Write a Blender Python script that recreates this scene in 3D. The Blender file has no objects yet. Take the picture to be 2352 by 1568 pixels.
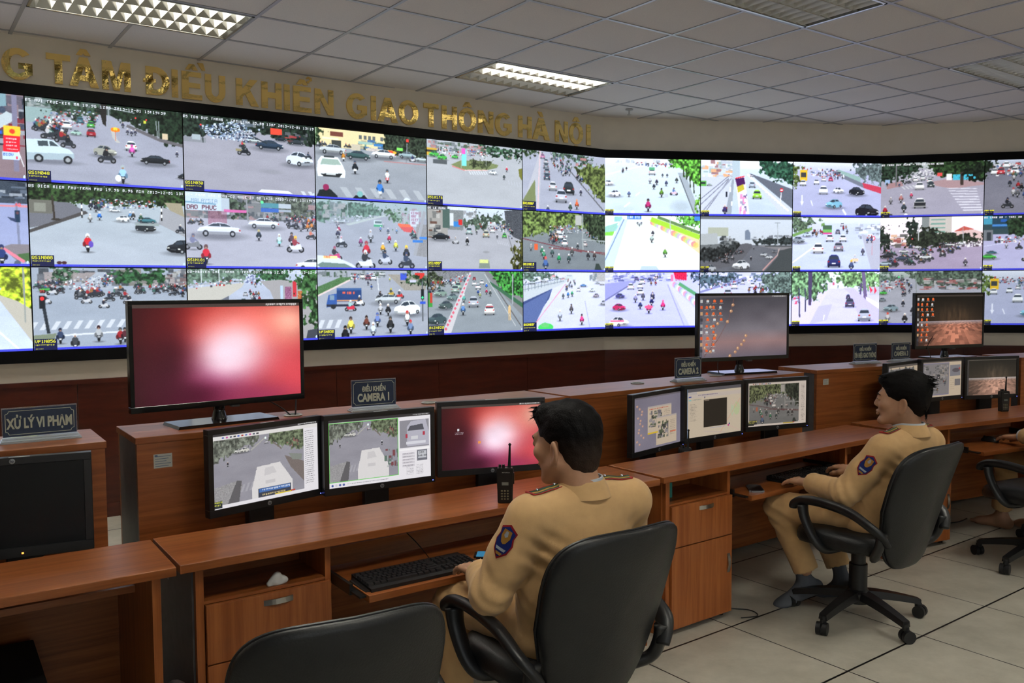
import bpy, bmesh, math, random
import numpy as np
from mathutils import Vector, Matrix, noise as mnoise
PI = math.pi
C = bpy.context.scene.collection
scn = bpy.context.scene
# ---------------------------------------------------------------- camera
CAMZ = 1.577
cam_d = bpy.data.cameras.new('camera'); cam = bpy.data.objects.new('camera', cam_d); C.objects.link(cam)
cam_d.sensor_width = 36; cam_d.lens = 36*1980.0/2352; cam_d.clip_start = .05
_p, _r = .0583, .0062
_cp, _sp, _cr, _sr = math.cos(_p), math.sin(_p), math.cos(_r), math.sin(_r)
_f = Vector((0, _cp, -_sp)); _rt = Vector((1, 0, 0)); _dn = Vector((0, -_sp, -_cp))
_x = _rt*_cr+_dn*_sr; _y = -(-_rt*_sr+_dn*_cr); _z = -_f
cam.matrix_world = Matrix(((_x.x, _y.x, _z.x, 0), (_x.y, _y.y, _z.y, 0), (_x.z, _y.z, _z.z, CAMZ), (0, 0, 0, 1)))
scn.camera = cam
# ---------------------------------------------------------------- world, exposure
w = bpy.data.worlds.new('World'); scn.world = w; w.use_nodes = True
w.node_tree.nodes['Background'].inputs[0].default_value = (.5, .55, .6, 1)
w.node_tree.nodes['Background'].inputs[1].default_value = .02
scn.view_settings.view_transform = 'Standard'; scn.view_settings.look = 'None'
scn.view_settings.exposure = 0; scn.view_settings.gamma = 1; scn.view_settings.use_curve_mapping = False
TUBE = 85.0        # brightness of a lit fluorescent tube
FILL = 2.3          # glow of the added fill panes at the back of the room
# ---------------------------------------------------------------- helpers
def tag(o, label=None, cat=None, group=None, kind=None):
    if label: o['label'] = label
    if cat: o['category'] = cat
    if group: o['group'] = group
    if kind: o['kind'] = kind
    return o
def thing(name, label, cat, loc=(0, 0, 0), rotz=0, group=None):
    o = bpy.data.objects.new(name, None); C.objects.link(o); o.empty_display_size = .1
    o.location = loc; o.rotation_euler = (0, 0, rotz)
    return tag(o, label, cat, group)
def obj(name, bm, m, parent=None, smooth=False):
    if isinstance(bm, bmesh.types.BMesh):
        me = bpy.data.meshes.new(name); bm.to_mesh(me); bm.free()
    else: me = bm
    me.name = name
    for x in (m if isinstance(m, (list, tuple)) else [m]): me.materials.append(x)
    if smooth:
        me.polygons.foreach_set('use_smooth', [True]*len(me.polygons))
        if smooth != 2:
            try: me.set_sharp_from_angle(angle=math.radians(40))
            except Exception: pass
    o = bpy.data.objects.new(name, me); C.objects.link(o)
    if parent: o.parent = parent
    return o
def struct(name, bm, m, parent=None):
    o = obj(name, bm, m, parent)
    if not parent: o['kind'] = 'structure'
    return o
def copy_tree(o, parent=None):
    c = o.copy(); C.objects.link(c); c.parent = parent
    for ch in list(o.children): copy_tree(ch, c)
    return c
def BM(): return bmesh.new()
def box(bm, x0, x1, y0, y1, z0, z1, bev=0, mi=0, M=None):
    vs = [bm.verts.new((x, y, z)) for x in (x0, x1) for y in (y0, y1) for z in (z0, z1)]
    fs = [bm.faces.new([vs[i] for i in q]) for q in ((0, 1, 3, 2), (4, 6, 7, 5), (0, 4, 5, 1), (2, 3, 7, 6), (0, 2, 6, 4), (1, 5, 7, 3))]
    for f in fs: f.material_index = mi
    if M: bmesh.ops.transform(bm, matrix=M, verts=vs)
    if bev:
        r = bmesh.ops.bevel(bm, geom=list({e for f in fs for e in f.edges}), offset=bev, segments=2, affect='EDGES', profile=.5)
        for f in r['faces']: f.material_index = mi
    return bm
def cyl(bm, a, b, r0, r1=None, n=16, cap=True, mi=0):
    a, b = Vector(a), Vector(b); r1 = r0 if r1 is None else r1
    d = (b-a).normalized(); s = d.orthogonal().normalized(); t = d.cross(s)
    A = [bm.verts.new(a+(s*math.cos(k*2*PI/n)+t*math.sin(k*2*PI/n))*r0) for k in range(n)]
    B = [bm.verts.new(b+(s*math.cos(k*2*PI/n)+t*math.sin(k*2*PI/n))*r1) for k in range(n)]
    for k in range(n): bm.faces.new((A[k], A[(k+1) % n], B[(k+1) % n], B[k])).material_index = mi
    if cap:
        bm.faces.new(A[::-1]).material_index = mi; bm.faces.new(B).material_index = mi
    return bm
def lathe(bm, prof, n=24, M=None):
    rings = []
    for r, z in prof: rings.append([bm.verts.new((r*math.cos(k*2*PI/n), r*math.sin(k*2*PI/n), z)) for k in range(n)])
    for A, B in zip(rings, rings[1:]):
        for k in range(n): bm.faces.new((A[k], A[(k+1) % n], B[(k+1) % n], B[k]))
    bm.faces.new(rings[0][::-1]); bm.faces.new(rings[-1])
    if M: bmesh.ops.transform(bm, matrix=M, verts=[v for r in rings for v in r])
    return bm
def catmull(P, n=6):
    P = [Vector(p) for p in P]; Q = [P[0]]+P+[P[-1]]; out = []
    for i in range(1, len(Q)-2):
        for k in range(n):
            t = k/n; a, b, c, d = Q[i-1:i+3]
            out.append(.5*((2*b)+(c-a)*t+(2*a-5*b+4*c-d)*t*t+(3*b-a-3*c+d)*t**3))
    return out+[P[-1]]
def tube(bm, P, r, n=8, sm=6, flat=1.0, up=None):
    """swept tube; r number or list; flat squashes the section along 'up'"""
    P = catmull(P, sm) if sm else [Vector(p) for p in P]
    L = len(P); rings = []; prev = None
    rr = r if isinstance(r, (list, tuple)) else [r, r]
    for i, p in enumerate(P):
        d = (P[min(i+1, L-1)]-P[max(i-1, 0)]).normalized()
        s = prev-d*prev.dot(d) if prev else (Vector(up).cross(d) if up else d.orthogonal())
        s = s.normalized(); prev = s; t = d.cross(s)
        q = i/(L-1)*(len(rr)-1); j = min(int(q), len(rr)-2); R = rr[j]+(rr[j+1]-rr[j])*(q-j)
        rings.append([bm.verts.new(p+s*math.cos(k*2*PI/n)*R+t*math.sin(k*2*PI/n)*R*flat) for k in range(n)])
    for A, B in zip(rings, rings[1:]):
        for k in range(n): bm.faces.new((A[k], A[(k+1) % n], B[(k+1) % n], B[k]))
    bm.faces.new(rings[0][::-1]); bm.faces.new(rings[-1])
    return bm
def prism(bm, pts, y0, y1, mi=0):
    """outline in x,z extruded from y0 to y1"""
    A = [bm.verts.new((x, y0, z)) for x, z in pts]; B = [bm.verts.new((x, y1, z)) for x, z in pts]; n = len(pts)
    for k in range(n): bm.faces.new((A[k], A[(k+1) % n], B[(k+1) % n], B[k])).material_index = mi
    bm.faces.new(A[::-1]).material_index = mi; bm.faces.new(B).material_index = mi
    bmesh.ops.recalc_face_normals(bm, faces=bm.faces)
    return bm
def loft(bm, rings, close=True, caps=True):
    R = [[bm.verts.new(p) for p in r] for r in rings]; n = len(R[0])
    for A, B in zip(R, R[1:]):
        for k in range(n if close else n-1): bm.faces.new((A[k], A[(k+1) % n], B[(k+1) % n], B[k]))
    if caps and close: bm.faces.new(R[0][::-1]); bm.faces.new(R[-1])
    return bm
def text_bm(s, size, depth=.001, bold=0, xs=1.0, center=True, bm=None, M=None, mi=0):
    """lettering lying in the x,z plane facing -y"""
    cu = bpy.data.curves.new('t', 'FONT'); cu.body = s; cu.size = size; cu.extrude = depth/2; cu.offset = bold
    cu.align_x = 'CENTER' if center else 'LEFT'; cu.resolution_u = 4
    o = bpy.data.objects.new('t', cu); C.objects.link(o)
    dg = bpy.context.evaluated_depsgraph_get(); dg.update()
    me = bpy.data.meshes.new_from_object(o.evaluated_get(dg))
    bpy.data.objects.remove(o)
    T = Matrix(((xs, 0, 0, 0), (0, 0, -1, 0), (0, 1, 0, 0), (0, 0, 0, 1)))
    me.transform((M or Matrix())@T)
    bm = bm or BM(); k0 = len(bm.faces)
    bm.from_mesh(me); bm.faces.ensure_lookup_table()
    for f in bm.faces[k0:]: f.material_index = mi
    bpy.data.meshes.remove(me)
    return bm
# ---------------------------------------------------------------- materials
MATS = {}
def mat(name, col=(.8, .8, .8), rough=.5, metal=0, spec=.45, emit=None, es=1, coat=0, trans=0, nz=0, nscale=40, bump=0, bscale=60, sheen=0, ior=1.45):
    if name in MATS: return MATS[name]
    m = bpy.data.materials.new(name); m.use_nodes = True; N = m.node_tree.nodes; L = m.node_tree.links; b = N['Principled BSDF']
    b.inputs['Base Color'].default_value = (*col, 1); b.inputs['Roughness'].default_value = rough
    b.inputs['Metallic'].default_value = metal; b.inputs['Specular IOR Level'].default_value = spec
    b.inputs['Coat Weight'].default_value = coat; b.inputs['Coat Roughness'].default_value = .15
    b.inputs['Transmission Weight'].default_value = trans; b.inputs['IOR'].default_value = ior
    b.inputs['Sheen Weight'].default_value = sheen
    if emit: b.inputs['Emission Color'].default_value = (*emit, 1); b.inputs['Emission Strength'].default_value = es
    tc = N.new('ShaderNodeTexCoord')
    if nz:
        n = N.new('ShaderNodeTexNoise'); n.inputs['Scale'].default_value = nscale; n.inputs['Detail'].default_value = 5
        L.new(tc.outputs['Object'], n.inputs['Vector'])
        r = N.new('ShaderNodeMapRange'); r.inputs[1].default_value = .3; r.inputs[2].default_value = .7; r.inputs[3].default_value = 1-nz; r.inputs[4].default_value = 1+nz
        L.new(n.outputs['Fac'], r.inputs[0])
        v = N.new('ShaderNodeVectorMath'); v.operation = 'SCALE'; v.inputs[0].default_value = col; L.new(r.outputs[0], v.inputs['Scale']); L.new(v.outputs[0], b.inputs['Base Color'])
    if bump:
        n = N.new('ShaderNodeTexNoise'); n.inputs['Scale'].default_value = bscale; n.inputs['Detail'].default_value = 4
        L.new(tc.outputs['Object'], n.inputs['Vector'])
        bp = N.new('ShaderNodeBump'); bp.inputs['Strength'].default_value = bump; bp.inputs['Distance'].default_value = .01
        L.new(n.outputs['Fac'], bp.inputs['Height']); L.new(bp.outputs['Normal'], b.inputs['Normal'])
    MATS[name] = m; return m
def wood(name, c0, c1, scale, rough=.35, coat=.3, contrast=(.35, .65)):
    m = mat(name, c0, rough, coat=coat); N = m.node_tree.nodes; L = m.node_tree.links; b = N['Principled BSDF']
    tc = N.new('ShaderNodeTexCoord'); mp = N.new('ShaderNodeMapping'); mp.inputs['Scale'].default_value = scale
    L.new(tc.outputs['Object'], mp.inputs['Vector'])
    n = N.new('ShaderNodeTexNoise'); n.inputs['Scale'].default_value = 1; n.inputs['Detail'].default_value = 8; n.inputs['Roughness'].default_value = .65; n.inputs['Distortion'].default_value = .6
    L.new(mp.outputs[0], n.inputs['Vector'])
    r = N.new('ShaderNodeValToRGB'); r.color_ramp.elements[0].position = contrast[0]; r.color_ramp.elements[1].position = contrast[1]
    r.color_ramp.elements[0].color = (*c0, 1); r.color_ramp.elements[1].color = (*c1, 1)
    L.new(n.outputs['Fac'], r.inputs[0]); L.new(r.outputs[0], b.inputs['Base Color'])
    return m
WH = wood('wood_grain_along', (.175, .046, .010), (.31, .100, .027), (1.6, 34, 34), .34, .0)
WV = wood('wood_grain_upright', (.23, .062, .013), (.38, .125, .034), (30, 30, 1.4), .40, .0)
RED = wood('dark_red_panelling', (.05, .009, .005), (.085, .016, .008), (2, 2, 14), .3, .2)
GREYL = mat('grey_laminate', (.10, .095, .095), .4, nz=.15, nscale=25)
CREAM = mat('cream_paint', (.80, .74, .63), .8, nz=.03, nscale=6)
TILE = mat('ceiling_tile', (.82, .79, .76), .9, nz=.05, nscale=150, bump=.15, bscale=250)
TBAR = mat('ceiling_bar', (.42, .43, .46), .35, metal=.3)
BLACKP = mat('black_plastic', (.011, .011, .012), .38, nz=.1, nscale=200)
GLOSSB = mat('gloss_black', (.005, .005, .006), .14, coat=.2)
MATTEB = mat('matte_black', (.006, .006, .006), .7)
LEATHER = mat('black_leather', (.009, .0095, .0105), .42, bump=.12, bscale=180)
CHROME = mat('brushed_metal', (.55, .54, .52), .28, metal=1)
ALU = mat('aluminium_blade', (.90, .90, .87), .4, metal=.45)
MIRR = mat('mirror_louvre', (.55, .54, .50), .12, metal=1)
REFL = mat('lamp_reflector', (.50, .50, .48), .22, metal=.95)
GOLD = mat('gold_mirror', (.92, .66, .22), .06, metal=1, bump=.22, bscale=7)
CLEAR = mat('clear_acrylic', (.93, .97, 1), .06, trans=.85, ior=1.3)
TUBEM = mat('lit_tube', (.9, .9, .9), .5, emit=(1, .97, .88), es=TUBE)
TUBEO = mat('unlit_tube', (.35, .35, .34), .3)
# ================================================================ ROOM
CEIL = 3.2856
WY = .5975                                              # bearing of the long video wall
UA = Vector((math.cos(WY), math.sin(WY), 0)); NA = Vector((UA.y, -UA.x, 0))       # along the wall, into the room
P0 = Vector((-3.23, 5.803, 0)); SW = 1.0034; SH = SW*9/16; TOPZ = 2.888
E1 = P0+UA*5*SW
YB = .175; UB = Vector((math.cos(YB), math.sin(YB), 0)); NB = Vector((UB.y, -UB.x, 0)); E2 = E1+UB*3*SW
YC = -.19; UC = Vector((math.cos(YC), math.sin(YC), 0)); NC = Vector((UC.y, -UC.x, 0)); E3 = E2+UC*3.4*SW
WL = P0-UA*2.6
POLY = [WL, E1, E2, E3, Vector((8.2, -3.2, 0)), Vector((-5.2, -3.2, 0))]
BOT = TOPZ-3*SH                                         # lower edge of the video wall
def wallface(name, a, b, m=CREAM, z0=0, z1=CEIL, th=.12):
    d = (b-a).normalized(); n = Vector((-d.y, d.x, 0)); bm = BM()      # outwards for this winding
    q = [a, b, b+n*th, a+n*th]
    A = [bm.verts.new((p.x, p.y, z0)) for p in q]; B = [bm.verts.new((p.x, p.y, z1)) for p in q]
    for k in range(4): bm.faces.new((A[k], A[(k+1) % 4], B[(k+1) % 4], B[k]))
    bm.faces.new(A); bm.faces.new(B); bmesh.ops.recalc_face_normals(bm, faces=bm.faces)
    return struct(name, bm, m)
for k, nm in enumerate(('wall_left', 'wall_center', 'wall_right', 'wall_east', 'wall_south', 'wall_west')):
    wallface(nm, POLY[k], POLY[(k+1) % 6])
# two unseen glowing windows, added behind the camera to brighten the front wall
FILLM = mat('daylight_blind', (.8, .8, .8), .8, emit=(.88, .95, 1), es=FILL); WFR = mat('window_frame_white', (.6, .6, .6), .4)
for n_, wx in ((1, .4), (2, 4.2)):
    bm = BM(); box(bm, wx, wx+2.6, -3.185, -3.175, 1.0, 2.6); t = struct('window_%d' % n_, bm, FILLM)
    for q in ((wx-.06, wx, .94, 2.66), (wx+2.6, wx+2.66, .94, 2.66), (wx+1.28, wx+1.32, 1.0, 2.6)): obj('window_frame', box(BM(), q[0], q[1], -3.19, -3.13, q[2], q[3]), WFR, t)
    for q in ((.94, 1.0), (2.6, 2.66)): obj('window_frame', box(BM(), wx, wx+2.6, -3.19, -3.13, q[0], q[1]), WFR, t)
# dark red wainscot under the video wall, standing 2 cm proud, with its panel joints
def wains(name, a, U, N, L, nj):
    bm = BM(); step = L/nj
    M = Matrix(((U.x, N.x, 0, a.x), (U.y, N.y, 0, a.y), (0, 0, 1, 0), (0, 0, 0, 1)))
    for k in range(nj): box(bm, k*step+.002, (k+1)*step-.002, .0, .022, .10, .955, M=M)
    box(bm, 0, L, 0, .034, .955, .985, M=M); box(bm, 0, L, 0, .03, 0, .10, M=M)
    bmesh.ops.recalc_face_normals(bm, faces=bm.faces)
    struct(name, bm, RED)
wains('trim_1', WL, UA, NA, (E1-WL).length, 8); wains('trim_2', E1, UB, NB, (E2-E1).length, 3); wains('trim_3', E2, UC, NC, (E3-E2).length, 4)
# ceiling: tiles and bars in one structure mesh
CY = .6288; CU = Vector((math.cos(CY), math.sin(CY), 0)); CV = Vector((math.sin(CY), -math.cos(CY), 0)); CO = Vector((-1.914, 5.926, 0))
def cg(i, j, z=0): return CO+CU*(.6*i)+CV*(.6*j)+Vector((0, 0, CEIL+z))
FIX = [(-2, 0, 3), (3, 0, 2), (3, 4, 0), (8, 4, 0), (-2, 4, 3), (-7, 0, 3), (-2, 8, 3), (3, 8, 3), (8, 8, 3), (-2, 12, 3), (3, 12, 3), (8, 12, 3)]
def clip(bm):
    for k in range(6):
        a, b = POLY[k], POLY[(k+1) % 6]; d = (b-a).normalized(); n = Vector((-d.y, d.x, 0))
        bmesh.ops.bisect_plane(bm, geom=bm.verts[:]+bm.edges[:]+bm.faces[:], plane_co=a+n*.02, plane_no=n, clear_outer=True)
bm = BM(); HOLES = {(i+a, j) for i, j, _ in FIX for a in (0, 1)}
for i in range(-9, 24):
    for j in range(-4, 18):
        if (i, j) in HOLES: continue
        bm.faces.new([bm.verts.new(cg(*q)) for q in ((i, j), (i+1, j), (i+1, j+1), (i, j+1))])
Mc = Matrix(((CU.x, CV.x, 0, CO.x), (CU.y, CV.y, 0, CO.y), (0, 0, 1, CEIL), (0, 0, 0, 1)))
for i in range(-9, 25):
    for j in range(-4, 18):
        if (i-1, j) in HOLES and (i, j) in HOLES: continue
        box(bm, .6*i-.011, .6*i+.011, .6*j+.011, .6*j+.589, -.005, .004, mi=1, M=Mc)
for j in range(-4, 18): box(bm, -5.4, 14.4, .6*j-.011, .6*j+.011, -.005, .004, mi=1, M=Mc)
clip(bm)
struct('ceiling', bm, [TILE, TBAR])
# slab above the tiles closes the room
bm = BM(); bm.faces.new([bm.verts.new((p.x, p.y, CEIL+.16)) for p in POLY]); struct('ceiling_slab', bm, MATTEB)
# floor: raised access tiles 60 cm with black joints
fm = mat('floor_tile', (.42, .40, .34), .38, spec=.4); N = fm.node_tree.nodes; L = fm.node_tree.links; b = N['Principled BSDF']
tc = N.new('ShaderNodeTexCoord'); mp = N.new('ShaderNodeMapping'); mp.vector_type = 'TEXTURE'
mp.inputs['Location'].default_value = (.541, 3.601, 0); mp.inputs['Rotation'].default_value = (0, 0, .642); mp.inputs['Scale'].default_value = (.6, .6, 1)
L.new(tc.outputs['Object'], mp.inputs['Vector']); sx = N.new('ShaderNodeSeparateXYZ'); L.new(mp.outputs[0], sx.inputs[0])
def edge(o, wd):
    a = N.new('ShaderNodeMath'); a.operation = 'PINGPONG'; a.inputs[1].default_value = .5; L.new(o, a.inputs[0])
    c = N.new('ShaderNodeMath'); c.operation = 'LESS_THAN'; c.inputs[1].default_value = wd; L.new(a.outputs[0], c.inputs[0]); return c
e1, e2 = edge(sx.outputs[0], .0055), edge(sx.outputs[1], .0085)
mx = N.new('ShaderNodeMath'); mx.operation = 'MAXIMUM'; L.new(e1.outputs[0], mx.inputs[0]); L.new(e2.outputs[0], mx.inputs[1])
nz = N.new('ShaderNodeTexNoise'); nz.inputs['Scale'].default_value = 3; nz.inputs['Detail'].default_value = 9; nz.inputs['Roughness'].default_value = .7; L.new(tc.outputs['Object'], nz.inputs['Vector'])
rp = N.new('ShaderNodeValToRGB'); rp.color_ramp.elements[0].color = (.36, .34, .28, 1); rp.color_ramp.elements[1].color = (.56, .53, .45, 1)
rp.color_ramp.elements[0].position = .3; rp.color_ramp.elements[1].position = .7; L.new(nz.outputs['Fac'], rp.inputs[0])
mi = N.new('ShaderNodeMix'); mi.data_type = 'RGBA'; L.new(mx.outputs[0], mi.inputs[0]); L.new(rp.outputs[0], mi.inputs[6]); mi.inputs[7].default_value = (.006, .006, .006, 1)
L.new(mi.outputs[2], b.inputs['Base Color'])
bm = BM(); A = [bm.verts.new((p.x, p.y, 0)) for p in POLY]; B = [bm.verts.new((p.x, p.y, -.05)) for p in POLY]; bm.faces.new(A); bm.faces.new(B)
for k in range(6): bm.faces.new((A[k], A[(k+1) % 6], B[(k+1) % 6], B[k]))
bmesh.ops.recalc_face_normals(bm, faces=bm.faces); struct('floor', bm, fm)
# louvred ceiling lights
def fixture(i, j, lit, label):
    M = Matrix.Translation(cg(i, j))@Matrix(((CU.x, CV.x, 0, 0), (CU.y, CV.y, 0, 0), (0, 0, 1, 0), (0, 0, 0, 1)))
    t = thing('ceiling_light', label, 'ceiling light', group='louvred ceiling lights'); t.matrix_world = Matrix.Translation(cg(i, j))@Matrix.Rotation(CY, 4, 'Z')@Matrix.Scale(-1, 4, (0, 1, 0)) if False else Matrix.Translation(cg(i, j))@Matrix.Rotation(CY, 4, 'Z')
    # local frame: x along, y away (so the fixture lies in y from -.6 to 0)
    bm = BM()
    for x0, x1, y0, y1 in ((.012, .028, -.588, -.012), (1.172, 1.188, -.588, -.012), (.012, 1.188, -.028, -.012), (.012, 1.188, -.588, -.572)): box(bm, x0, x1, y0, y1, -.008, .10)
    box(bm, .012, 1.188, -.588, -.012, .10, .108)
    obj('housing', bm, REFL, t)
    for r in range(3):
        y = -.12-.18*r; bm = BM()
        cyl(bm, (.06, y, .07), (1.14, y, .07), .014, n=8)
        on = r in {0: (), 2: (1, 2), 3: (0, 1, 2)}[lit]
        obj('tube_lamp', bm, TUBEM if on else TUBEO, t)
    bm = BM()
    for r in range(4):                                    # long V blades
        y = -.03-.18*r
        for s in (-1, 1):
            if (r == 0 and s > 0) or (r == 3 and s < 0): continue
            v = [bm.verts.new(q) for q in ((.028, y, -.004), (1.172, y, -.004), (1.172, y+s*.02, .06), (.028, y+s*.02, .06))]; bm.faces.new(v)
    obj('long_louvre', bm, MIRR, t)
    bm = BM()
    for k in range(14):
        x = .06+k*.083
        for r in range(3):
            y0 = -.032-.18*r; y1 = y0-.176
            for s in (-1, 1):
                v = [bm.verts.new(q) for q in ((x, y0, -.003), (x, y1, -.003), (x+s*.009, y1, .05), (x+s*.009, y0, .05))]; bm.faces.new(v)
    obj('cross_louvre', bm, ALU, t)
    return t
FL = ['lit ceiling light with three bright tubes above the left end of the gold letters', 'half lit ceiling light with two glowing rows above the word THÔNG',
      'unlit dark louvred ceiling light cut by the top edge of the photo', 'unlit dark louvred ceiling light at the right edge']
OTHER = ['lit louvred ceiling light over the front desks', 'lit louvred ceiling light far left beyond the frame', 'lit louvred ceiling light over the photographer, left one', 'lit louvred ceiling light over the photographer, right one',
         'lit louvred ceiling light right of the photographer', 'lit louvred ceiling light behind the photographer, left one', 'lit louvred ceiling light behind the photographer, middle one', 'lit louvred ceiling light behind the photographer, right one']
for (i, j, l), s in zip(FIX, FL+OTHER): fixture(i, j, l, s)
# sprinkler head
t = thing('ceiling_sprinkler', 'small white sprinkler head hanging from the ceiling right of the gold letters', 'sprinkler', (1.12, 8.25, CEIL))
bm = BM(); lathe(bm, [(.035, -.012), (.035, -.004), (.012, -.003), (.012, 0)]); cyl(bm, (0, 0, -.01), (0, 0, -.05), .008); obj('sprinkler_body', bm, mat('sprinkler_white', (.5, .5, .5), .4), t)
bm = BM(); lathe(bm, [(.02, -.056), (.02, -.052), (.008, -.05)]); obj('deflector', bm, CHROME, t)
# ---------------------------------------------------------------- gold letters
LZ0, LH = 2.992, .198
def outline(ch):
    """bold capitals as lists of outer polygons (unit height), with width"""
    w = .26
    def arc(cx, cy, rx, ry, a0, a1, n=24): return [(cx+rx*math.cos(math.radians(a0+(a1-a0)*k/n)), cy+ry*math.sin(math.radians(a0+(a1-a0)*k/n))) for k in range(n+1)]
    R = lambda x0, y0, x1, y1: [(x0, y0), (x1, y0), (x1, y1), (x0, y1)]
    if ch == 'I': return [R(0, 0, w, 1)], w
    if ch == 'T': return [[(0, .8), (.28, .8), (.28, 0), (.54, 0), (.54, .8), (.82, .8), (.82, 1), (0, 1)]], .82
    if ch == 'H': return [[(0, 0), (w, 0), (w, .4), (.6, .4), (.6, 0), (.86, 0), (.86, 1), (.6, 1), (.6, .62), (w, .62), (w, 1), (0, 1)]], .86
    if ch == 'N': return [[(0, 0), (.24, 0), (.24, .62), (.6, 0), (.86, 0), (.86, 1), (.62, 1), (.62, .38), (.26, 1), (0, 1)]], .86
    if ch == 'M': return [[(0, 0), (.23, 0), (.23, .68), (.41, 0), (.62, 0), (.8, .68), (.8, 0), (1.03, 0), (1.03, 1), (.69, 1), (.515, .38), (.34, 1), (0, 1)]], 1.03
    if ch == 'E': return [[(0, 0), (.76, 0), (.76, .18), (w, .18), (w, .42), (.69, .42), (.69, .6), (w, .6), (w, .82), (.74, .82), (.74, 1), (0, 1)]], .76
    if ch == 'K': return [[(0, 0), (w, 0), (w, .3), (.38, .43), (.62, 0), (.95, 0), (.57, .62), (.91, 1), (.58, 1), (w, .62), (w, 1), (0, 1)]], .95
    if ch == 'A': return [[(0, 0), (.27, 0), (.34, .2), (.63, .2), (.70, 0), (.97, 0), (.62, 1), (.35, 1)], 'hole', [(.41, .39), (.485, .68), (.56, .39)]], .97
    if ch == 'U': return [[(0, 1), (0, .4)]+arc(.42, .4, .42, .42, 180, 360)[1:]+[(.84, 1), (.58, 1), (.58, .4)]+arc(.42, .4, .16, .2, 360, 180)[1:]+[(w, 1)]], .84
    if ch == 'O': return [arc(.48, .5, .48, .52, 0, 360, 40)[:-1], 'hole', arc(.48, .5, .23, .32, 0, 360, 32)[:-1]], .96
    if ch == 'D': return [[(0, 0), (.38, 0)]+arc(.38, .5, .48, .5, -90, 90, 24)[1:]+[(0, 1)], 'hole', [(w, .2), (.36, .2)]+arc(.36, .5, .24, .3, -90, 90, 20)[1:]+[(w, .8)]], .86
    if ch == 'G':
        return [arc(.48, .5, .48, .52, 42, 318, 36)+[(.92, .18), (.92, .55), (.5, .55), (.5, .36), (.68, .36), (.68, .25)]+arc(.48, .5, .23, .32, 310, 50, 26)], .94
def letter_bm(ch, marks, h, depth):
    ols, wd = outline(ch); bm = BM()
    def ex(poly, hole=None):
        cu = bpy.data.curves.new('l', 'CURVE'); cu.dimensions = '2D'; cu.fill_mode = 'BOTH'; cu.extrude = depth/2/h
        for P in [poly]+([hole] if hole else []):
            s = cu.splines.new('POLY'); s.points.add(len(P)-1)
            for k, (x, y) in enumerate(P): s.points[k].co = (x, y, 0, 1)
            s.use_cyclic_u = True
        o = bpy.data.objects.new('l', cu); C.objects.link(o); dg = bpy.context.evaluated_depsgraph_get(); dg.update()
        me = bpy.data.meshes.new_from_object(o.evaluated_get(dg)); bpy.data.objects.remove(o)
        me.transform(Matrix(((h, 0, 0, 0), (0, 0, -h, 0), (0, h, 0, 0), (0, 0, 0, 1)))); bm.from_mesh(me); bpy.data.meshes.remove(me)
    if 'hole' in ols: ex(ols[0], ols[2])
    else: ex(ols[0])
    if ch == 'D' and '-' in marks: ex([(-.09, .43), (.36, .43), (.36, .56), (-.09, .56)])
    c = wd/2
    if '^' in marks: ex([(c-.24, 1.07), (c-.1, 1.28), (c+.1, 1.28), (c+.24, 1.07), (c+.06, 1.07), (c, 1.13), (c-.06, 1.07)])
    if '`' in marks: dx = .3 if '^' in marks else -.02; ex([(c+dx-.08, 1.36), (c+dx+.1, 1.1), (c+dx+.22, 1.1), (c+dx+.14, 1.36)] if '^' in marks else [(c-.2, 1.3), (c, 1.07), (c+.13, 1.07), (c+.03, 1.3)])
    if '?' in marks: ex([(c+.2, 1.16), (c+.3, 1.16), (c+.3, 1.21), (c+.42, 1.27), (c+.4, 1.38), (c+.24, 1.42), (c+.16, 1.34), (c+.22, 1.32), (c+.3, 1.35), (c+.33, 1.3), (c+.2, 1.23)])
    if '.' in marks: ex([(c-.1, -.28), (c+.1, -.28), (c+.1, -.08), (c-.1, -.08)])
    return bm, wd
LET = [  # glyph, marks, left edge along the wall, width
 ('G', '', -0.120, 0.182), ('T', '', 0.139, 0.147), ('A', '^', 0.275, 0.185), ('M', '', 0.481, 0.184), ('D', '-', 0.765, 0.161), ('I', '', 0.942, 0.042), ('E', '^`', 1.011, 0.143), ('U', '', 1.176, 0.147), ('K', '', 1.404, 0.171), ('H', '', 1.597, 0.156), ('I', '', 1.774, 0.045), ('E', '^?', 1.847, 0.148), ('N', '', 2.023, 0.157), ('G', '', 2.292, 0.183), ('I', '', 2.509, 0.045), ('A', '', 2.568, 0.184), ('O', '', 2.763, 0.184), ('T', '', 3.000, 0.145), ('H', '', 3.179, 0.150), ('O', '^', 3.348, 0.180), ('N', '', 3.550, 0.160), ('G', '', 3.730, 0.184), ('H', '', 3.986, 0.150), ('A', '`', 4.145, 0.200), ('N', '', 4.411, 0.150), ('O', '^.', 4.580, 0.168), ('I', '', 4.793, 0.050)]
WORDS = ['the leftmost, cut off word']+['TÂM']*3+['ĐIỀU']*4+['KHIỂN']*5+['GIAO']*4+['THÔNG']*5+['HÀ']*2+['NỘI']*3
POSN = ['last letter of']+['first letter of', 'middle letter of', 'last letter of']+['first letter of', 'second letter of', 'third letter of', 'last letter of']+['first letter of', 'second letter of', 'third letter of', 'fourth letter of', 'last letter of']+['first letter of', 'second letter of', 'third letter of', 'last letter of']+['first letter of', 'second letter of', 'third letter of', 'fourth letter of', 'last letter of']+['first letter of', 'last letter of']+['first letter of', 'second letter of', 'last letter of']
SHOW = 'G T Â M Đ I Ề U K H I Ể N G I A O T H Ô N G H À N Ộ I'.split()
MA = Matrix.Rotation(WY, 4, 'Z')
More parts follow.
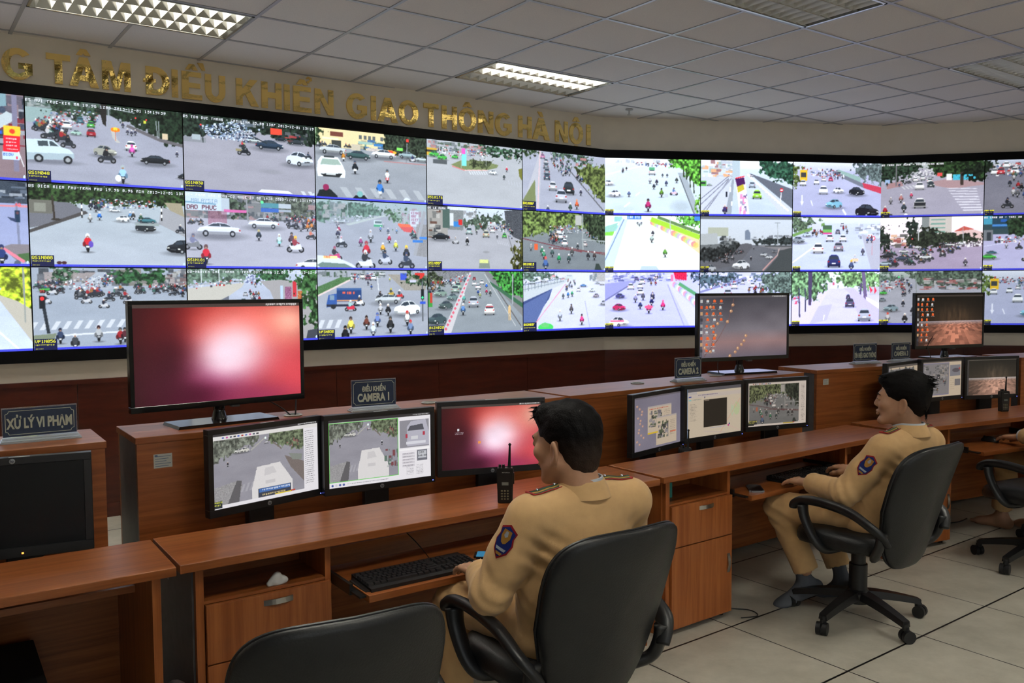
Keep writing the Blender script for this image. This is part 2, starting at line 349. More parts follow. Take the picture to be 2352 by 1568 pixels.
for (ch, mk, s, wd), wo, po, sh in zip(LET, WORDS, POSN, SHOW):
    bm, w0 = letter_bm(ch, mk, LH, .014)
    for v in bm.verts: v.co.x *= wd/(w0*LH)
    o = obj('wall_letter', bm, GOLD)
    tag(o, 'gold mirror letter %s, %s %s' % (sh, po, wo if wo.startswith('the') else 'the word '+wo), 'letter', 'gold letters on the cream wall')
    p = P0+UA*s+NA*.0075; o.location = (p.x, p.y, LZ0); o.rotation_euler = (0, 0, WY)
# ================================================================ PICTURES ON THE SCREENS (what the displays emit)
_G = {'A': '0E11111F111111', 'B': '1E11111E11111E', 'C': '0E11101010110E', 'D': '1E11111111111E', 'E': '1F10101E10101F', 'F': '1F10101E101010', 'G': '0E11101713110F', 'H': '1111111F111111', 'I': '0E04040404040E', 'J': '0702020202120C', 'K': '11121418141211', 'L': '1010101010101F', 'M': '111B1515111111', 'N': '11191513111111', 'O': '0E11111111110E', 'P': '1E11111E101010', 'Q': '0E11111115120D', 'R': '1E11111E141211', 'S': '0F10100E01011E', 'T': '1F040404040404', 'U': '1111111111110E', 'V': '11111111110A04', 'W': '11111115151B11', 'X': '11110A040A1111', 'Y': '11110A04040404', 'Z': '1F01020408101F',
 '0': '0E11131519110E', '1': '040C040404040E', '2': '0E11010204081F', '3': '1F02040201110E', '4': '02060A121F0202', '5': '1F101E0101110E', '6': '0608101E11110E', '7': '1F010204080808', '8': '0E11110E11110E', '9': '0E11110F01020C', '-': '0000001F000000', '.': '0000000000000C', ':': '000C0C000C0C00', '/': '00010204081000'}
def vnoise(h, w, sx, sy, rng, octv=3):
    out = np.zeros((h, w)); amp = 1; tot = 0
    for o in range(octv):
        gx, gy = max(2, int(sx*2**o)), max(2, int(sy*2**o))
        g = rng.random((gy+1, gx+1)); X = np.linspace(0, gx-.001, w); Y = np.linspace(0, gy-.001, h)
        x0 = X.astype(int); y0 = Y.astype(int); fx = X-x0; fy = (Y-y0)[:, None]; fx = fx*fx*(3-2*fx); fy = fy*fy*(3-2*fy)
        a = g[y0][:, x0]; b_ = g[y0][:, x0+1]; c = g[y0+1][:, x0]; d = g[y0+1][:, x0+1]
        out += amp*((a*(1-fx)+b_*fx)*(1-fy)+(c*(1-fx)+d*fx)*fy); tot += amp; amp *= .55
    return out/tot
class Pic:
    def __init__(s, w, h, col=(150, 150, 160), seed=1):
        s.w, s.h = w, h; s.a = np.zeros((h, w, 3)); s.a[:] = col; s.rng = np.random.default_rng(seed)
        s.X, s.Y = np.meshgrid((np.arange(w)+.5)/w, (np.arange(h)+.5)/h); s.asp = w/h
    def win(s, x0, y0, x1, y1):
        return (max(0, int(y0*s.h)-1), min(s.h, int(y1*s.h)+2), max(0, int(x0*s.w)-1), min(s.w, int(x1*s.w)+2))
    def put(s, m, W, col, al=1):
        y0, y1, x0, x1 = W
        if y1 <= y0 or x1 <= x0: return
        m = (m*al)[..., None]; s.a[y0:y1, x0:x1] = s.a[y0:y1, x0:x1]*(1-m)+np.array(col)*m
    def mask(s, pts, W):
        y0, y1, x0, x1 = W; X = s.X[y0:y1, x0:x1]; Y = s.Y[y0:y1, x0:x1]; ins = np.zeros(X.shape, bool)
        n = len(pts)
        for k in range(n):
            (xa, ya), (xb, yb) = pts[k], pts[(k+1) % n]
            if ya == yb: continue
            ins ^= ((ya > Y) != (yb > Y)) & (X < (xb-xa)*(Y-ya)/(yb-ya)+xa)
        return ins.astype(float)
    def poly(s, pts, col, al=1, nz=0):
        xs = [p[0] for p in pts]; ys = [p[1] for p in pts]; W = s.win(min(xs), min(ys), max(xs), max(ys))
        if W[1] <= W[0] or W[3] <= W[2]: return
        m = s.mask(pts, W)
        if nz:
            n = s.rng.random(m.shape)*2-1; col = np.clip(np.array(col)[None, None]+n[..., None]*nz, 0, 255)
        s.put(m, W, col, al)
    def rect(s, x0, y0, x1, y1, col, al=1, nz=0): s.poly([(x0, y0), (x1, y0), (x1, y1), (x0, y1)], col, al, nz)
    def ell(s, cx, cy, rx, ry, col, al=1, soft=0):
        W = s.win(cx-rx*(1+soft), cy-ry*(1+soft), cx+rx*(1+soft), cy+ry*(1+soft)); y0, y1, x0, x1 = W
        if y1 <= y0 or x1 <= x0: return
        d = np.sqrt(((s.X[y0:y1, x0:x1]-cx)/rx)**2+((s.Y[y0:y1, x0:x1]-cy)/ry)**2)
        m = np.clip((1+soft-d)/(2*soft), 0, 1) if soft else (d < 1).astype(float)
        s.put(m, W, col, al)
    def line(s, x0, y0, x1, y1, wd, col, al=1):
        dx, dy = (x1-x0), (y1-y0)/s.asp; L = math.hypot(dx, dy) or 1e-6; nx, ny = -dy/L*wd/2, dx/L*wd/2*s.asp
        s.poly([(x0+nx, y0+ny), (x1+nx, y1+ny), (x1-nx, y1-ny), (x0-nx, y0-ny)], col, al)
    def grad(s, y0, c0, y1, c1):
        W = s.win(0, y0, 1, y1); t = np.clip((s.Y[W[0]:W[1]]-y0)/max(y1-y0, 1e-6), 0, 1)[..., None]
        s.a[W[0]:W[1]] = np.array(c0)*(1-t)+np.array(c1)*t
    def leaves(s, pts, col, dark=.35, sc=14, rag=.06, light=1.3):
        """foliage: ragged mass with a mottled tone"""
        xs = [p[0] for p in pts]; ys = [p[1] for p in pts]; W = s.win(min(xs)-rag, min(ys)-rag, max(xs)+rag, max(ys)+rag); y0, y1, x0, x1 = W
        if y1 <= y0 or x1 <= x0: return
        h, w_ = y1-y0, x1-x0; n1 = vnoise(h, w_, sc*w_/s.w*2+2, sc*h/s.h+2, s.rng, 4); n2 = vnoise(h, w_, sc*w_/s.w*4+2, sc*h/s.h*2+2, s.rng, 3)
        q = [(x, y) for x, y in pts]; X = s.X[y0:y1, x0:x1]; Y = s.Y[y0:y1, x0:x1]
        jx = (vnoise(h, w_, sc*w_/s.w*2+2, sc*h/s.h+2, s.rng, 3)-.5)*rag*4; jy = (n1-.5)*rag*6
        sx, sy = s.X, s.Y; s.X = s.X.copy(); s.Y = s.Y.copy(); s.X[y0:y1, x0:x1] += jx; s.Y[y0:y1, x0:x1] += jy
        m = s.mask(q, W); s.X, s.Y = sx, sy
        t = np.clip((n2-.28)/.44, 0, 1)[..., None]; c = np.array(col)
        s.put(m, W, np.clip(c*dark*(1-t)+c*light*t, 0, 255))
    def blocks(s, x0, y0, x1, y1, cols, n, mw=.05, mh=.1, nz=12):
        for _ in range(n):
            x, y = s.rng.uniform(x0, x1), s.rng.uniform(y0, y1); c = cols[s.rng.integers(len(cols))]
            s.rect(x, y, min(x1, x+s.rng.uniform(.2, 1)*mw), min(y1, y+s.rng.uniform(.2, 1)*mh), c, .9, nz)
    def speck(s, pts, n, cols, sz=.006):
        xs = [p[0] for p in pts]; ys = [p[1] for p in pts]
        for _ in range(n):
            x, y = s.rng.uniform(min(xs), max(xs)), s.rng.uniform(min(ys), max(ys))
            if s.inside(x, y, pts): s.rect(x, y, x+sz*s.rng.uniform(.5, 1.5), y+sz*1.4*s.rng.uniform(.5, 1.5), cols[s.rng.integers(len(cols))])
    def inside(s, x, y, pts):
        r = False; n = len(pts)
        for k in range(n):
            (xa, ya), (xb, yb) = pts[k], pts[(k+1) % n]
            if (ya > y) != (yb > y) and x < (xb-xa)*(y-ya)/(yb-ya)+xa: r = not r
        return r
    def car(s, x, y, k, col=(225, 228, 232), v='s', f=1):
        """x,y = middle of the ground line, k = width in picture widths; v: s side, b back or front, d three-quarter"""
        a = s.asp; dk = (25, 27, 30); gl = (52, 60, 70); col = np.array(col)
        s.ell(x, y-.01*a*k, k*.55, k*a*.09, (70, 72, 78), .6, .5)
        U = lambda pts: [(x+f*px*k, y-py*k*a) for px, py in pts]
        hi = np.clip(col*1.12+8, 0, 255); lo = col*.66; wh = lambda q, r, yy=.07: (s.ell(x+f*q*k, y-yy*k*a, k*r, k*a*r*1.1, dk), s.ell(x+f*q*k, y-yy*k*a, k*r*.55, k*a*r*.6, (150, 152, 158)))
        if v == 's':
            s.poly(U([(-.5, .09), (-.5, .17), (-.46, .215), (-.30, .235), (-.17, .315), (-.02, .335), (.14, .325), (.30, .24), (.44, .205), (.495, .15), (.5, .08), (.3, .05), (-.3, .05)]), col)
            s.poly(U([(-.28, .24), (-.165, .298), (-.02, .315), (.13, .305), (.265, .24)]), gl); s.line(*U([(-.02, .315)])[0], *U([(-.03, .235)])[0], k*.014, col)
            s.poly(U([(-.5, .09), (-.48, .12), (.49, .12), (.5, .08), (.3, .05), (-.3, .05)]), lo); s.line(*U([(-.47, .205)])[0], *U([(.46, .20)])[0], k*.012, hi); s.poly(U([(.44, .17), (.49, .155), (.485, .13), (.43, .15)]), (235, 235, 225)); s.poly(U([(-.5, .17), (-.46, .18), (-.46, .14), (-.5, .13)]), (170, 50, 50))
            wh(-.31, .068); wh(.31, .068)
        elif v == 'b':
            s.poly(U([(-.48, .06), (-.5, .2), (-.48, .42), (-.42, .52), (-.33, .76), (-.24, .82), (.24, .82), (.33, .76), (.42, .52), (.48, .42), (.5, .2), (.48, .06)]), col)
            s.poly(U([(-.38, .53), (-.3, .74), (.3, .74), (.38, .53)]), gl); s.poly(U([(-.24, .82), (-.2, .86), (.2, .86), (.24, .82)]), hi); s.line(*U([(-.43, .5)])[0], *U([(.43, .5)])[0], k*.03, hi)
            s.poly(U([(-.5, .2), (-.48, .06), (.48, .06), (.5, .2)]), lo); s.poly(U([(-.15, .22), (-.15, .31), (.15, .31), (.15, .22)]), (232, 232, 232))
            for q in (-.4, .4): s.ell(x+q*k, y-.38*k*a, k*.075, k*a*.05, (175, 45, 45) if f > 0 else (240, 240, 232)); s.rect(x+q*k-.06*k, y-.07*k*a, x+q*k+.06*k, y+.01, dk)
        else:
            s.poly(U([(-.5, .13), (-.49, .24), (-.43, .30), (-.28, .345), (-.14, .47), (.02, .50), (.22, .485), (.36, .36), (.46, .32), (.495, .26), (.5, .14), (.40, .07), (-.04, .02), (-.36, .05)]), col)
            s.poly(U([(-.25, .345), (-.12, .45), (.03, .475), (.09, .36), (-.06, .325)]), gl); s.poly(U([(.12, .365), (.07, .472), (.21, .465), (.335, .365)]), gl)
            s.poly(U([(-.49, .16), (-.5, .13), (-.36, .05), (-.04, .02), (.0, .1), (-.06, .13)]), lo); s.poly(U([(-.43, .295), (-.27, .335), (-.07, .315), (-.14, .25), (-.38, .25)]), hi)
            s.poly(U([(-.49, .22), (-.41, .235), (-.4, .2), (-.49, .185)]), (238, 238, 230)); s.poly(U([(-.12, .19), (-.03, .185), (-.02, .15), (-.1, .15)]), (238, 238, 230)); s.poly(U([(-.36, .17), (-.18, .16), (-.18, .12), (-.36, .13)]), (60, 62, 66))
            wh(.03, .075, .075); wh(.40, .062, .12)
    def bike(s, x, y, k, col=(40, 45, 60), hel=(220, 220, 225), v='b', bike=(45, 48, 54)):
        """rider on a motorbike, k = height in picture heights"""
        a = 1/s.asp; h = k; X = lambda q: x+q*h*a
        s.ell(X(0), y, h*a*.28, h*.05, (75, 77, 84), .6, .5)
        if v == 'b':
            s.ell(X(0), y-h*.16, h*a*.07, h*.17, (22, 22, 24)); s.ell(X(0), y-h*.34, h*a*.15, h*.15, bike); s.rect(X(-.07), y-h*.32, X(.07), y-h*.25, (225, 225, 225))
            s.ell(X(0), y-h*.57, h*a*.17, h*.2, col); s.ell(X(-.17), y-h*.42, h*a*.07, h*.13, np.array(col)*.6); s.ell(X(.17), y-h*.42, h*a*.07, h*.13, np.array(col)*.6)
        else:
            for q in (-.36, .36): s.ell(X(q), y-h*.16, h*a*.17, h*.17, (20, 20, 22)); s.ell(X(q), y-h*.16, h*a*.09, h*.09, (120, 120, 125))
            s.poly([(X(-.4), y-h*.42), (X(-.1), y-h*.38), (X(.3), y-h*.52), (X(.42), y-h*.2), (X(.2), y-h*.16), (X(-.25), y-h*.16)], bike)
            s.ell(X(-.05), y-h*.6, h*a*.15, h*.2, col); s.line(X(0), y-h*.65, X(.25), y-h*.52, h*a*.08, col)
        s.ell(X(0), y-h*.86, h*a*.1, h*.12, hel); s.ell(X(0), y-h*.8, h*a*.06, h*.05, (150, 115, 95))
    def crowd(s, pts, n, k0, k1, v='b', cols=None):
        """riders filling a region, larger towards the bottom"""
        ys = [p[1] for p in pts]; xs = [p[0] for p in pts]; P = []
        while len(P) < n:
            x, y = s.rng.uniform(min(xs), max(xs)), s.rng.uniform(min(ys), max(ys))
            if s.inside(x, y, pts): P.append((y, x))
        cols = cols or [(40, 45, 60), (150, 40, 45), (60, 80, 130), (90, 92, 98), (30, 30, 34), (185, 185, 190), (140, 100, 60), (60, 100, 90)]
        for y, x in sorted(P):
            k = k0+(k1-k0)*(y-min(ys))/max(1e-6, max(ys)-min(ys)); c = cols[s.rng.integers(len(cols))]; h = [(225, 225, 228), (60, 60, 70), (170, 60, 70), (120, 130, 150), (30, 30, 30)][s.rng.integers(5)]
            s.bike(x, y, k, c, h, v if v != 'm' else 'bs'[s.rng.integers(2)])
    def cars(s, L):
        for q in L: s.car(*q)
    def text(s, x, y, px, txt, col):
        """bitmap lettering, px = dot size in pixels"""
        X = int(x*s.w); Y = int(y*s.h)
        for ch in txt.upper():
            g = _G.get(ch)
            if g:
                for r in range(7):
                    b_ = int(g[2*r:2*r+2], 16)
                    for c in range(5):
                        if b_ >> (4-c) & 1:
                            yy, xx = Y+int(r*px), X+int(c*px); s.a[yy:yy+max(1, round(px)), xx:xx+max(1, round(px))] = col
            X += int(round(6*px))
    def scrib(s, x, y, w_, h_, col, al=.8):
        """a line of print too small to read"""
        X = x
        while X < x+w_:
            d = s.rng.uniform(.3, 1)*h_*.8/s.asp*1.2; s.rect(X, y, X+d, y+h_*s.rng.uniform(.55, 1), col, al); X += d*1.5
    def tint(s, mul, add=(0, 0, 0)): s.a = np.clip(s.a*np.array(mul)+np.array(add), 0, 255)
    def grain(s, g=5): s.a = np.clip(s.a+s.rng.normal(0, g, s.a.shape[:2])[..., None], 0, 255)
    def desat(s, k): s.a = s.a*(1-k)+s.a.mean(-1, keepdims=True)*k
    def soft(s):
        a = s.a; b = a.copy(); b[1:-1] = a[1:-1]*.6+a[:-2]*.2+a[2:]*.2; c = b.copy(); c[:, 1:-1] = b[:, 1:-1]*.6+b[:, :-2]*.2+b[:, 2:]*.2; s.a = c
    def road(s, c=(150, 152, 163), c2=None, y0=0):
        s.grad(y0, c, 1.0, c2 or c); W = s.win(0, y0, 1, 1); h, w_ = W[1]-W[0], W[3]-W[2]
        s.a[W[0]:W[1], W[2]:W[3]] += ((vnoise(h, w_, 5, 9, s.rng, 4)-.5)*16)[..., None]
    def zebra(s, x0, y0, x1, y1, n, h, sl, wd=.5, col=(205, 208, 214)):
        for k in range(n):
            t = k/n; x = x0+(x1-x0)*t; y = y0+(y1-y0)*t; d = (x1-x0)/n*wd
            s.poly([(x, y), (x+d, y+(y1-y0)/n*wd), (x+d+sl, y+h), (x+sl, y+h)], col, .8)
    def osd(s, code, top=None, bar=True, big=1):
        """overlay of the traffic camera: name plate and blue bar"""
        s.soft()
        if bar: s.rect(0, .972, 1, 1, (62, 66, 200)); s.ell(.988, .955, .006, .018, (190, 210, 255))
        if code:
            px = 1.0*s.w/330*big; h = 7*px/s.h; wd = 6*px*len(code)/s.w
            s.rect(.003, .965-h*2.7, .012+wd, .998, (22, 24, 60)); s.text(.008, .965-h*2.35, px, code, (235, 228, 40))
            s.scrib(.008, .965-h*.9, wd*.85, h*.45, (200, 195, 50), .8); s.scrib(.008, .99-h*.3, wd*.35, h*.35, (200, 195, 50), .6)
        if top: s.text(.006, .022, 1.0*s.w/360, top, (215, 215, 220))
def display(name, pic, W, H, parent, y=0.0, strength=1.0, x0=None, z0=None, boost=1.0):
    """a lit screen surface in the x,z plane facing -y carrying the picture"""
    a = np.clip(pic.a/255, 0, 1); lin = np.where(a <= .04045, a/12.92, ((a+.055)/1.055)**2.4)*boost; h, w_ = lin.shape[:2]
    x0 = -W/2 if x0 is None else x0; z0 = -H/2 if z0 is None else z0
    # border vertices stretched to the rim
    xs = x0+W*np.clip((np.arange(w_)+.5)/w_, 0, 1); xs[0] = x0; xs[-1] = x0+W
    zs = z0+H*(1-(np.arange(h)+.5)/h); zs[0] = z0+H; zs[-1] = z0
    X, Z = np.meshgrid(xs, zs); co = np.stack([X, np.full_like(X, y), Z], -1).reshape(-1, 3).astype(np.float32)
    i = np.arange(h*w_).reshape(h, w_); f = np.stack([i[1:, :-1], i[1:, 1:], i[:-1, 1:], i[:-1, :-1]], -1).reshape(-1, 4).astype(np.int32)
    me = bpy.data.meshes.new(name); me.vertices.add(len(co)); me.vertices.foreach_set('co', co.ravel())
    me.loops.add(f.size); me.loops.foreach_set('vertex_index', f.ravel()); me.polygons.add(len(f))
    me.polygons.foreach_set('loop_start', np.arange(0, f.size, 4, dtype=np.int32)); me.update(calc_edges=True)
    ca = me.color_attributes.new('picture', 'FLOAT_COLOR', 'POINT'); ca.data.foreach_set('color', np.concatenate([lin.reshape(-1, 3), np.ones((h*w_, 1))], 1).astype(np.float32).ravel())
    k = 'screen_picture_%g' % strength
    if k not in MATS:
        m = mat(k, (.01, .01, .01), .3, spec=.3); N = m.node_tree.nodes; at = N.new('ShaderNodeAttribute'); at.attribute_name = 'picture'
        m.node_tree.links.new(at.outputs['Color'], N['Principled BSDF'].inputs['Emission Color']); N['Principled BSDF'].inputs['Emission Strength'].default_value = strength
    return obj(name, me, MATS[k], parent)
# ================================================================ TRAFFIC PICTURES
WHT = (226, 230, 234); BLK = (30, 32, 36); SIL = (176, 180, 188); RDC = (150, 35, 45); GRN = (70, 170, 70); LIM = (150, 215, 60); YEL = (225, 180, 40); TEA = (60, 100, 115); BLU = (50, 90, 160)
TREE = (52, 72, 44); DTREE = (26, 38, 26); PALEC = [(170, 172, 175), (120, 124, 128), (90, 95, 100), (190, 180, 165), (60, 64, 70), (150, 80, 75), (70, 110, 150)]
TRAF = [(220, 222, 226), (60, 62, 70), (130, 134, 142), (160, 60, 60), (90, 110, 150), (190, 192, 200)]
def quad(*v): return list(zip(v[::2], v[1::2]))
def f_a00(p):    # junction with a pale estate car
    p.road((150, 151, 166)); p.rect(0, 0, 1, .13, (70, 80, 76), 1, 10); p.blocks(0, 0, .32, .14, [(120, 130, 132), (60, 80, 70), (150, 155, 155)], 60, .05, .08)
    p.rect(0, .12, .16, .30, (138, 160, 160)); p.leaves(quad(.14, .02, .48, 0, .48, .14, .3, .2, .18, .17), (48, 66, 50))
    p.leaves(quad(.5, -.05, 1.05, -.05, 1.05, .42, .9, .42, .68, .2, .52, .12), DTREE, .4, 16, .04, 1.5); p.poly(quad(.63, .22, .85, .36, 1, .41, 1, .45, .84, .40, .62, .25), (96, 92, 96))
    p.poly(quad(.46, 0, .5, 0, .49, .27, .47, .24, .455, .1), (34, 30, 28)); p.speck(quad(.2, .1, .44, .1, .44, .22, .3, .3, .06, .36, .03, .3), 260, TRAF, .01)
    p.line(.51, .02, .51, .27, .006, (150, 155, 160)); p.line(.51, .04, .68, .07, .006, (150, 155, 160)); p.line(.82, .14, .83, .36, .006, (140, 145, 150)); p.line(.84, .14, .84, .36, .006, (140, 145, 150))
    p.rect(.86, .29, .9, .37, (200, 180, 150)); p.ell(.685, .13, .006, .011, (255, 60, 60)); p.ell(.756, .14, .006, .011, (255, 60, 60)); p.rect(.735, .15, .755, .19, (190, 190, 60))
    p.poly(quad(.52, .3, .545, .31, .56, .42, .585, .46, .555, .46, .53, .4), (178, 175, 172)); p.ell(.55, .3, .03, .028, (240, 120, 30)); p.ell(.55, .29, .015, .02, (250, 200, 60)); p.line(.55, .3, .55, .44, .005, (200, 90, 60))
    p.crowd(quad(.05, .34, .24, .3, .24, .42, .08, .42), 26, .1, .14, 'm'); p.crowd(quad(.1, .42, .26, .44, .26, .54, .1, .5), 7, .15, .17, 's')
    p.cars([(.33, .26, .05, TEA, 'b'), (.245, .34, .06, WHT, 'b'), (.30, .41, .07, (150, 180, 170), 'd'), (.395, .41, .06, RDC, 'b'), (.395, .30, .05, GRN, 'b'), (.48, .64, .15, (150, 150, 140), 'd', -1), (.65, .54, .075, WHT, 'b'), (.81, .70, .2, BLK, 's', -1), (1.0, .86, .08, BLK, 'd')])
    p.bike(.49, .72, .2, (30, 30, 34), (40, 40, 44), 's'); p.bike(.655, .62, .16, (220, 90, 180), (200, 80, 160)); p.bike(.25, .57, .16, (25, 28, 34), (30, 30, 34), 's')
    for x, y in ((.63, .35), (.655, .36), (.68, .35), (.6, .27), (.96, .58)): p.bike(x, y, .08, (60, 60, 80))
    p.ell(.14, .755, .16, .03, (84, 86, 96), .6, .5); p.poly(quad(0, .50, .13, .485, .165, .50, .205, .565, .255, .59, .28, .63, .285, .69, .26, .715, 0, .745), (192, 208, 214)); p.poly(quad(0, .66, .285, .64, .285, .69, .26, .715, 0, .745), (158, 174, 184)); p.poly(quad(.065, .515, .125, .505, .13, .565, .07, .575), (60, 70, 76)); p.poly(quad(.135, .505, .155, .51, .19, .56, .14, .565), (60, 70, 76))
    for q in (.07, .245): p.ell(q, .72, .028, .05, (34, 36, 40)); p.ell(q, .72, .015, .027, (150, 154, 158))
    p.bike(.59, .965, .24, (150, 195, 235), (160, 170, 175)); p.ell(.56, .9, .02, .04, (230, 232, 232)); p.osd('QS1N048', 'QS NUI TRUC-KIM MA 19.96 1205 2015-12-01 15:19:59')
def f_a01(p):
    p.road((158, 168, 176), (168, 174, 186)); p.leaves(quad(-.05, -.05, 1.05, -.05, 1.05, .2, .85, .22, .5, .2, .3, .22, .1, .24, -.05, .22), (34, 50, 26), .35, 15, .03, 1.7)
    p.poly(quad(0, .2, .25, .22, .34, .32, .1, .5, 0, .54), (104, 104, 112)); p.poly(quad(.34, .31, .36, .34, .0, .6, 0, .56), (70, 66, 66)); p.rect(0, .2, .14, .36, (100, 98, 90)); p.rect(.03, .24, .1, .34, (130, 130, 120)); p.line(.14, .14, .15, .42, .012, (52, 44, 38)); p.ell(.16, .43, .03, .015, (50, 44, 40))
    p.poly(quad(.84, .22, 1, .3, 1, .6, .82, .44), (150, 150, 156)); p.poly(quad(.86, .16, .98, .16, 1, .34, .9, .26), (150, 140, 118)); p.speck(quad(.36, .14, .8, .14, .8, .24, .56, .25, .42, .28), 200, TRAF, .01)
    for q in (.32, .84): p.line(q, .2, q, .4, .01, (30, 30, 30)); p.line(q, .24, q, .28, .01, (230, 230, 230)); p.line(q, .32, q, .36, .01, (230, 230, 230))
    p.cars([(.53, .31, .07, WHT, 's'), (.58, .43, .09, WHT, 'd'), (.74, .44, .13, (60, 110, 120), 's'), (.73, .55, .14, (40, 44, 48), 'd', -1), (.97, .82, .2, BLK, 'd')]); p.rect(.66, .44, .82, .47, (140, 150, 150)); p.crowd(quad(.36, .25, .46, .25, .44, .33, .38, .32), 8, .09, .12)
    for x, y, c in ((.43, .42, (40, 110, 210)), (.37, .45, (190, 190, 190)), (.63, .4, (90, 140, 190)), (.65, .4, (60, 60, 60)), (.70, .42, (50, 80, 60))): p.bike(x, y, .11, c)
    p.bike(.35, .82, .24, (200, 35, 45), (215, 215, 225)); p.ell(.37, .72, .015, .04, (90, 70, 170)); p.bike(.97, .55, .12, (40, 46, 60), (200, 200, 200), 's'); p.ell(.17, .955, .015, .02, (60, 30, 34)); p.ell(.2, .955, .015, .02, (60, 30, 34))
    p.osd('QS1N008', 'QS DIEN BIEN PHU-TRAN PHU 19.96 0.96 MIN 2015-12-01 15:19:59')
def f_a02(p):
    p.road((148, 156, 170)); p.blocks(0, 0, 1, .22, [(96, 98, 104), (60, 64, 70), (120, 116, 110), (150, 140, 140)], 120, .09, .12); p.leaves(quad(.48, .04, .86, .0, .86, .16, .7, .22, .52, .16), (44, 80, 48), .4, 14, .04); p.leaves(quad(.12, .0, .28, .03, .24, .12, .14, .12), (54, 84, 60)); p.blocks(.85, .02, 1, .3, [(50, 46, 48), (110, 90, 90), (160, 160, 160)], 40, .05, .06)
    p.poly(quad(.4, .05, .46, .05, .5, .26, .25, .28), (158, 164, 176)); p.speck(quad(.1, .13, .5, .08, .5, .2, .06, .3), 260, TRAF, .01); p.line(.24, .27, .4, .12, .006, (190, 194, 200)); p.crowd(quad(.02, .22, .24, .18, .2, .32, .02, .33), 16, .06, .09, 's'); p.crowd(quad(.36, .12, .5, .1, .5, .24, .4, .24), 9, .05, .08); p.crowd(quad(.62, .24, 1, .26, 1, .38, .66, .34), 34, .07, .1, 'm')
    p.crowd(quad(.22, .32, .62, .28, .64, .4, .26, .44), 15, .11, .13, 's'); p.car(.08, .29, .08, GRN, 's'); 
    for x, y in ((.12, .33), (.44, .5), (.6, .45), (.33, .44), (.08, .44)): p.bike(x, y, .12, (40, 40, 50), (200, 200, 205), 's', (190, 190, 195))
    p.zebra(.0, .66, .62, .64, 9, .1, -.035, .45); p.line(.0, .84, .7, .79, .012, (205, 208, 214)); p.poly(quad(0, .82, .14, .8, .1, .95, 0, .96), (116, 124, 104)); p.line(.06, .4, .09, .8, .02, (40, 44, 50)); p.rect(.04, .34, .075, .5, (26, 28, 32)); p.ell(.057, .375, .013, .024, (255, 50, 50)); p.rect(.045, .27, .08, .31, (40, 20, 20)); p.text(.048, .272, .8, '23', (255, 90, 90))
    for x, y, h, c, g in ((.16, .93, .2, (50, 62, 90), (40, 44, 60)), (.25, 1.02, .22, (60, 62, 66), (210, 210, 215)), (.4, .92, .21, (170, 172, 176), (50, 30, 36)), (.54, .96, .22, (150, 34, 40), (70, 72, 76)), (.57, .94, .2, (80, 36, 44), (40, 40, 44))): p.bike(x, y, h, c, g)
    p.osd('VP1N056')
def f_a10(p):
    p.road((150, 148, 160)); p.leaves(quad(-.05, -.05, 1.05, -.05, 1.05, .3, .8, .25, .5, .14, .2, .26, -.05, .3), (38, 50, 40), .35, 14, .02); p.blocks(.3, 0, .6, .1, [(90, 100, 110), (120, 124, 128)], 20); p.rect(.65, .08, .74, .17, (230, 70, 50)); p.blocks(.72, .1, .95, .24, [(40, 44, 50), (90, 92, 96), (160, 60, 60)], 30, .05, .05)
    p.speck(quad(.1, .14, .35, .04, .45, .06, .56, .24, .5, .3, .2, .28), 900, [(210, 218, 230), (60, 70, 90), (120, 140, 170), (180, 190, 200), (40, 44, 60)], .011); p.rect(0, .3, .16, .36, (130, 132, 140)); p.rect(.06, .26, .12, .33, (160, 170, 176)); p.line(.13, .16, .14, .36, .008, (40, 50, 50)); p.ell(.125, .13, .007, .012, (255, 60, 60)); p.ell(.56, .12, .008, .014, (200, 210, 255))
    p.cars([(.52, .30, .1, (190, 200, 200), 's', -1), (.73, .25, .09, (36, 44, 52), 's'), (.86, .28, .12, (50, 56, 60), 's'), (.64, .38, .22, (44, 58, 76), 's'), (.88, .57, .22, (205, 212, 226), 'd', -1)]); p.line(.48, .2, .62, .3, .008, (44, 50, 54)); p.bike(.44, .48, .17, (36, 44, 42), (150, 170, 110), 's', (34, 36, 40)); p.rect(.38, .4, .42, .43, (140, 130, 100)); p.bike(.43, .38, .09, (190, 50, 60), (120, 60, 60), 's'); p.bike(.95, .46, .1, (50, 60, 80), (40, 44, 56), 's')
    p.ell(.65, .68, .08, .03, (132, 132, 140), .5, .4); p.poly(quad(.54, .97, .57, .93, .78, .93, .82, .97), (226, 232, 240)); p.zebra(.88, .92, 1, .92, 2, .08, .03); p.osd('QS1N030', 'QS TON DUC THANG - CAT LINH 25.00 1587 2015-12-01 15:19:59')
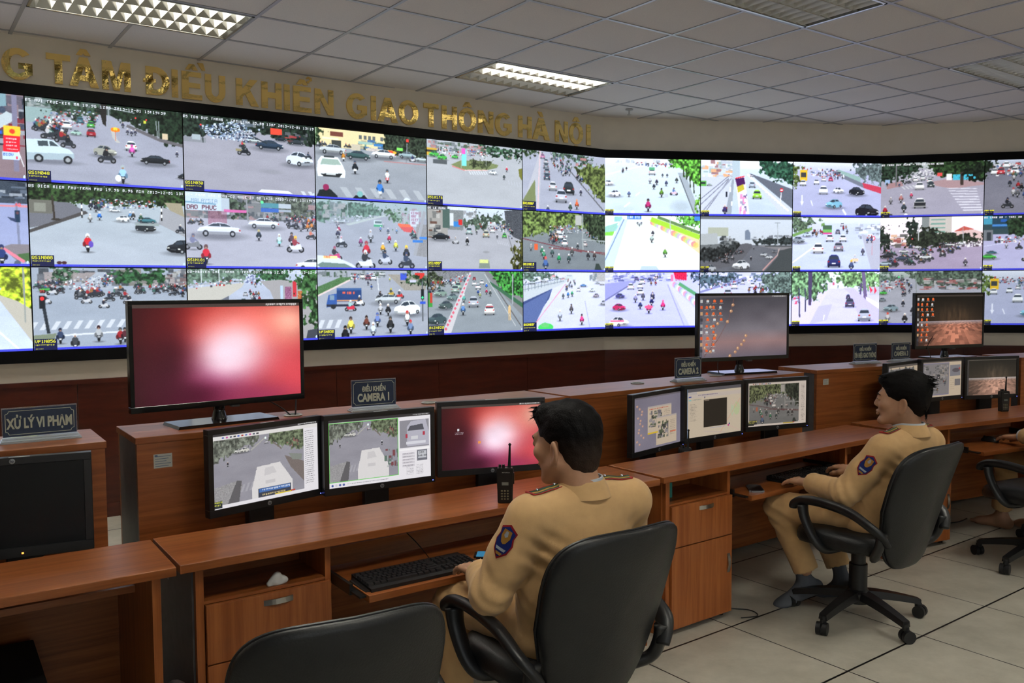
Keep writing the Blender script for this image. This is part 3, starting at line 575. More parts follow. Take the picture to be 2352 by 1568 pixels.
def f_a11(p):
    p.road((162, 162, 172)); p.rect(0, 0, 1, .34, (110, 112, 112)); p.blocks(0, .0, 1, .34, [(90, 96, 100), (140, 140, 140), (70, 76, 80), (150, 120, 120)], 160, .07, .07); p.leaves(quad(.22, .04, .45, .04, .45, .3, .25, .26), (66, 80, 62)); p.leaves(quad(.5, .0, .95, -.02, .98, .24, .8, .3, .68, .2, .56, .1), (84, 92, 78), .5)
    p.rect(0, .0, .26, .24, (186, 202, 214)); p.text(.045, .09, 1.4, 'MALAYSIA', (50, 90, 120)); p.line(0, .135, .22, .15, .012, (110, 150, 170)); p.text(.01, .17, 1.5, 'DAO PHUC', (80, 30, 40)); p.rect(.26, .06, .32, .28, (170, 182, 190)); p.rect(.28, .21, .45, .25, (200, 90, 150)); p.rect(.56, .1, .7, .16, (70, 130, 140)); p.rect(.7, .1, .8, .16, (170, 180, 186)); p.rect(.56, .17, .7, .22, (50, 90, 170)); p.rect(.7, .18, .8, .21, (150, 160, 170)); p.ell(.57, .09, .012, .02, (90, 240, 140)); p.rect(.16, .24, .3, .42, (140, 80, 100), .6, 25); p.line(.45, .06, .46, .36, .012, (130, 132, 134))
    p.crowd(quad(.02, .38, .14, .38, .14, .44, .02, .44), 6, .06, .07, 's'); p.crowd(quad(.52, .32, 1, .28, 1, .4, .7, .36), 30, .06, .1, 'm'); p.crowd(quad(.72, .38, 1, .36, 1, .52, .8, .46), 16, .11, .14, 'm', [(190, 60, 80), (60, 60, 70), (200, 120, 60), (150, 150, 160)])
    p.cars([(.58, .45, .24, (215, 220, 228), 's', -1), (.24, .58, .32, (206, 210, 220), 's', -1), (.98, 1.03, .3, (212, 212, 210), 's')]); p.bike(.54, .62, .16, (40, 50, 60), (180, 170, 110)); p.bike(.70, .69, .18, (190, 210, 210), (220, 225, 225), 'b', (120, 200, 195)); p.bike(.8, .68, .2, (80, 60, 70), (60, 60, 60)); p.bike(.83, .77, .24, (140, 50, 60), (240, 180, 60), 's', (215, 215, 220)); p.bike(.05, .76, .22, (110, 112, 140), (90, 90, 110), 's', (110, 112, 116)); p.bike(.14, .95, .27, (200, 30, 45), (90, 60, 60)); p.bike(.96, .58, .14, (200, 110, 90), (160, 140, 130), 's')
    p.tint((.9, .9, .92), (18, 18, 20)); p.osd('QS1N181', 'QS- PHAM VAN DONG-CO NHUE 25.00 1438 2015-12-01 15:19:59')
def f_a12(p):
    p.road((176, 184, 204), (150, 154, 168)); p.leaves(quad(-.05, -.05, .5, -.05, .46, .12, .3, .2, -.05, .2), (90, 110, 96), .6); p.line(.1, 0, .1, .3, .006, (200, 205, 210)); p.line(.23, 0, .23, .3, .006, (200, 205, 210)); p.poly(quad(0, .26, .42, .18, .4, .24, .3, .36, .0, .62), (180, 176, 168)); p.poly(quad(.0, .62, .3, .36, .3, .6, .14, .75, 0, .75), (96, 100, 112)); p.line(0, .22, .42, .15, .01, (150, 155, 160)); p.speck(quad(0, .2, .4, .12, .4, .18, 0, .26), 120, TRAF, .012); p.speck(quad(.44, .06, .56, .06, .58, .2, .42, .18), 260, [(200, 205, 225), (80, 90, 130), (150, 155, 180)], .012)
    p.leaves(quad(.52, -.05, .8, -.05, .8, .26, .66, .26, .54, .14), (56, 92, 60), .4); p.poly(quad(.54, .16, .62, .3, .78, 1, 1, 1, 1, .2, .7, .14), (152, 148, 150)); p.rect(.7, .22, .72, .46, (170, 190, 215)); p.rect(.735, .24, .79, .48, (140, 90, 120), 1, 40); p.rect(.8, .16, .83, .38, (190, 50, 60)); p.rect(.84, .3, .88, .5, (170, 100, 60), 1, 50); p.leaves(quad(.8, -.05, 1.05, -.05, 1.05, 1, .96, .95, .9, .5, .84, .24), (60, 96, 54), .35, 10); p.poly(quad(.92, .86, 1, .84, 1, 1, .9, 1), (60, 62, 70))
    p.cars([(.425, .36, .035, SIL, 'b'), (.41, .46, .045, (160, 170, 180), 'b'), (.39, .72, .075, (190, 198, 210), 'b')]); p.crowd(quad(.46, .2, .52, .2, .54, .46, .46, .44), 12, .05, .09); p.bike(.55, .72, .12, (150, 150, 150)); p.osd(None, 'DD-NGUYEN CHI THANH - TRAN DUY HUNG 12.00 MIN 2015-12-01 15:20:05')
def f_a20(p):
    p.road((152, 156, 162), (140, 144, 154)); p.rect(0, 0, .62, .26, (222, 204, 156)); p.rect(0, 0, .03, .26, (130, 150, 120)); p.blocks(.35, .1, .62, .26, [(90, 130, 120), (60, 64, 70), (170, 160, 130), (60, 100, 150)], 40, .06, .05); p.rect(.13, .04, .24, .1, (110, 60, 50)); p.rect(.14, .16, .22, .26, (60, 62, 58)); p.rect(.06, .13, .2, .15, (240, 225, 190))
    for q in (.38, .42, .46, .5, .57): p.rect(q, .05, q+.025, .11, (90, 96, 96))
    p.rect(.37, .14, .5, .18, (150, 180, 170)); p.rect(.51, .15, .62, .19, (60, 120, 180)); p.leaves(quad(.6, -.05, 1.05, -.05, 1.05, .32, .6, .3), (50, 60, 46), .35, 18, .02); p.rect(.72, .18, .78, .22, (120, 220, 90)); p.rect(.81, .04, .835, .08, (220, 60, 50)); p.rect(.31, .19, .39, .28, (190, 180, 160)); p.leaves(quad(-.05, .04, .05, .08, .05, .2, -.05, .22), TREE); p.crowd(quad(.02, .24, .3, .24, .3, .28, .02, .28), 10, .06, .07, 's'); p.line(.82, .1, .81, .4, .008, (130, 134, 140)); p.rect(.45, .22, .55, .27, (190, 180, 175), 1, 30)
    p.ell(.66, .26, .06, .03, (240, 170, 50)); p.ell(.66, .255, .03, .02, (220, 70, 50)); p.line(.66, .26, .66, .36, .006, (100, 90, 80)); p.cars([(.15, .36, .23, (184, 190, 194), 's', -1), (.37, .41, .22, (58, 84, 84), 's'), (.60, .36, .22, WHT, 's', -1), (.82, .33, .17, (150, 170, 176), 's'), (.96, .36, .12, (190, 204, 206), 's')]); p.line(.6, .4, 1, .4, .008, (176, 120, 120))
    p.poly(quad(.01, .6, .02, .47, .05, .4, .19, .4, .23, .5, .255, .6, .25, .69, .02, .69), WHT); p.poly(quad(.04, .52, .06, .43, .19, .43, .22, .51), (150, 170, 160)); p.rect(.07, .39, .16, .415, (60, 64, 66)); p.poly(quad(.04, .65, .23, .63, .2, .69, .07, .69), (40, 42, 44)); p.rect(.09, .64, .17, .665, (190, 195, 195))
    p.bike(.24, .45, .14, (200, 130, 50), (220, 210, 190), 'b', (215, 218, 220)); p.bike(.34, .62, .2, (34, 38, 44), (70, 80, 100), 'b', (222, 224, 226)); p.bike(.63, .72, .21, (222, 226, 232), (70, 80, 90), 'b', (200, 50, 60)); p.bike(.56, .95, .28, (60, 120, 200), (40, 50, 60), 'b', (190, 190, 190)); p.bike(.87, .37, .1, (40, 50, 90), (60, 60, 90), 's', (200, 200, 205)); p.zebra(.2, .82, 1, .8, 6, .14, .06, .45, (172, 176, 182))
    p.poly(quad(.0, 1, .03, .88, .12, .86, .18, .95, .19, 1), (32, 36, 38)); p.ell(.085, .84, .026, .045, (140, 40, 80)); p.poly(quad(.3, 1, .34, .93, .42, .92, .46, 1), (30, 32, 36)); p.ell(.38, .91, .026, .045, (120, 170, 170)); p.ell(.81, .96, .03, .04, (200, 206, 214)); p.poly(quad(.76, 1, .79, .97, .84, .97, .87, 1), (40, 44, 50)); p.osd(None)
def f_a21(p):
    p.road((150, 154, 164), (150, 152, 162)); p.grad(0, (150, 168, 170), .2, (158, 164, 168)); p.leaves(quad(-.05, .06, .5, .02, .58, .14, .56, .2, .3, .26, -.05, .3), (88, 112, 100), .65, 14, .03, 1.3); p.blocks(0, .02, .25, .26, [(130, 140, 142), (110, 120, 122), (150, 150, 150)], 40); p.leaves(quad(.62, .14, .74, .08, .8, .3, .74, .34, .66, .24), (84, 110, 84), .6); p.blocks(.7, .05, .95, .3, [(130, 150, 140), (150, 130, 140), (160, 165, 165)], 40); p.rect(.84, .1, .92, .34, (190, 196, 204)); p.text(.85, .12, .9, 'KINH', (130, 60, 90)); p.text(.85, .17, .9, 'MAT', (130, 60, 90)); p.text(.85, .22, .9, 'VIET', (130, 60, 90)); p.text(.86, .27, .9, 'AN', (130, 60, 90))
    p.line(.27, 0, .26, .36, .008, (150, 160, 160)); p.speck(quad(.1, .22, .6, .18, .3, .3, .1, .34), 240, [(190, 196, 204), (120, 130, 140), (150, 160, 160)], .013); p.poly(quad(.25, .34, .6, .18, .61, .2, .28, .36), (170, 178, 176)); p.poly(quad(.72, .32, .86, .34, .9, .44, .78, .42), (200, 80, 80)); p.poly(quad(.72, .3, .84, .31, .85, .35, .74, .35), (220, 100, 70)); p.poly(quad(.9, .3, 1, .3, 1, .8, .88, .78), (130, 126, 124), .8, 20); p.line(.98, .1, .88, .78, .03, (150, 150, 154)); p.rect(.86, .54, .96, .58, (50, 110, 190)); p.rect(.93, .49, 1, .53, (60, 120, 200)); p.crowd(quad(.8, .46, .9, .46, .9, .54, .8, .54), 3, .1, .1, 's')
    p.cars([(.2, .33, .08, (176, 186, 190), 's')]); p.poly(quad(.50, .27, .57, .27, .58, .36, .5, .36), (186, 200, 200)); p.rect(.5, .33, .58, .36, (70, 150, 110)); p.rect(.51, .28, .57, .31, (90, 104, 110)); 
    for x, y, h, c in ((.18, .4, .1, (140, 140, 150)), (.19, .48, .12, (170, 60, 90)), (.18, .55, .14, (60, 60, 80)), (.56, .43, .08, (90, 120, 180)), (.63, .46, .09, (80, 90, 110)), (.71, .45, .08, (120, 150, 190)), (.59, .37, .06, (150, 150, 160)), (.38, .66, .14, (150, 70, 120)), (.64, .6, .14, (190, 50, 80)), (.58, .76, .17, (240, 170, 50)), (.7, .72, .17, (220, 220, 80))): p.bike(x, y, h, c)
    p.bike(.21, .68, .17, (200, 200, 204), (210, 170, 190), 's'); p.bike(.47, .6, .2, (170, 172, 180), (200, 200, 205)); p.bike(.43, .84, .27, (200, 40, 55), (150, 60, 70)); p.bike(.15, .88, .22, (50, 44, 50), (150, 70, 100), 's', (190, 60, 110)); p.bike(.42, 1.0, .3, (44, 44, 48), (210, 210, 214), 's', (215, 218, 220)); p.bike(.6, .92, .22, (50, 60, 84), (30, 36, 48), 's', (190, 192, 200)); p.bike(.8, .86, .24, (44, 44, 48), (240, 200, 60)); p.bike(.8, .98, .26, (50, 60, 80), (50, 60, 90), 's')
    p.poly(quad(0, .96, 0, .8, .16, .82, .3, .92, .36, 1, 0, 1), (206, 212, 212)); p.poly(quad(.0, .94, .04, .9, .24, .92, .34, 1, .04, 1), (100, 120, 110)); p.rect(.05, .81, .17, .85, (245, 220, 140)); p.text(.06, .815, .7, 'TAXI', (220, 80, 50)); p.tint((.92, .92, .94), (14, 16, 18)); p.osd(None)
def f_a22(p):
    p.road((152, 156, 168)); p.blocks(0, 0, .6, .1, [(60, 80, 60), (110, 116, 120), (150, 155, 160)], 60); p.poly(quad(0, .24, .2, .1, .28, .1, .3, .13, 0, .36), (76, 110, 70), 1, 20); p.line(0, .37, .28, .14, .014, (210, 190, 190)); p.poly(quad(.62, .06, .78, .3, .98, .3, 1, .06), (146, 140, 132), 1, 14); p.rect(.74, .04, .8, .14, (60, 80, 190)); p.rect(.88, .03, .97, .12, (200, 50, 45)); p.leaves(quad(.8, .02, .9, .02, .9, .16, .8, .16), (60, 90, 56)); p.rect(.83, .14, .89, .18, (190, 190, 215)); p.leaves(quad(.94, .06, 1.05, .06, 1.05, .24, .95, .24), (60, 80, 60)); p.line(.525, .08, .535, .3, .008, (205, 208, 214)); p.speck(quad(.28, .05, .5, .03, .5, .1, .28, .12), 120, TRAF, .014); p.cars([(.39, .12, .05, (210, 210, 205), 'b'), (.44, .14, .05, (120, 70, 90), 'b'), (.49, .14, .05, WHT, 'b'), (.57, .07, .06, WHT, 's')])
    p.rect(.16, .28, .38, .46, (38, 62, 112)); p.rect(.16, .26, .38, .29, (60, 90, 140)); p.text(.21, .30, 1, 'DRAGON 7', (220, 80, 60)) if False else p.scrib(.21, .31, .1, .05, (220, 90, 70), .9); p.rect(.16, .43, .38, .455, (200, 140, 100)); p.poly(quad(.07, .5, .09, .36, .16, .34, .16, .52, .07, .54), (52, 84, 150)); p.rect(.1, .36, .14, .43, (120, 140, 160)); p.rect(.07, .5, .36, .53, (40, 44, 60)); p.ell(.13, .53, .022, .035, (40, 42, 46)); p.ell(.33, .49, .02, .03, (40, 42, 46))
    p.bike(.55, .42, .12, (40, 40, 44), (60, 60, 60), 's'); p.bike(.65, .38, .12, (60, 60, 50), (190, 180, 60), 's', (180, 150, 60)); p.bike(.73, .42, .14, (70, 70, 80), (230, 230, 230), 's', (190, 50, 50)); p.cars([(.62, .50, .24, (188, 194, 200), 's', -1), (.80, .68, .25, WHT, 'd')]); p.rect(.71, .56, .82, .64, (222, 226, 232)); p.bike(.36, .52, .16, (60, 60, 70), (225, 225, 225), 's', (225, 225, 225)); p.bike(.28, .6, .17, (150, 190, 190), (225, 225, 225), 's', (200, 50, 70))
    for x, y, h, c, g in ((.32, .2, .07, (50, 50, 70), BLK), (.44, .22, .07, (40, 40, 60), BLK), (.47, .28, .08, (50, 80, 150), BLK), (.64, .16, .06, (200, 200, 80), WHT), (.55, .66, .18, (190, 190, 195), (230, 230, 230)), (.62, .68, .19, (40, 40, 44), (230, 230, 230)), (.52, .84, .22, (110, 130, 190), (80, 100, 160)), (.42, .88, .22, (110, 60, 50), (40, 30, 30)), (.28, .93, .26, (235, 215, 90), (60, 50, 50)), (.64, .94, .26, (44, 44, 46), (60, 60, 60)), (.8, .84, .24, (225, 226, 230), (190, 50, 50)), (.48, 1.0, .24, (205, 215, 235), (235, 235, 240)), (.23, 1.06, .26, (30, 30, 34), (24, 24, 26)), (.83, .98, .24, (110, 130, 170), (200, 50, 60))): p.bike(x, y, h, c, g)
    p.line(.95, .16, .95, .78, .014, (90, 94, 100)); p.rect(.935, .28, .965, .44, (24, 28, 30)); p.ell(.95, .41, .01, .02, (60, 240, 150)); p.rect(.925, .47, .98, .51, (50, 80, 190)); p.rect(0, .0, .0, .0, WHT); p.zebra(.02, .72, .24, .72, 3, .12, -.03); p.ell(.03, .99, .09, .06, (40, 44, 48)); p.osd('VP3N058')
def f_a30(p):
    p.road((168, 170, 176)); p.blocks(0, 0, .6, .16, [(150, 150, 155), (110, 116, 120), (170, 120, 120), (70, 90, 70)], 90, .07, .06); p.leaves(quad(.56, -.02, 1, .04, 1, .16, .8, .14, .6, .2), (60, 90, 66)); p.speck(quad(.1, .1, .7, .08, .6, .18, .1, .22), 200, TRAF, .013); p.rect(0, .13, .1, .24, (200, 160, 60)); p.rect(0, .16, .1, .19, (50, 50, 50)); p.cars([(.07, .26, .1, GRN, 'd'), (.15, .3, .1, GRN, 'd'), (.28, .26, .07, GRN, 'd')])
    p.poly(quad(.24, .36, .34, .28, .56, .26, .74, .3, .72, .35, .56, .42, .36, .42), (116, 126, 84), 1, 14); p.leaves(quad(.42, .26, .66, .26, .64, .36, .44, .37), (76, 84, 56), .5, 18, .02); p.line(.25, .38, .38, .43, .01, (200, 120, 120)); p.line(.38, .43, .62, .4, .01, (215, 180, 180)); p.rect(.35, .1, .4, .36, (120, 210, 205)); p.rect(.35, .09, .39, .18, (220, 90, 180)); p.line(.345, .1, .345, .4, .005, (170, 180, 180)); p.line(.605, .08, .605, .34, .006, (190, 195, 200)); p.rect(.06, .3, .2, .36, (80, 84, 88)); p.zebra(.42, .44, .62, .42, 8, .05, .02); p.zebra(.84, .53, 1, .57, 5, .07, .01, .4, (176, 178, 186))
    p.cars([(.68, .46, .08, WHT, 'd')]); p.bike(.83, .4, .09, (210, 60, 80)); p.bike(.8, .53, .1, (70, 80, 80)); p.leaves(quad(.95, .04, 1.05, .02, 1.05, .2, .96, .2), DTREE); p.poly(quad(.96, .34, 1, .32, 1, .52, .97, .46), (110, 110, 50)); p.crowd(quad(.84, .14, .92, .14, .92, .2, .84, .2), 5, .05, .05); p.osd('QS1N176', None, True, 1.1)
def f_a31(p):
    p.road((160, 160, 168)); p.grad(0, (196, 206, 220), .26, (180, 184, 190)); p.leaves(quad(.34, .14, .66, .08, .8, .14, .78, .24, .3, .34), (70, 84, 70), .5); p.blocks(.28, .02, .5, .16, [(150, 150, 155), (120, 122, 126), (190, 194, 200)], 30, .05, .06); p.rect(0, 0, .2, .5, (150, 146, 142)); p.rect(0, 0, .2, .06, (70, 70, 74)); p.blocks(0, .06, .2, .5, [(110, 110, 108), (176, 172, 168), (90, 60, 50), (60, 62, 66)], 26, .07, .08); p.rect(.2, .05, .36, .36, (120, 124, 126), 1, 20); p.rect(.15, .04, .22, .34, (70, 90, 84)); p.rect(.22, .1, .26, .3, (200, 204, 206)); p.rect(.26, .23, .32, .31, (50, 120, 190)); p.rect(.31, .2, .35, .28, (200, 40, 40)); p.poly(quad(.8, .02, 1, -.02, 1, .5, .9, .44, .82, .3), (70, 72, 78), 1, 26)
    p.speck(quad(.3, .3, .74, .18, .84, .3, .9, .5, .6, .24), 260, TRAF, .012); p.crowd(quad(.45, .34, .86, .24, .9, .44, .8, .36), 26, .05, .08); p.cars([(.42, .42, .07, (160, 180, 180), 'b'), (.6, .46, .07, (180, 176, 150), 'b'), (.67, .38, .05, WHT, 'b'), (.8, .46, .05, GRN, 'b'), (.13, .53, .18, BLK, 's', -1)]); p.bike(.28, .58, .12, (150, 150, 154), (200, 200, 205), 's', (180, 180, 184)); p.bike(.4, .6, .14, (40, 40, 44)); p.bike(.72, .48, .08, (80, 80, 90)); p.bike(.5, .42, .07, (60, 60, 70)); p.zebra(.72, .5, .85, .54, 6, .06, .01, .4, (180, 180, 188)); p.leaves(quad(.9, .6, 1.02, .5, 1.05, 1, .88, .98, .9, .84), (70, 70, 30), .35, 12); p.ell(.6, .7, .035, .018, (140, 140, 146)); p.poly(quad(.52, .96, .53, .84, .63, .84, .64, .96), (120, 130, 120)); p.rect(.53, .82, .62, .88, (200, 205, 130), 1, 20)
    p.line(.84, .42, .92, .8, .01, (120, 120, 126)); p.osd('QS1N087', 'QS LE DUAN - TRAN NHAN TONG')
def f_a32(p):
    p.road((138, 144, 148), (132, 138, 146)); p.poly(quad(0, .2, .28, .1, .42, .04, .44, 0, 0, 0), (120, 120, 124), 1, 30); p.leaves(quad(-.05, .04, .16, .04, .14, .2, -.05, .24), (74, 84, 60)); p.poly(quad(.6, .06, .72, .28, 1, .74, 1, 0, .58, 0), (120, 120, 122)); p.leaves(quad(.6, -.05, 1.05, -.05, 1.05, .44, .86, .4, .72, .2), (52, 110, 48), .35, 14, .02, 1.7); p.poly(quad(.64, .16, 1, .52, 1, .6, .63, .2), (56, 96, 70)); p.line(.89, .04, .885, .54, .012, (150, 154, 160)); p.line(.72, .3, .98, .9, .01, (90, 86, 86)); p.line(.58, .04, .92, .9, .006, (190, 190, 190))
    p.crowd(quad(.0, .24, .24, .12, .3, .16, .1, .4, 0, .42), 26, .07, .11); p.speck(quad(.1, .14, .42, .02, .3, .2), 120, TRAF, .013); p.cars([(.38, .16, .04, TEA, 'b'), (.3, .28, .07, (150, 180, 160), 'b'), (.27, .34, .08, (140, 160, 150), 'b'), (.12, .4, .13, (120, 140, 130), 'd'), (.24, .46, .12, (100, 120, 120), 'd'), (.17, .6, .15, (70, 84, 84), 'd'), (.08, .84, .2, (60, 76, 80), 'd')]); p.rect(0, .34, .04, .56, (60, 140, 60)); p.rect(.015, .34, .04, .5, (180, 60, 50))
    p.poly(quad(.42, .02, .44, .02, .22, 1, .12, 1), (190, 186, 190))
    for q in range(14): t = q/14; p.line(.43-.27*t, .06+.9*t, .425-.27*t-.01, .09+.9*t, .012+.012*t, (205, 90, 110))
    p.cars([(.47, .14, .035, RDC, 'b'), (.47, .22, .045, WHT, 'b'), (.55, .2, .045, WHT, 'b'), (.51, .28, .055, WHT, 'b'), (.46, .57, .11, (176, 180, 190), 'b'), (.63, .7, .11, (235, 232, 230), 'b')]); p.rect(.59, .56, .67, .58, (200, 80, 90))
    for x, y, h, c in ((.6, .28, .1, (40, 100, 210)), (.6, .37, .1, (180, 40, 80)), (.64, .4, .11, (60, 70, 70)), (.51, .38, .1, (50, 80, 150)), (.53, .43, .1, (150, 160, 100)), (.36, .5, .14, (90, 170, 160)), (.35, .7, .2, (90, 130, 190))): p.bike(x, y, h, c)
    p.rect(.835, .58, .865, .68, (205, 170, 120)); p.rect(.838, .68, .848, .8, (200, 165, 115)); p.rect(.853, .68, .864, .8, (200, 165, 115)); p.ell(.85, .57, .01, .022, (210, 180, 130)); p.osd('DX2N030', None, True, 1.1)
def f_a40(p):
    p.road((160, 162, 178)); p.leaves(quad(.3, -.03, .8, -.02, .8, .16, .62, .14, .4, .06), (80, 100, 84)); p.leaves(quad(-.05, -.05, .22, -.05, .2, .04, -.05, .1), TREE); p.blocks(.6, .04, 1, .24, [(150, 190, 180), (180, 120, 120), (130, 134, 140)], 24, .08, .06); p.leaves(quad(.6, .2, 1.05, .14, 1.05, .84, .84, .66, .68, .42), (96, 108, 58), .4, 12, .04); p.poly(quad(.2, 0, .22, 0, .19, 1, .0, 1, .0, .9), (176, 176, 186)); p.poly(quad(.0, .84, .14, .48, .15, 1, 0, 1), (116, 124, 84)); p.line(.2, 0, .17, 1, .012, (210, 180, 186)); p.line(.5, .2, 1.0, .97, .012, (90, 90, 96))
    p.crowd(quad(.3, .06, .44, .06, .62, .3, .5, .44, .38, .3), 44, .05, .1); p.cars([(.23, .12, .05, (180, 120, 160), 'b'), (.27, .2, .055, SIL, 'b'), (.27, .28, .06, (110, 120, 130), 'b'), (.28, .38, .07, (130, 134, 144), 'b'), (.28, .47, .075, (70, 84, 100), 'b'), (.35, .64, .095, (200, 200, 206), 'b'), (.54, .69, .14, (44, 48, 52), 'b'), (.45, .83, .14, (190, 192, 206), 'b')]); p.bike(.69, .7, .13, (60, 60, 80)); p.bike(.64, .94, .18, (220, 100, 60), (230, 140, 90)); p.bike(.56, .99, .17, (60, 80, 70)); p.bike(.29, 1.03, .14, (60, 70, 90)); p.crowd(quad(.62, .36, .74, .44, .72, .5, .62, .46), 6, .08, .1); p.osd('DX1N007', None, True, 1.1)
def f_a41(p):
    p.road((126, 132, 136), (112, 118, 124)); p.leaves(quad(-.05, -.05, 1.05, -.05, 1.05, .34, .76, .26, .5, .2, .3, .36, -.05, .44), (88, 104, 56), .35, 12, .03, 1.6); p.leaves(quad(.62, -.05, 1.05, -.05, 1.05, .56, .86, .44, .7, .2), (54, 66, 46), .35); p.rect(.62, .02, .7, .2, (170, 170, 168)); p.speck(quad(.3, .22, .62, .18, .9, .42, .6, .3, .44, .5, .3, .46), 260, TRAF, .014); p.crowd(quad(.28, .34, .46, .26, .44, .56, .3, .54), 30, .07, .11)
    p.cars([(.42, .36, .06, WHT, 'b'), (.44, .44, .06, WHT, 'b'), (.49, .56, .075, WHT, 'b'), (.55, .34, .06, WHT, 's'), (.74, .56, .06, (180, 170, 170), 'b')]); p.line(.71, .0, .715, .62, .014, (150, 156, 158)); p.line(.7, .44, 1, .46, .012, (150, 156, 158)); p.line(0, .46, .7, .66, .008, (110, 50, 60)); p.line(.3, .6, 1, .67, .012, (120, 70, 74)); p.line(.5, .58, 1.0, .7, .006, (110, 60, 60)); p.rect(.13, .54, .17, .64, (220, 90, 50)); p.bike(.09, .66, .12, (150, 150, 150)); p.bike(.65, .62, .12, (50, 56, 60))
    for x, y, c in ((.22, .74, (60, 120, 90)), (.24, .8, (70, 150, 110)), (.34, .76, (70, 90, 90)), (.42, .86, (40, 150, 90)), (.54, .86, (60, 80, 80)), (.58, .74, (80, 80, 80)), (.78, .8, (50, 50, 54)), (.86, .8, (70, 60, 60))): p.bike(x, y, .17, c)
    p.bike(.26, 1.0, .26, (70, 100, 160), (220, 80, 80)); p.poly(quad(.86, .98, .88, .86, .92, .86, .96, .98), (50, 60, 56)); p.osd('QS1N015', None, True, 1.1)
def f_a42(p):
    p.road((206, 208, 232), (196, 198, 228)); p.leaves(quad(-.05, -.05, .3, -.05, .4, .08, .1, .14, -.05, .14), (90, 110, 100), .6); p.blocks(.3, .04, .62, .14, [(190, 200, 200), (160, 170, 175), (210, 140, 150)], 40, .06, .05); p.rect(.84, 0, 1, .16, (170, 168, 170), 1, 20); p.blocks(.8, .0, .9, .14, [(120, 130, 140), (210, 215, 220)], 10); p.poly(quad(0, .24, .48, .12, .52, .16, .0, .5), (186, 192, 200)); p.line(0, .22, .48, .1, .008, (110, 120, 140)); p.line(0, .3, .48, .15, .006, (120, 130, 150)); p.poly(quad(0, .5, .34, .28, .3, .45, .06, .95, 0, .95), (58, 72, 120)); p.poly(quad(.0, .55, .3, .32, .34, .28, .1, .98, 0, 1), (84, 100, 150)); p.line(.5, .2, .12, .9, .008, (215, 140, 160))
    for q in range(12): p.line(.02+q*.038, .22-q*.009, .02+q*.038, .33-q*.014, .005, (120, 130, 140))
    p.cars([(.1, .2, .08, (190, 200, 210), 's'), (.24, .17, .08, (200, 205, 215), 's'), (.72, .25, .08, (100, 150, 220), 's'), (.66, .33, .045, (215, 215, 220), 'b'), (.83, .34, .07, (215, 220, 225), 'd'), (.88, .44, .08, (150, 140, 160), 'd'), (.98, .58, .1, (170, 170, 190), 'd'), (.9, .2, .06, (160, 166, 176), 's'), (.96, .22, .06, (190, 190, 200), 's')]); p.crowd(quad(.5, .16, .6, .12, .62, .24, .5, .36), 14, .04, .08)
    for x, y, c in ((.47, .46, (90, 100, 110)), (.53, .44, (60, 120, 200)), (.58, .42, (60, 160, 110))): p.bike(x, y, .12, c)
    p.bike(.57, .72, .18, (90, 84, 90), (60, 60, 60)); p.bike(.43, .84, .2, (190, 196, 220), (230, 230, 235)); p.bike(.7, .92, .2, (230, 70, 140), (60, 40, 50)); p.ell(.26, .94, .09, .07, (70, 200, 90)); p.ell(.25, .9, .05, .04, (100, 190, 110)); p.line(.74, .5, .8, .96, .006, (150, 150, 190)); p.osd('DX2N057', None, True, 1.1)
def f_b00(p):
    p.road((212, 226, 228), (196, 214, 222)); p.grad(0, (226, 232, 236), .12, (214, 226, 230)); p.blocks(0, 0, .6, .08, [(190, 200, 205), (160, 170, 176), (230, 235, 238)], 40); p.line(0, .3, .4, .12, .01, (235, 242, 242)); p.poly(quad(.76, .24, .84, .24, 1, .98, .94, .98), (160, 172, 176)); p.line(.78, .3, .94, .98, .01, (90, 96, 96)); p.leaves(quad(.66, -.03, 1.05, -.05, 1.05, .5, .96, .46, .82, .2, .7, .1), (80, 140, 50), .4, 10, .03, 1.8); p.leaves(quad(.97, .66, 1.05, .6, 1.05, 1, .98, .98), (120, 190, 60)); 
    for x, y in ((.85, .36), (.89, .5), (.93, .6), (.82, .3)): p.line(x, y-.2, x+.005, y, .012, (50, 60, 40))
    p.ell(.8, .84, .1, .1, (150, 164, 166), .5, .5); p.cars([(.49, .28, .07, (226, 232, 230), 'b'), (.04, .48, .1, WHT, 'd', -1), (.1, .68, .13, WHT, 'd')]); p.rect(.46, .15, .52, .2, (90, 170, 120)); p.crowd(quad(.14, .18, .24, .14, .22, .26, .14, .28), 4, .07, .08); p.speck(quad(.3, .06, .7, .06, .7, .12, .3, .12), 60, TRAF, .014)
    for x, y, c in ((.25, .68, (90, 110, 150)), (.47, .44, (200, 205, 210)), (.51, .54, (50, 60, 70)), (.54, .46, (50, 50, 70)), (.6, .32, (70, 80, 90)), (.65, .32, (70, 80, 90)), (.64, .48, (70, 80, 110)), (.75, .42, (60, 70, 60))): p.bike(x, y, .12 if y > .4 else .08, c)
    p.bike(.59, .68, .17, (100, 150, 50), (50, 50, 50)); p.rect(.62, .62, .66, .68, (190, 200, 205)); p.bike(.72, .64, .14, (90, 120, 170), (90, 60, 60), 's', (220, 190, 200)); p.bike(.45, .94, .24, (190, 50, 110), (50, 40, 44)); p.ell(.29, .95, .02, .03, (235, 238, 240)); p.line(.2, .86, .26, .78, .012, (245, 250, 250)); p.line(.32, .66, .36, .6, .01, (245, 250, 250)); p.osd('DX3N112', None, True, .62)
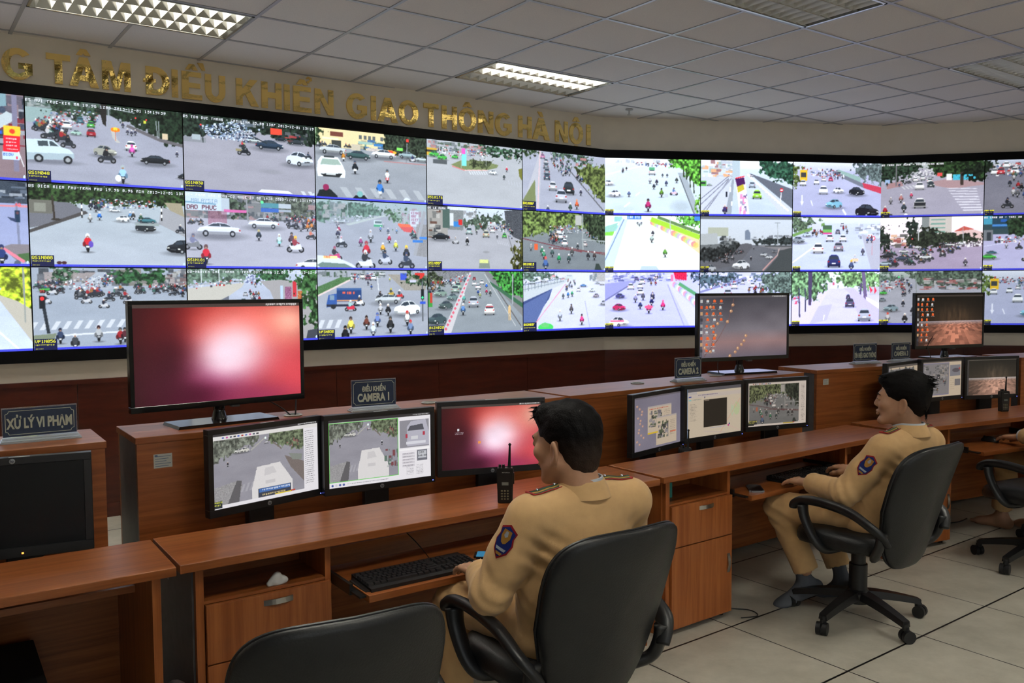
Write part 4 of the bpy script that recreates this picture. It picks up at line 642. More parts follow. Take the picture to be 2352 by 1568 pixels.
def f_b01(p):
    p.road((216, 232, 222), (222, 236, 226)); p.blocks(0, 0, .2, .3, [(200, 220, 220), (130, 190, 180), (240, 245, 245)], 20, .1, .1); p.poly(quad(0, .2, .14, .12, .1, .28, 0, .3), (140, 190, 175)); p.poly(quad(0, .3, .1, .28, .08, .36, 0, .36), (120, 200, 70)); p.poly(quad(.17, .06, .24, .06, .08, .98, 0, .98, 0, .7), (186, 208, 226)); p.line(.2, .06, 0, .8, .01, (110, 130, 160)); p.poly(quad(.4, .04, 1, .58, 1, .84, .6, .34), (214, 222, 214)); p.leaves(quad(.76, -.05, 1.05, -.05, 1.05, .22, .84, .2), (90, 160, 60), .4)
    p.poly(quad(.44, .06, .5, .06, 1, .42, 1, .68, .7, .3), (214, 196, 150)); p.blocks(.5, .1, .99, .5, [(230, 90, 90), (240, 180, 60), (120, 190, 120), (120, 150, 210)], 0); 
    for q in range(22): t = q/22; x = .5+.48*t; y = .12+.42*t; p.ell(x, y, .03, .05, [(220, 110, 120), (235, 190, 90), (150, 200, 140), (190, 160, 210), (235, 225, 190)][q % 5], .75)
    p.line(.48, .06, 1, .38, .05, (150, 200, 50)); p.line(.55, .02, 1, .3, .03, (90, 120, 70)); p.rect(.23, 0, .38, .06, (60, 110, 200)); p.text(.245, .008, .7, 'LAN OTO', (235, 240, 250)); p.rect(.94, 0, 1, .08, (60, 120, 220)); p.line(.68, .04, .69, .32, .01, (170, 180, 180)); p.poly(quad(.6, .34, 1, .8, 1, .84, .62, .38), (240, 245, 240))
    for x, y, h, c in ((.34, .16, .07, (90, 90, 100)), (.38, .16, .07, (90, 90, 110)), (.36, .19, .08, (150, 160, 170)), (.5, .36, .12, (60, 60, 70)), (.49, .48, .16, (170, 190, 180)), (.63, .74, .18, (90, 150, 60))): p.bike(x, y, h, c)
    for x, y in ((.46, .45), (.5, .58), (.57, .76), (.42, .3)): p.line(x, y, x+.03, y+.08, .01, (250, 255, 252))
    p.poly(quad(.36, 1, .38, .9, .54, .9, .58, 1), (170, 190, 200)); p.osd('DX4N113', None, True, .62); p.tint((1.04, 1.04, 1.04), (6, 6, 4))
def f_b02(p):
    p.road((196, 200, 250), (186, 190, 246)); p.blocks(0, 0, .7, .16, [(130, 136, 190), (170, 176, 220), (90, 96, 150), (220, 224, 250)], 90, .07, .05); p.poly(quad(0, .2, .3, .14, .3, .2, 0, .5), (150, 154, 210)); p.line(0, .5, .32, .16, .014, (110, 114, 160)); p.leaves(quad(.9, -.03, 1.05, 0, 1.05, .2, .92, .14), (80, 100, 120)); p.poly(quad(.66, .18, .72, .14, 1, .64, 1, 1, .9, .98), (206, 208, 244)); p.poly(quad(.72, .14, 1, .5, 1, .72, .76, .34), (190, 196, 214), 1, 0)
    for q in range(18): t = q/18; p.ell(.73+.26*t, .22+.38*t, .022, .05, [(230, 140, 170), (160, 170, 230), (190, 220, 190), (235, 225, 220)][q % 4], .8)
    p.line(.78, .2, 1, .44, .035, (90, 160, 110)); p.poly(quad(.72, .0, .86, .0, .86, .14, .74, .12), (250, 40, 80)); 
    for q in range(6): p.line(.74+q*.02, .0, .75+q*.02, .15, .006, (170, 20, 60))
    p.rect(.69, .04, .72, .16, (240, 120, 160)); p.cars([(.33, .14, .045, (90, 90, 140), 'b'), (.39, .2, .06, WHT, 'b'), (.53, .12, .04, WHT, 'b'), (.27, .3, .07, WHT, 'b'), (.37, .28, .06, WHT, 'b'), (.37, .4, .07, (235, 235, 245), 'b'), (.16, .46, .1, (70, 70, 130), 'd', -1), (.15, .68, .14, (190, 40, 90), 'd', -1), (.15, .97, .2, (235, 235, 235), 'd', -1)]); p.rect(.06, .86, .2, .88, (230, 70, 120)); p.crowd(quad(.44, .12, .58, .1, .54, .24, .46, .24), 8, .06, .09)
    for x, y, c in ((.32, .54, (150, 150, 190)), (.4, .5, (90, 90, 110)), (.5, .48, (80, 80, 120)), (.5, .52, (60, 60, 80)), (.49, .6, (30, 34, 90)), (.37, .66, (50, 60, 110))): p.bike(x, y, .16, c)
    p.bike(.46, .74, .2, (240, 70, 140), (200, 200, 220)); p.ell(.46, .62, .045, .03, (240, 90, 130)); p.bike(.61, .68, .19, (250, 60, 130), (240, 90, 150)); p.line(.66, .22, .84, .98, .008, (150, 150, 200)); p.osd('DX2N057', 'DH TRAN KHAT CHAN-DAI CO VIET', True, .62)
def f_b10(p):
    p.road((206, 218, 224), (184, 200, 208)); p.grad(0, (232, 238, 244), .14, (216, 226, 230)); p.blocks(0, 0, .34, .3, [(180, 190, 196), (150, 176, 170), (220, 226, 230), (150, 110, 110), (230, 170, 120)], 70, .09, .07); p.poly(quad(0, .3, .3, .3, .34, .5, .28, 1, 0, 1), (196, 204, 212)); 
    for a, b_ in ((.6, .3), (.7, .34), (.95, .36)): p.line(0, a+.1, .3, b_-.02, .008, (120, 124, 136))
    p.line(.0, .96, .33, .32, .014, (150, 156, 166)); p.poly(quad(.34, .3, .36, .3, .33, 1, .26, 1), (150, 160, 166)); p.rect(.34, 0, .42, .34, (176, 194, 198)); p.leaves(quad(.66, -.03, 1.05, .02, 1.05, .4, .8, .34, .64, .2), (50, 90, 66), .4, 12, .03); p.poly(quad(.46, .2, 1, .86, 1, 1, .9, 1, .5, .24), (196, 204, 206)); p.poly(quad(.66, .3, 1, .5, 1, .86, .52, .22), (96, 102, 110)); p.line(.5, .24, .96, .9, .016, (236, 226, 226))
    for q in range(12): t = q/12; p.line(.54+.4*t, .3+.58*t, .55+.4*t, .32+.58*t, .02, (250, 250, 250))
    p.poly(quad(.37, .3, .47, .27, .53, .99, .42, .99), (232, 222, 234)); p.poly(quad(.37, .33, .465, .3, .48, .42, .39, .47), (70, 30, 80)); p.poly(quad(.39, .47, .46, .42, .47, .52, .4, .58), (190, 180, 50)); p.poly(quad(.37, .31, .47, .27, .47, .29, .37, .33), (220, 50, 60)); p.blocks(.42, .6, .5, .98, [(150, 150, 170), (230, 140, 180), (250, 250, 250), (90, 80, 120)], 30, .04, .09)
    p.cars([(.555, .48, .07, (170, 186, 196), 'b'), (.61, .68, .1, LIM, 'b', -1), (.55, .28, .03, SIL, 'b'), (.09, .46, .06, (190, 210, 190), 's')]); p.rect(0, .37, .06, .47, (90, 170, 70)); p.rect(0, .4, .05, .43, (40, 40, 50)); p.rect(.27, .56, .285, .66, (40, 44, 50)); p.rect(.31, .48, .325, .57, (220, 224, 230)); p.rect(.24, .84, .285, .92, (120, 40, 40)); p.bike(.26, .99, .2, (60, 50, 100), (220, 210, 200)); p.rect(.325, .74, .34, .82, (235, 238, 240)); p.line(.875, .56, .87, .74, .01, (230, 230, 230)); p.ell(.88, .52, .02, .035, (220, 40, 50)); p.rect(.867, .51, .893, .53, (240, 240, 240)); p.osd('DX2N048', None, True, .62)
def f_b11(p):
    p.road((110, 114, 124), (100, 104, 114)); p.grad(0, (150, 160, 176), .06, (190, 204, 220)); p.grad(.06, (206, 218, 234), .5, (200, 210, 222)); p.rect(0, 0, 1, .045, (110, 116, 126)); p.poly(quad(.48, .42, .48, .26, .5, .24, .52, .24, .54, .3, .54, .42), (120, 134, 156)); p.rect(.08, .2, .3, .36, (176, 184, 170)); p.blocks(.54, .33, 1, .42, [(130, 138, 150), (110, 116, 126), (150, 156, 166)], 40, .06, .05); p.leaves(quad(.56, .42, 1.05, .36, 1.05, .5, .6, .5), (54, 62, 64), .5, 16, .02); p.poly(quad(0, .32, .18, .3, .18, .5, .34, .42, .42, .46, .44, .6, 0, .66), (110, 116, 120)); p.poly(quad(0, .32, .18, .3, .19, .5, 0, .52), (176, 184, 190)); p.blocks(.2, .34, .4, .52, [(60, 66, 70), (150, 156, 160), (90, 94, 98)], 30, .05, .06)
    p.leaves(quad(-.05, .62, .2, .54, .42, .5, .48, .58, .34, .74, .1, .84, -.05, .82), (48, 52, 54), .5, 12, .03); p.poly(quad(.44, .5, .5, .48, .56, .5, .56, .56, .4, .88, .1, .98, 0, .98, 0, .86, .3, .78), (96, 98, 106)); p.crowd(quad(.12, .82, .44, .6, .5, .62, .3, .86), 34, .05, .07, 's', [(50, 50, 56), (90, 60, 60), (150, 150, 156)]); p.poly(quad(.6, .52, 1, .54, 1, .6, .84, .6), (130, 130, 136)); p.rect(.7, .52, 1, .545, (80, 84, 88)); p.line(.84, .1, .845, .52, .008, (170, 180, 190)); p.rect(.81, .1, .87, .115, (120, 130, 140))
    p.line(.84, .7, .68, .98, .014, (190, 150, 150)); p.line(.86, .58, .84, .72, .012, (190, 170, 170)); p.poly(quad(.86, .62, 1, .56, 1, 1, .7, 1, .84, .74), (70, 76, 80)); p.cars([(.69, .72, .08, (180, 186, 194), 'd'), (.75, .77, .08, (186, 192, 200), 'd'), (.81, .66, .06, (110, 112, 120), 'd'), (.44, .96, .19, (214, 220, 228), 'd'), (.1, 1.0, .14, (170, 176, 184), 'd')]); p.bike(.55, .8, .08, (40, 40, 48)); p.bike(.58, .6, .05, (60, 60, 66)); p.osd('QS3-N02', None, False, .62)
def f_b12(p):
    p.road((200, 204, 250), (190, 194, 246)); p.blocks(0, 0, 1, .2, [(120, 130, 170), (90, 110, 120), (180, 186, 230), (220, 224, 250)], 90, .1, .08); p.leaves(quad(-.05, -.03, .4, .02, .36, .2, -.05, .26), (80, 100, 110), .5); p.leaves(quad(.62, .02, 1.05, -.05, 1.05, .44, .7, .4), (100, 120, 110), .5); p.line(0, .36, .5, .1, .02, (130, 134, 180)); p.cars([(.37, .3, .07, WHT, 'b'), (.57, .28, .06, WHT, 'b'), (.46, .22, .05, WHT, 'b'), (.3, .44, .09, SIL, 'b')]); p.speck(quad(.1, .2, .6, .06, .6, .16, .1, .3), 120, TRAF, .016); p.crowd(quad(.5, .3, .7, .3, .7, .5, .5, .5), 8, .1, .12); p.osd(None, 'DH LE HONG PHONG')
def f_b20(p):
    p.road((178, 182, 204), (164, 168, 196)); p.grad(0, (214, 220, 230), .14, (190, 196, 210)); p.leaves(quad(-.05, .06, .1, .1, .05, .4, -.05, .5), (100, 120, 60)); p.leaves(quad(.68, -.05, 1.05, -.05, 1.05, .4, .86, .34, .7, .2), (90, 104, 100), .55); p.poly(quad(.5, .12, .76, .26, .76, .38, .48, .16), (140, 170, 160)); p.poly(quad(.44, .14, .8, .38, .8, .46, .44, .2), (110, 116, 126)); p.poly(quad(.78, .36, 1, .44, 1, .56, .8, .46), (190, 60, 80)); p.speck(quad(.1, .1, .46, .1, .6, .26, .3, .26, .14, .2), 150, TRAF, .016)
    p.rect(.075, .14, .155, .34, YEL); p.rect(.085, .19, .145, .28, (60, 60, 60)); p.cars([(.11, .43, .07, WHT, 'b', -1), (.26, .4, .06, WHT, 'b', -1), (.34, .34, .05, WHT, 'b'), (.42, .34, .05, (190, 60, 90), 'b'), (.34, .58, .1, WHT, 'b', -1), (.51, .56, .12, WHT, 'd', -1), (.72, .6, .18, BLK, 'd', -1), (.46, .84, .19, (120, 176, 196), 'd'), (.84, 1.0, .27, (28, 28, 32), 'd', -1)]); p.crowd(quad(.2, .2, .5, .18, .6, .38, .4, .36), 9, .05, .07); p.line(.1, .6, .1, .76, .014, (225, 228, 240)); p.poly(quad(.08, .72, .12, .72, .1, .8), (225, 228, 240)); p.line(.2, .7, .22, .8, .01, (225, 228, 240)); p.line(.56, .86, .6, .96, .02, (225, 228, 240)); p.osd('DX3N054', None, True, .62)
def f_b21(p):
    p.road((196, 206, 224), (188, 198, 220)); p.grad(0, (214, 220, 226), .1, (206, 214, 222)); p.leaves(quad(-.05, .0, .24, .02, .3, .12, .1, .26, -.05, .3), (90, 110, 84), .55); p.line(0, .34, .36, .12, .03, (110, 150, 80)); p.blocks(.7, .08, 1, .4, [(170, 176, 186), (130, 136, 146), (220, 224, 230)], 40, .07, .06); p.poly(quad(.78, .3, 1, .4, 1, .98, .9, .98), (176, 178, 190)); p.rect(.34, .14, .44, .3, (110, 180, 90)); p.rect(.34, .14, .44, .22, (70, 100, 70)); p.rect(.34, .28, .44, .31, (210, 70, 140)); p.rect(.22, .12, .32, .24, (200, 205, 215)); p.line(0, .84, .28, .5, .014, (236, 226, 232)); p.cars([(.07, .48, .14, (130, 140, 146), 'd', -1), (.16, .36, .1, (180, 196, 206), 'd', -1), (.25, .28, .07, WHT, 'd', -1), (.51, .3, .055, (110, 114, 130), 'b'), (.56, .16, .045, (200, 204, 210), 'b'), (.42, .44, .085, WHT, 'b'), (.57, .44, .08, WHT, 'b'), (.29, .66, .12, (236, 236, 236), 'b'), (.52, .62, .11, (150, 144, 156), 'b'), (.47, .92, .15, (44, 50, 100), 'b')]); p.crowd(quad(.2, .3, .34, .26, .34, .36, .22, .38), 8, .08, .1); p.crowd(quad(.56, .2, .62, .2, .62, .3, .56, .3), 4, .08, .1)
    p.bike(.8, .7, .16, (90, 90, 110)); p.bike(.71, .84, .16, (190, 200, 210)); p.rect(.67, .76, .75, .82, (235, 200, 160)); p.bike(.67, 1.0, .22, (70, 84, 120), (240, 190, 60)); p.ell(.92, .38, .022, .04, (220, 60, 80)); p.ell(.92, .38, .014, .025, (235, 225, 230)); p.line(.91, .42, .905, .7, .008, (190, 150, 160)); p.crowd(quad(.84, .4, .9, .4, .9, .54, .84, .54), 4, .1, .12); p.osd('DX1N056', None, True, .62)
def f_b22(p):
    p.road((206, 204, 246), (204, 202, 248)); p.grad(0, (236, 240, 246), .3, (220, 220, 246)); p.poly(quad(.4, .2, .46, .2, .2, .98, .16, .98, 0, .98, 0, .6), (214, 208, 240)); p.leaves(quad(-.05, -.05, .4, -.05, .42, .1, .34, .34, .28, .5, .1, .44, -.05, .5), (96, 130, 92), .45, 10, .05, 1.6); p.leaves(quad(.48, -.05, 1.05, -.05, 1.05, .24, .8, .3, .62, .3, .52, .2), (110, 146, 96), .5, 10, .05, 1.5); p.poly(quad(.18, 0, .23, 0, .22, .62, .19, .62), (76, 66, 96)); p.poly(quad(.79, .0, .83, .0, .87, .66, .83, .66), (110, 96, 130)); p.line(.79, .2, .77, .6, .02, (86, 76, 110)); p.line(.08, .3, .09, .84, .014, (60, 60, 84)); p.line(.15, .3, .155, .74, .012, (60, 60, 84))
    p.poly(quad(.84, .46, 1, .6, 1, .7, .85, .54), (232, 230, 240)); p.poly(quad(.58, .3, .66, .4, .8, .98, 1, .98, 1, .7, .86, .54, .7, .3), (196, 190, 224)); p.rect(.88, .28, 1, .44, (190, 190, 200), 1, 20); p.poly(quad(.88, .26, .92, .34, .9, .4), (230, 50, 80)); p.poly(quad(.94, .26, .97, .36, .94, .42), (230, 50, 80)); p.blocks(0, .4, .08, .6, [(60, 60, 80), (220, 60, 90)], 12, .03, .05); p.ell(.47, .22, .012, .03, (200, 90, 120)); p.poly(quad(.3, .64, .46, .6, .4, .9, .2, .98), (180, 178, 220), .6); p.cars([(.66, .66, .11, (84, 80, 110), 'b'), (.64, .5, .05, (60, 60, 90), 'b'), (.83, .92, .15, (176, 182, 196), 'b')]); p.line(.36, .9, .37, .8, .01, (235, 235, 255)); p.osd('DX2N050', None, True, .62)
def f_c00(p):
    p.road((164, 162, 178), (160, 158, 178)); p.grad(0, (190, 200, 204), .1, (170, 176, 180)); p.leaves(quad(-.05, -.05, .4, -.05, .38, .16, .2, .34, -.05, .4), (44, 62, 48), .35); p.leaves(quad(.42, -.05, 1.05, -.05, 1.05, .4, .92, .34, .6, .28, .46, .14), (34, 52, 30), .3, 12, .03, 1.7); p.speck(quad(.3, .16, .5, .1, .5, .3, .24, .36), 160, [(225, 225, 232), (100, 104, 112), (190, 192, 200)], .018); p.poly(quad(.5, .36, .7, .3, 1, .4, 1, .44, .7, .5, .54, .44), (168, 140, 146)); p.rect(.64, .22, .69, .34, (230, 232, 236)); p.rect(.7, .24, .92, .34, (70, 180, 210), 1, 20); p.line(.785, .2, .79, .44, .03, (60, 50, 46)); p.leaves(quad(.8, .1, 1.0, .1, 1.0, .34, .84, .32), (24, 34, 24)); p.rect(.55, .2, .6, .26, (220, 80, 80)); p.rect(.04, .3, .09, .4, (150, 180, 220)); p.poly(quad(.05, .38, .2, .34, .22, .42, .06, .48), (164, 130, 134)); p.line(.15, .04, .15, .42, .01, (110, 110, 116))
    p.cars([(.34, .35, .05, WHT, 'b'), (.41, .32, .05, WHT, 'b'), (.27, .38, .06, (70, 70, 80), 'd'), (.48, .38, .06, WHT, 'b'), (.49, .46, .07, (60, 70, 76), 'b', -1), (.38, .5, .09, (235, 235, 240), 'b', -1), (.385, .84, .12, (230, 232, 236), 'b', -1)]); p.rect(.33, .74, .44, .8, (40, 42, 48)); p.zebra(.2, .44, .34, .41, 4, .05, .03)
    for k in range(9): t = k/9; p.poly(quad(.64+.18*t, .48+.46*t, .92+.08*t, .5+.44*t, .94+.06*t, .515+.45*t, .65+.18*t, .495+.47*t), (225, 226, 240), .85)
    for x, y, h, c in ((.1, .76, .14, (150, 150, 160)), (.2, .74, .17, (180, 120, 120)), (.3, .66, .12, (210, 70, 110)), (.23, .92, .2, (60, 70, 80)), (.045, .96, .18, (170, 40, 60)), (.18, .44, .08, (80, 80, 120)), (.06, .42, .08, (50, 60, 60))): p.bike(x, y, h, c)
    p.ell(.25, .965, .018, .03, (230, 230, 235)); p.ell(.1, .97, .02, .03, (60, 60, 60)); p.osd('QS3-N02', 'QS TRAN DUY HUNG - HOANG MINH GIAM', True, .62)
def f_c01(p):
    p.road((168, 156, 182), (160, 148, 176)); p.grad(0, (246, 240, 250), .5, (240, 226, 236)); p.rect(.41, 0, .7, .32, (196, 190, 186)); p.rect(.41, 0, .48, .3, (130, 138, 140))
    for q in range(4): p.rect(.5, .04+.075*q, .64, .065+.075*q, (120, 160, 150))
    p.leaves(quad(.24, .08, .32, .03, .37, .1, .38, .3, .26, .32), (34, 46, 40), .4, 14, .05); p.leaves(quad(-.05, .2, .08, .22, .12, .4, .1, .6, -.05, .6), (40, 52, 44), .4); p.blocks(.1, .3, .28, .56, [(220, 180, 150), (150, 80, 80), (190, 180, 180), (90, 90, 90)], 30, .08, .06); p.poly(quad(.73, .3, .82, .2, .94, .26, 1, .3, 1, .45, .74, .45), (220, 190, 190)); p.poly(quad(.72, .28, .82, .18, .92, .24), (190, 90, 80)); p.leaves(quad(.26, .3, .5, .2, .6, .3, .98, .36, .96, .5, .6, .56, .26, .56), (44, 52, 40), .4, 14, .05); p.line(.38, .12, .38, .44, .012, (200, 205, 210)); p.line(.81, .2, .815, .5, .006, (180, 180, 190)); p.ell(.32, .4, .008, .014, (255, 90, 90))
    p.speck(quad(.55, .48, 1, .44, 1, .54, .6, .56), 150, [(235, 235, 240), (120, 110, 130), (90, 80, 90)], .018); p.crowd(quad(.3, .56, .6, .5, .84, .64, .6, .8, .3, .66), 22, .07, .12, 's'); p.crowd(quad(.02, .66, .56, .7, .56, .88, .1, .94), 34, .09, .14, 's'); p.cars([(.07, .76, .14, (40, 40, 46), 's'), (.22, .8, .14, (60, 70, 90), 's'), (.05, .9, .14, (170, 190, 205), 's', -1), (.24, .66, .1, WHT, 's'), (.45, .78, .12, WHT, 's'), (.37, .58, .08, WHT, 's'), (.68, .54, .08, WHT, 's'), (.8, .52, .07, WHT, 's')]); p.bike(.84, .92, .16, (90, 84, 100)); p.osd('QS2-N01', None, True, .62)
def f_c02(p):
    p.road((150, 154, 166), (154, 156, 170)); p.grad(0, (170, 186, 180), .1, (150, 160, 160)); p.leaves(quad(.26, .0, 1.05, -.05, 1.05, .3, .4, .26), (80, 96, 84), .5, 14, .03); p.leaves(quad(-.05, .02, .2, .04, .16, .16, -.05, .2), (90, 110, 100), .6); p.blocks(.4, .12, 1, .34, [(120, 116, 116), (170, 170, 172), (70, 72, 74), (150, 90, 90)], 60, .1, .05); p.line(.36, .06, .37, .4, .008, (120, 130, 130)); p.speck(quad(0, .16, .24, .12, .2, .24, 0, .44), 120, TRAF, .018); p.ell(.195, .1, .008, .014, (60, 250, 130)); p.crowd(quad(.2, .2, .28, .14, .34, .4, .24, .5), 26, .06, .1); p.cars([(.04, .43, .08, GRN, 'd'), (.03, .56, .08, (110, 120, 130), 'd'), (.12, .75, .15, (120, 140, 150), 'd')]); p.bike(.24, .66, .14, (40, 44, 56)); p.bike(.34, .82, .2, (50, 50, 60)); p.bike(.09, .96, .2, (190, 190, 196), (210, 70, 60)); p.bike(.26, .98, .21, (36, 36, 40), (225, 225, 225)); p.osd('QS1N096', None, True, .62)
def f_c10(p):
    p.road((110, 112, 126), (120, 120, 134)); p.grad(0, (190, 200, 220), .1, (150, 156, 170)); p.leaves(quad(-.05, -.05, .1, 0, .06, .2, -.05, .34), (30, 46, 30)); p.speck(quad(.06, .06, 1, .0, 1, .26, .1, .26), 500, TRAF, .02); p.cars([(.09, .26, .07, WHT, 'b', -1), (.15, .26, .08, (190, 60, 70), 'b', -1), (.28, .26, .08, WHT, 'b', -1), (.38, .28, .08, (110, 110, 120), 'b'), (.2, .14, .07, WHT, 'b')]); p.crowd(quad(.16, .3, .9, .28, .9, .7, .3, .74, .16, .5), 44, .12, .18); p.bike(.22, .88, .2, (34, 36, 44), (40, 40, 60), 's'); p.bike(.4, .8, .2, (190, 190, 200)); p.osd('QS2-N08', None, True, .62)
def f_c11(p):
    p.road((172, 172, 208)); p.rect(0, 0, 1, .34, (50, 70, 76)); p.rect(0, 0, .08, .16, (70, 150, 180)); p.rect(.08, .0, .26, .24, (36, 64, 84)); p.rect(.16, .06, .22, .12, (40, 90, 170)); p.rect(.08, .16, .24, .2, (70, 130, 200)); p.leaves(quad(.24, 0, 1.05, -.05, 1.05, .4, .24, .36), (40, 60, 40), .35, 12, .03); p.rect(0, .26, .09, .46, (110, 116, 124)); p.rect(.03, .3, .07, .46, (50, 56, 64)); p.speck(quad(.1, .38, 1, .34, 1, .46, .1, .48), 260, TRAF, .018); p.line(0, .56, .3, .48, .006, (200, 205, 235)); p.cars([(.08, .7, .1, TEA, 's'), (.05, .8, .16, GRN, 's'), (.9, .7, .16, WHT, 's')]); p.bike(.22, .6, .12, (190, 190, 210), (80, 60, 80)); p.bike(.34, .62, .12, (50, 50, 60), (60, 40, 60), 's'); p.bike(.42, .84, .18, (60, 60, 90), (190, 190, 210), 's', (225, 225, 235)); p.crowd(quad(.5, .5, .95, .5, .95, .9, .5, .9), 9, .14, .18, 'm'); p.osd('QS2-N05', 'QS LANG HA - THAI HA', True, .62)
def f_c12(p): f_b20(p); p.tint((.92, .92, .94), (-4, 0, 0))
def f_l0(p):
    p.road((130, 110, 116)); p.blocks(.3, 0, 1, .6, [(40, 44, 54), (90, 84, 96), (120, 40, 50), (60, 70, 90), (150, 156, 166)], 130, .09, .1); p.poly(quad(.6, .0, .9, 0, .9, .14, .7, .2), (120, 150, 160)); p.poly(quad(.8, .34, .9, .2, .97, .26, .85, .42), (180, 190, 196)); p.rect(.93, 0, .96, .9, (120, 116, 140)); p.poly(quad(.88, .37, .975, .37, .965, .76, .87, .76), (225, 30, 45)); p.poly(quad(.88, .37, .975, .37, .974, .48, .88, .48), (245, 190, 50)); p.ell(.928, .43, .016, .028, (215, 60, 40)); 
    for q in range(5): p.scrib(.892, .51+.04*q, .06, .018, (250, 220, 220), .9)
    p.poly(quad(.868, .67, .968, .67, .965, .76, .866, .76), (190, 210, 240)); p.text(.874, .69, .9, 'BIDV', (40, 70, 140)); p.rect(.945, .72, .955, .75, (220, 40, 60)); p.rect(.82, .43, .87, .47, (50, 90, 200)); p.line(.84, .5, .842, .74, .01, (220, 220, 220)); p.line(.96, .66, .99, .84, .006, (220, 220, 225)); p.osd(None)
def f_l1(p):
    p.road((138, 146, 186), (150, 156, 190)); p.rect(0, 0, 1, .26, (56, 64, 76), 1, 12); p.blocks(.4, 0, 1, .2, [(150, 156, 166), (40, 46, 56), (90, 100, 116)], 60, .09, .05); p.line(.3, .3, 1, .29, .014, (200, 130, 140)); p.line(.935, .24, .945, .8, .014, (120, 124, 150)); p.rect(.925, .34, .955, .48, (30, 50, 74)); p.ell(.94, .37, .01, .018, (90, 60, 70)); p.text(.93, .255, 1, '40', (250, 60, 60)); p.poly(quad(.88, .42, .93, .44, .93, .48, .9, .46), (50, 60, 90)); p.poly(quad(.84, .78, .9, .74, 1, .74, 1, .96, .93, .94), (126, 118, 124)); p.poly(quad(.93, .86, 1, .84, 1, .95, .95, .93), (70, 100, 60)); p.line(.84, .78, .97, .95, .02, (220, 120, 140)); p.line(.8, .8, .84, .76, .02, (220, 190, 200)); p.bike(.84, 1.0, .26, (40, 56, 110), (40, 50, 90)); p.ell(.93, .97, .02, .04, (80, 90, 110)); p.osd(None)
def f_l2(p):
    p.road((176, 186, 206), (196, 206, 230)); p.leaves(quad(.3, -.1, 1.05, -.1, 1.05, .62, .94, .5, .8, .3, .6, .2), (170, 190, 50), .45, 9, .05, 1.4); p.poly(quad(.72, .26, .8, .34, 1, .9, 1, .5, .92, .4), (178, 172, 160)); p.line(.62, .4, .92, .98, .01, (235, 238, 245)); p.line(.96, 0, .962, .66, .01, (140, 144, 140)); p.osd(None)
# ---------------------------------------------------------------- the video wall
BEZ = mat('wall_bezel', (.004, .004, .005), .5, spec=.15); FRM = mat('wall_frame_black', (.004, .0042, .005), .55, spec=.12)
FEEDS = [
 (0, -1, 0, f_l0, 'a red and yellow street banner, cut by the left edge'), (0, -1, 1, f_l1, 'a traffic signal by a curved kerb, cut by the left edge'), (0, -1, 2, f_l2, 'yellow-green trees beside an empty road, cut by the left edge'),
 (0, 0, 0, f_a00, 'camera QS1N048, a junction with a white estate car and orange umbrella'), (0, 0, 1, f_a01, 'camera QS1N008, a tree-lined junction with a red-coated rider'), (0, 0, 2, f_a02, 'camera VP1N056, riders waiting at a crossing with a red signal'),
 (0, 1, 0, f_a10, 'camera QS1N030, a wide empty junction with a packed crowd of motorbikes'), (0, 1, 1, f_a11, 'camera QS1N181, a white taxi and a cyclist in a red top'), (0, 1, 2, f_a12, 'a flyover beside tall trees, mostly hidden by the big red monitor'),
 (0, 2, 0, f_a20, 'a cream building above a junction with a white car'), (0, 2, 1, f_a21, 'a hazy junction full of motorbikes and a taxi roof'), (0, 2, 2, f_a22, 'camera VP3N058, a blue box truck and a white pickup'),
 (0, 3, 0, f_a30, 'camera QS1N176, an almost empty road round a green island'), (0, 3, 1, f_a31, 'camera QS1N087, a grey junction with a black car at the left'), (0, 3, 2, f_a32, 'camera DX2N030, an officer standing beside a road with parked cars'),
 (0, 4, 0, f_a40, 'camera DX1N007, a lane of cars beside leafy trees'), (0, 4, 1, f_a41, 'camera QS1N015, riders under a sagging red cable'), (0, 4, 2, f_a42, 'camera DX2N057, a bluish road under a flyover with a green car'),
 (1, 0, 0, f_b00, 'a bright pale road with a white bus and green trees'), (1, 0, 1, f_b01, 'an overexposed ramp beside a painted mosaic wall'), (1, 0, 2, f_b02, 'a violet-tinted road with red flags and a red car'),
 (1, 1, 0, f_b10, 'a lime green car beside a hanging banner on a pillar'), (1, 1, 1, f_b11, 'a grey skyline over a curving junction'), (1, 1, 2, f_b12, 'a violet-tinted road mostly hidden by the grey desktop monitor'),
 (1, 2, 0, f_b20, 'a yellow bus, a pale blue taxi and a black car'), (1, 2, 1, f_b21, 'a dark blue car behind a green and pink bus'), (1, 2, 2, f_b22, 'an empty tree-lined street in violet light'),
 (2, 0, 0, f_c00, 'a zebra crossing under dark trees with a white car'), (2, 0, 1, f_c01, 'a tall office block over a crowded junction'), (2, 0, 2, f_c02, 'motorbikes streaming down a hazy road, partly hidden by a monitor'),
 (2, 1, 0, f_c10, 'a dense crowd of riders, cut by the right edge'), (2, 1, 1, f_c11, 'a green car by a dark shopfront, cut by the right edge'), (2, 1, 2, f_c12, 'a yellow bus and road arrow, cut by the right edge')]
FAC = [(P0, WY), (E1, YB), (E2, YC)]
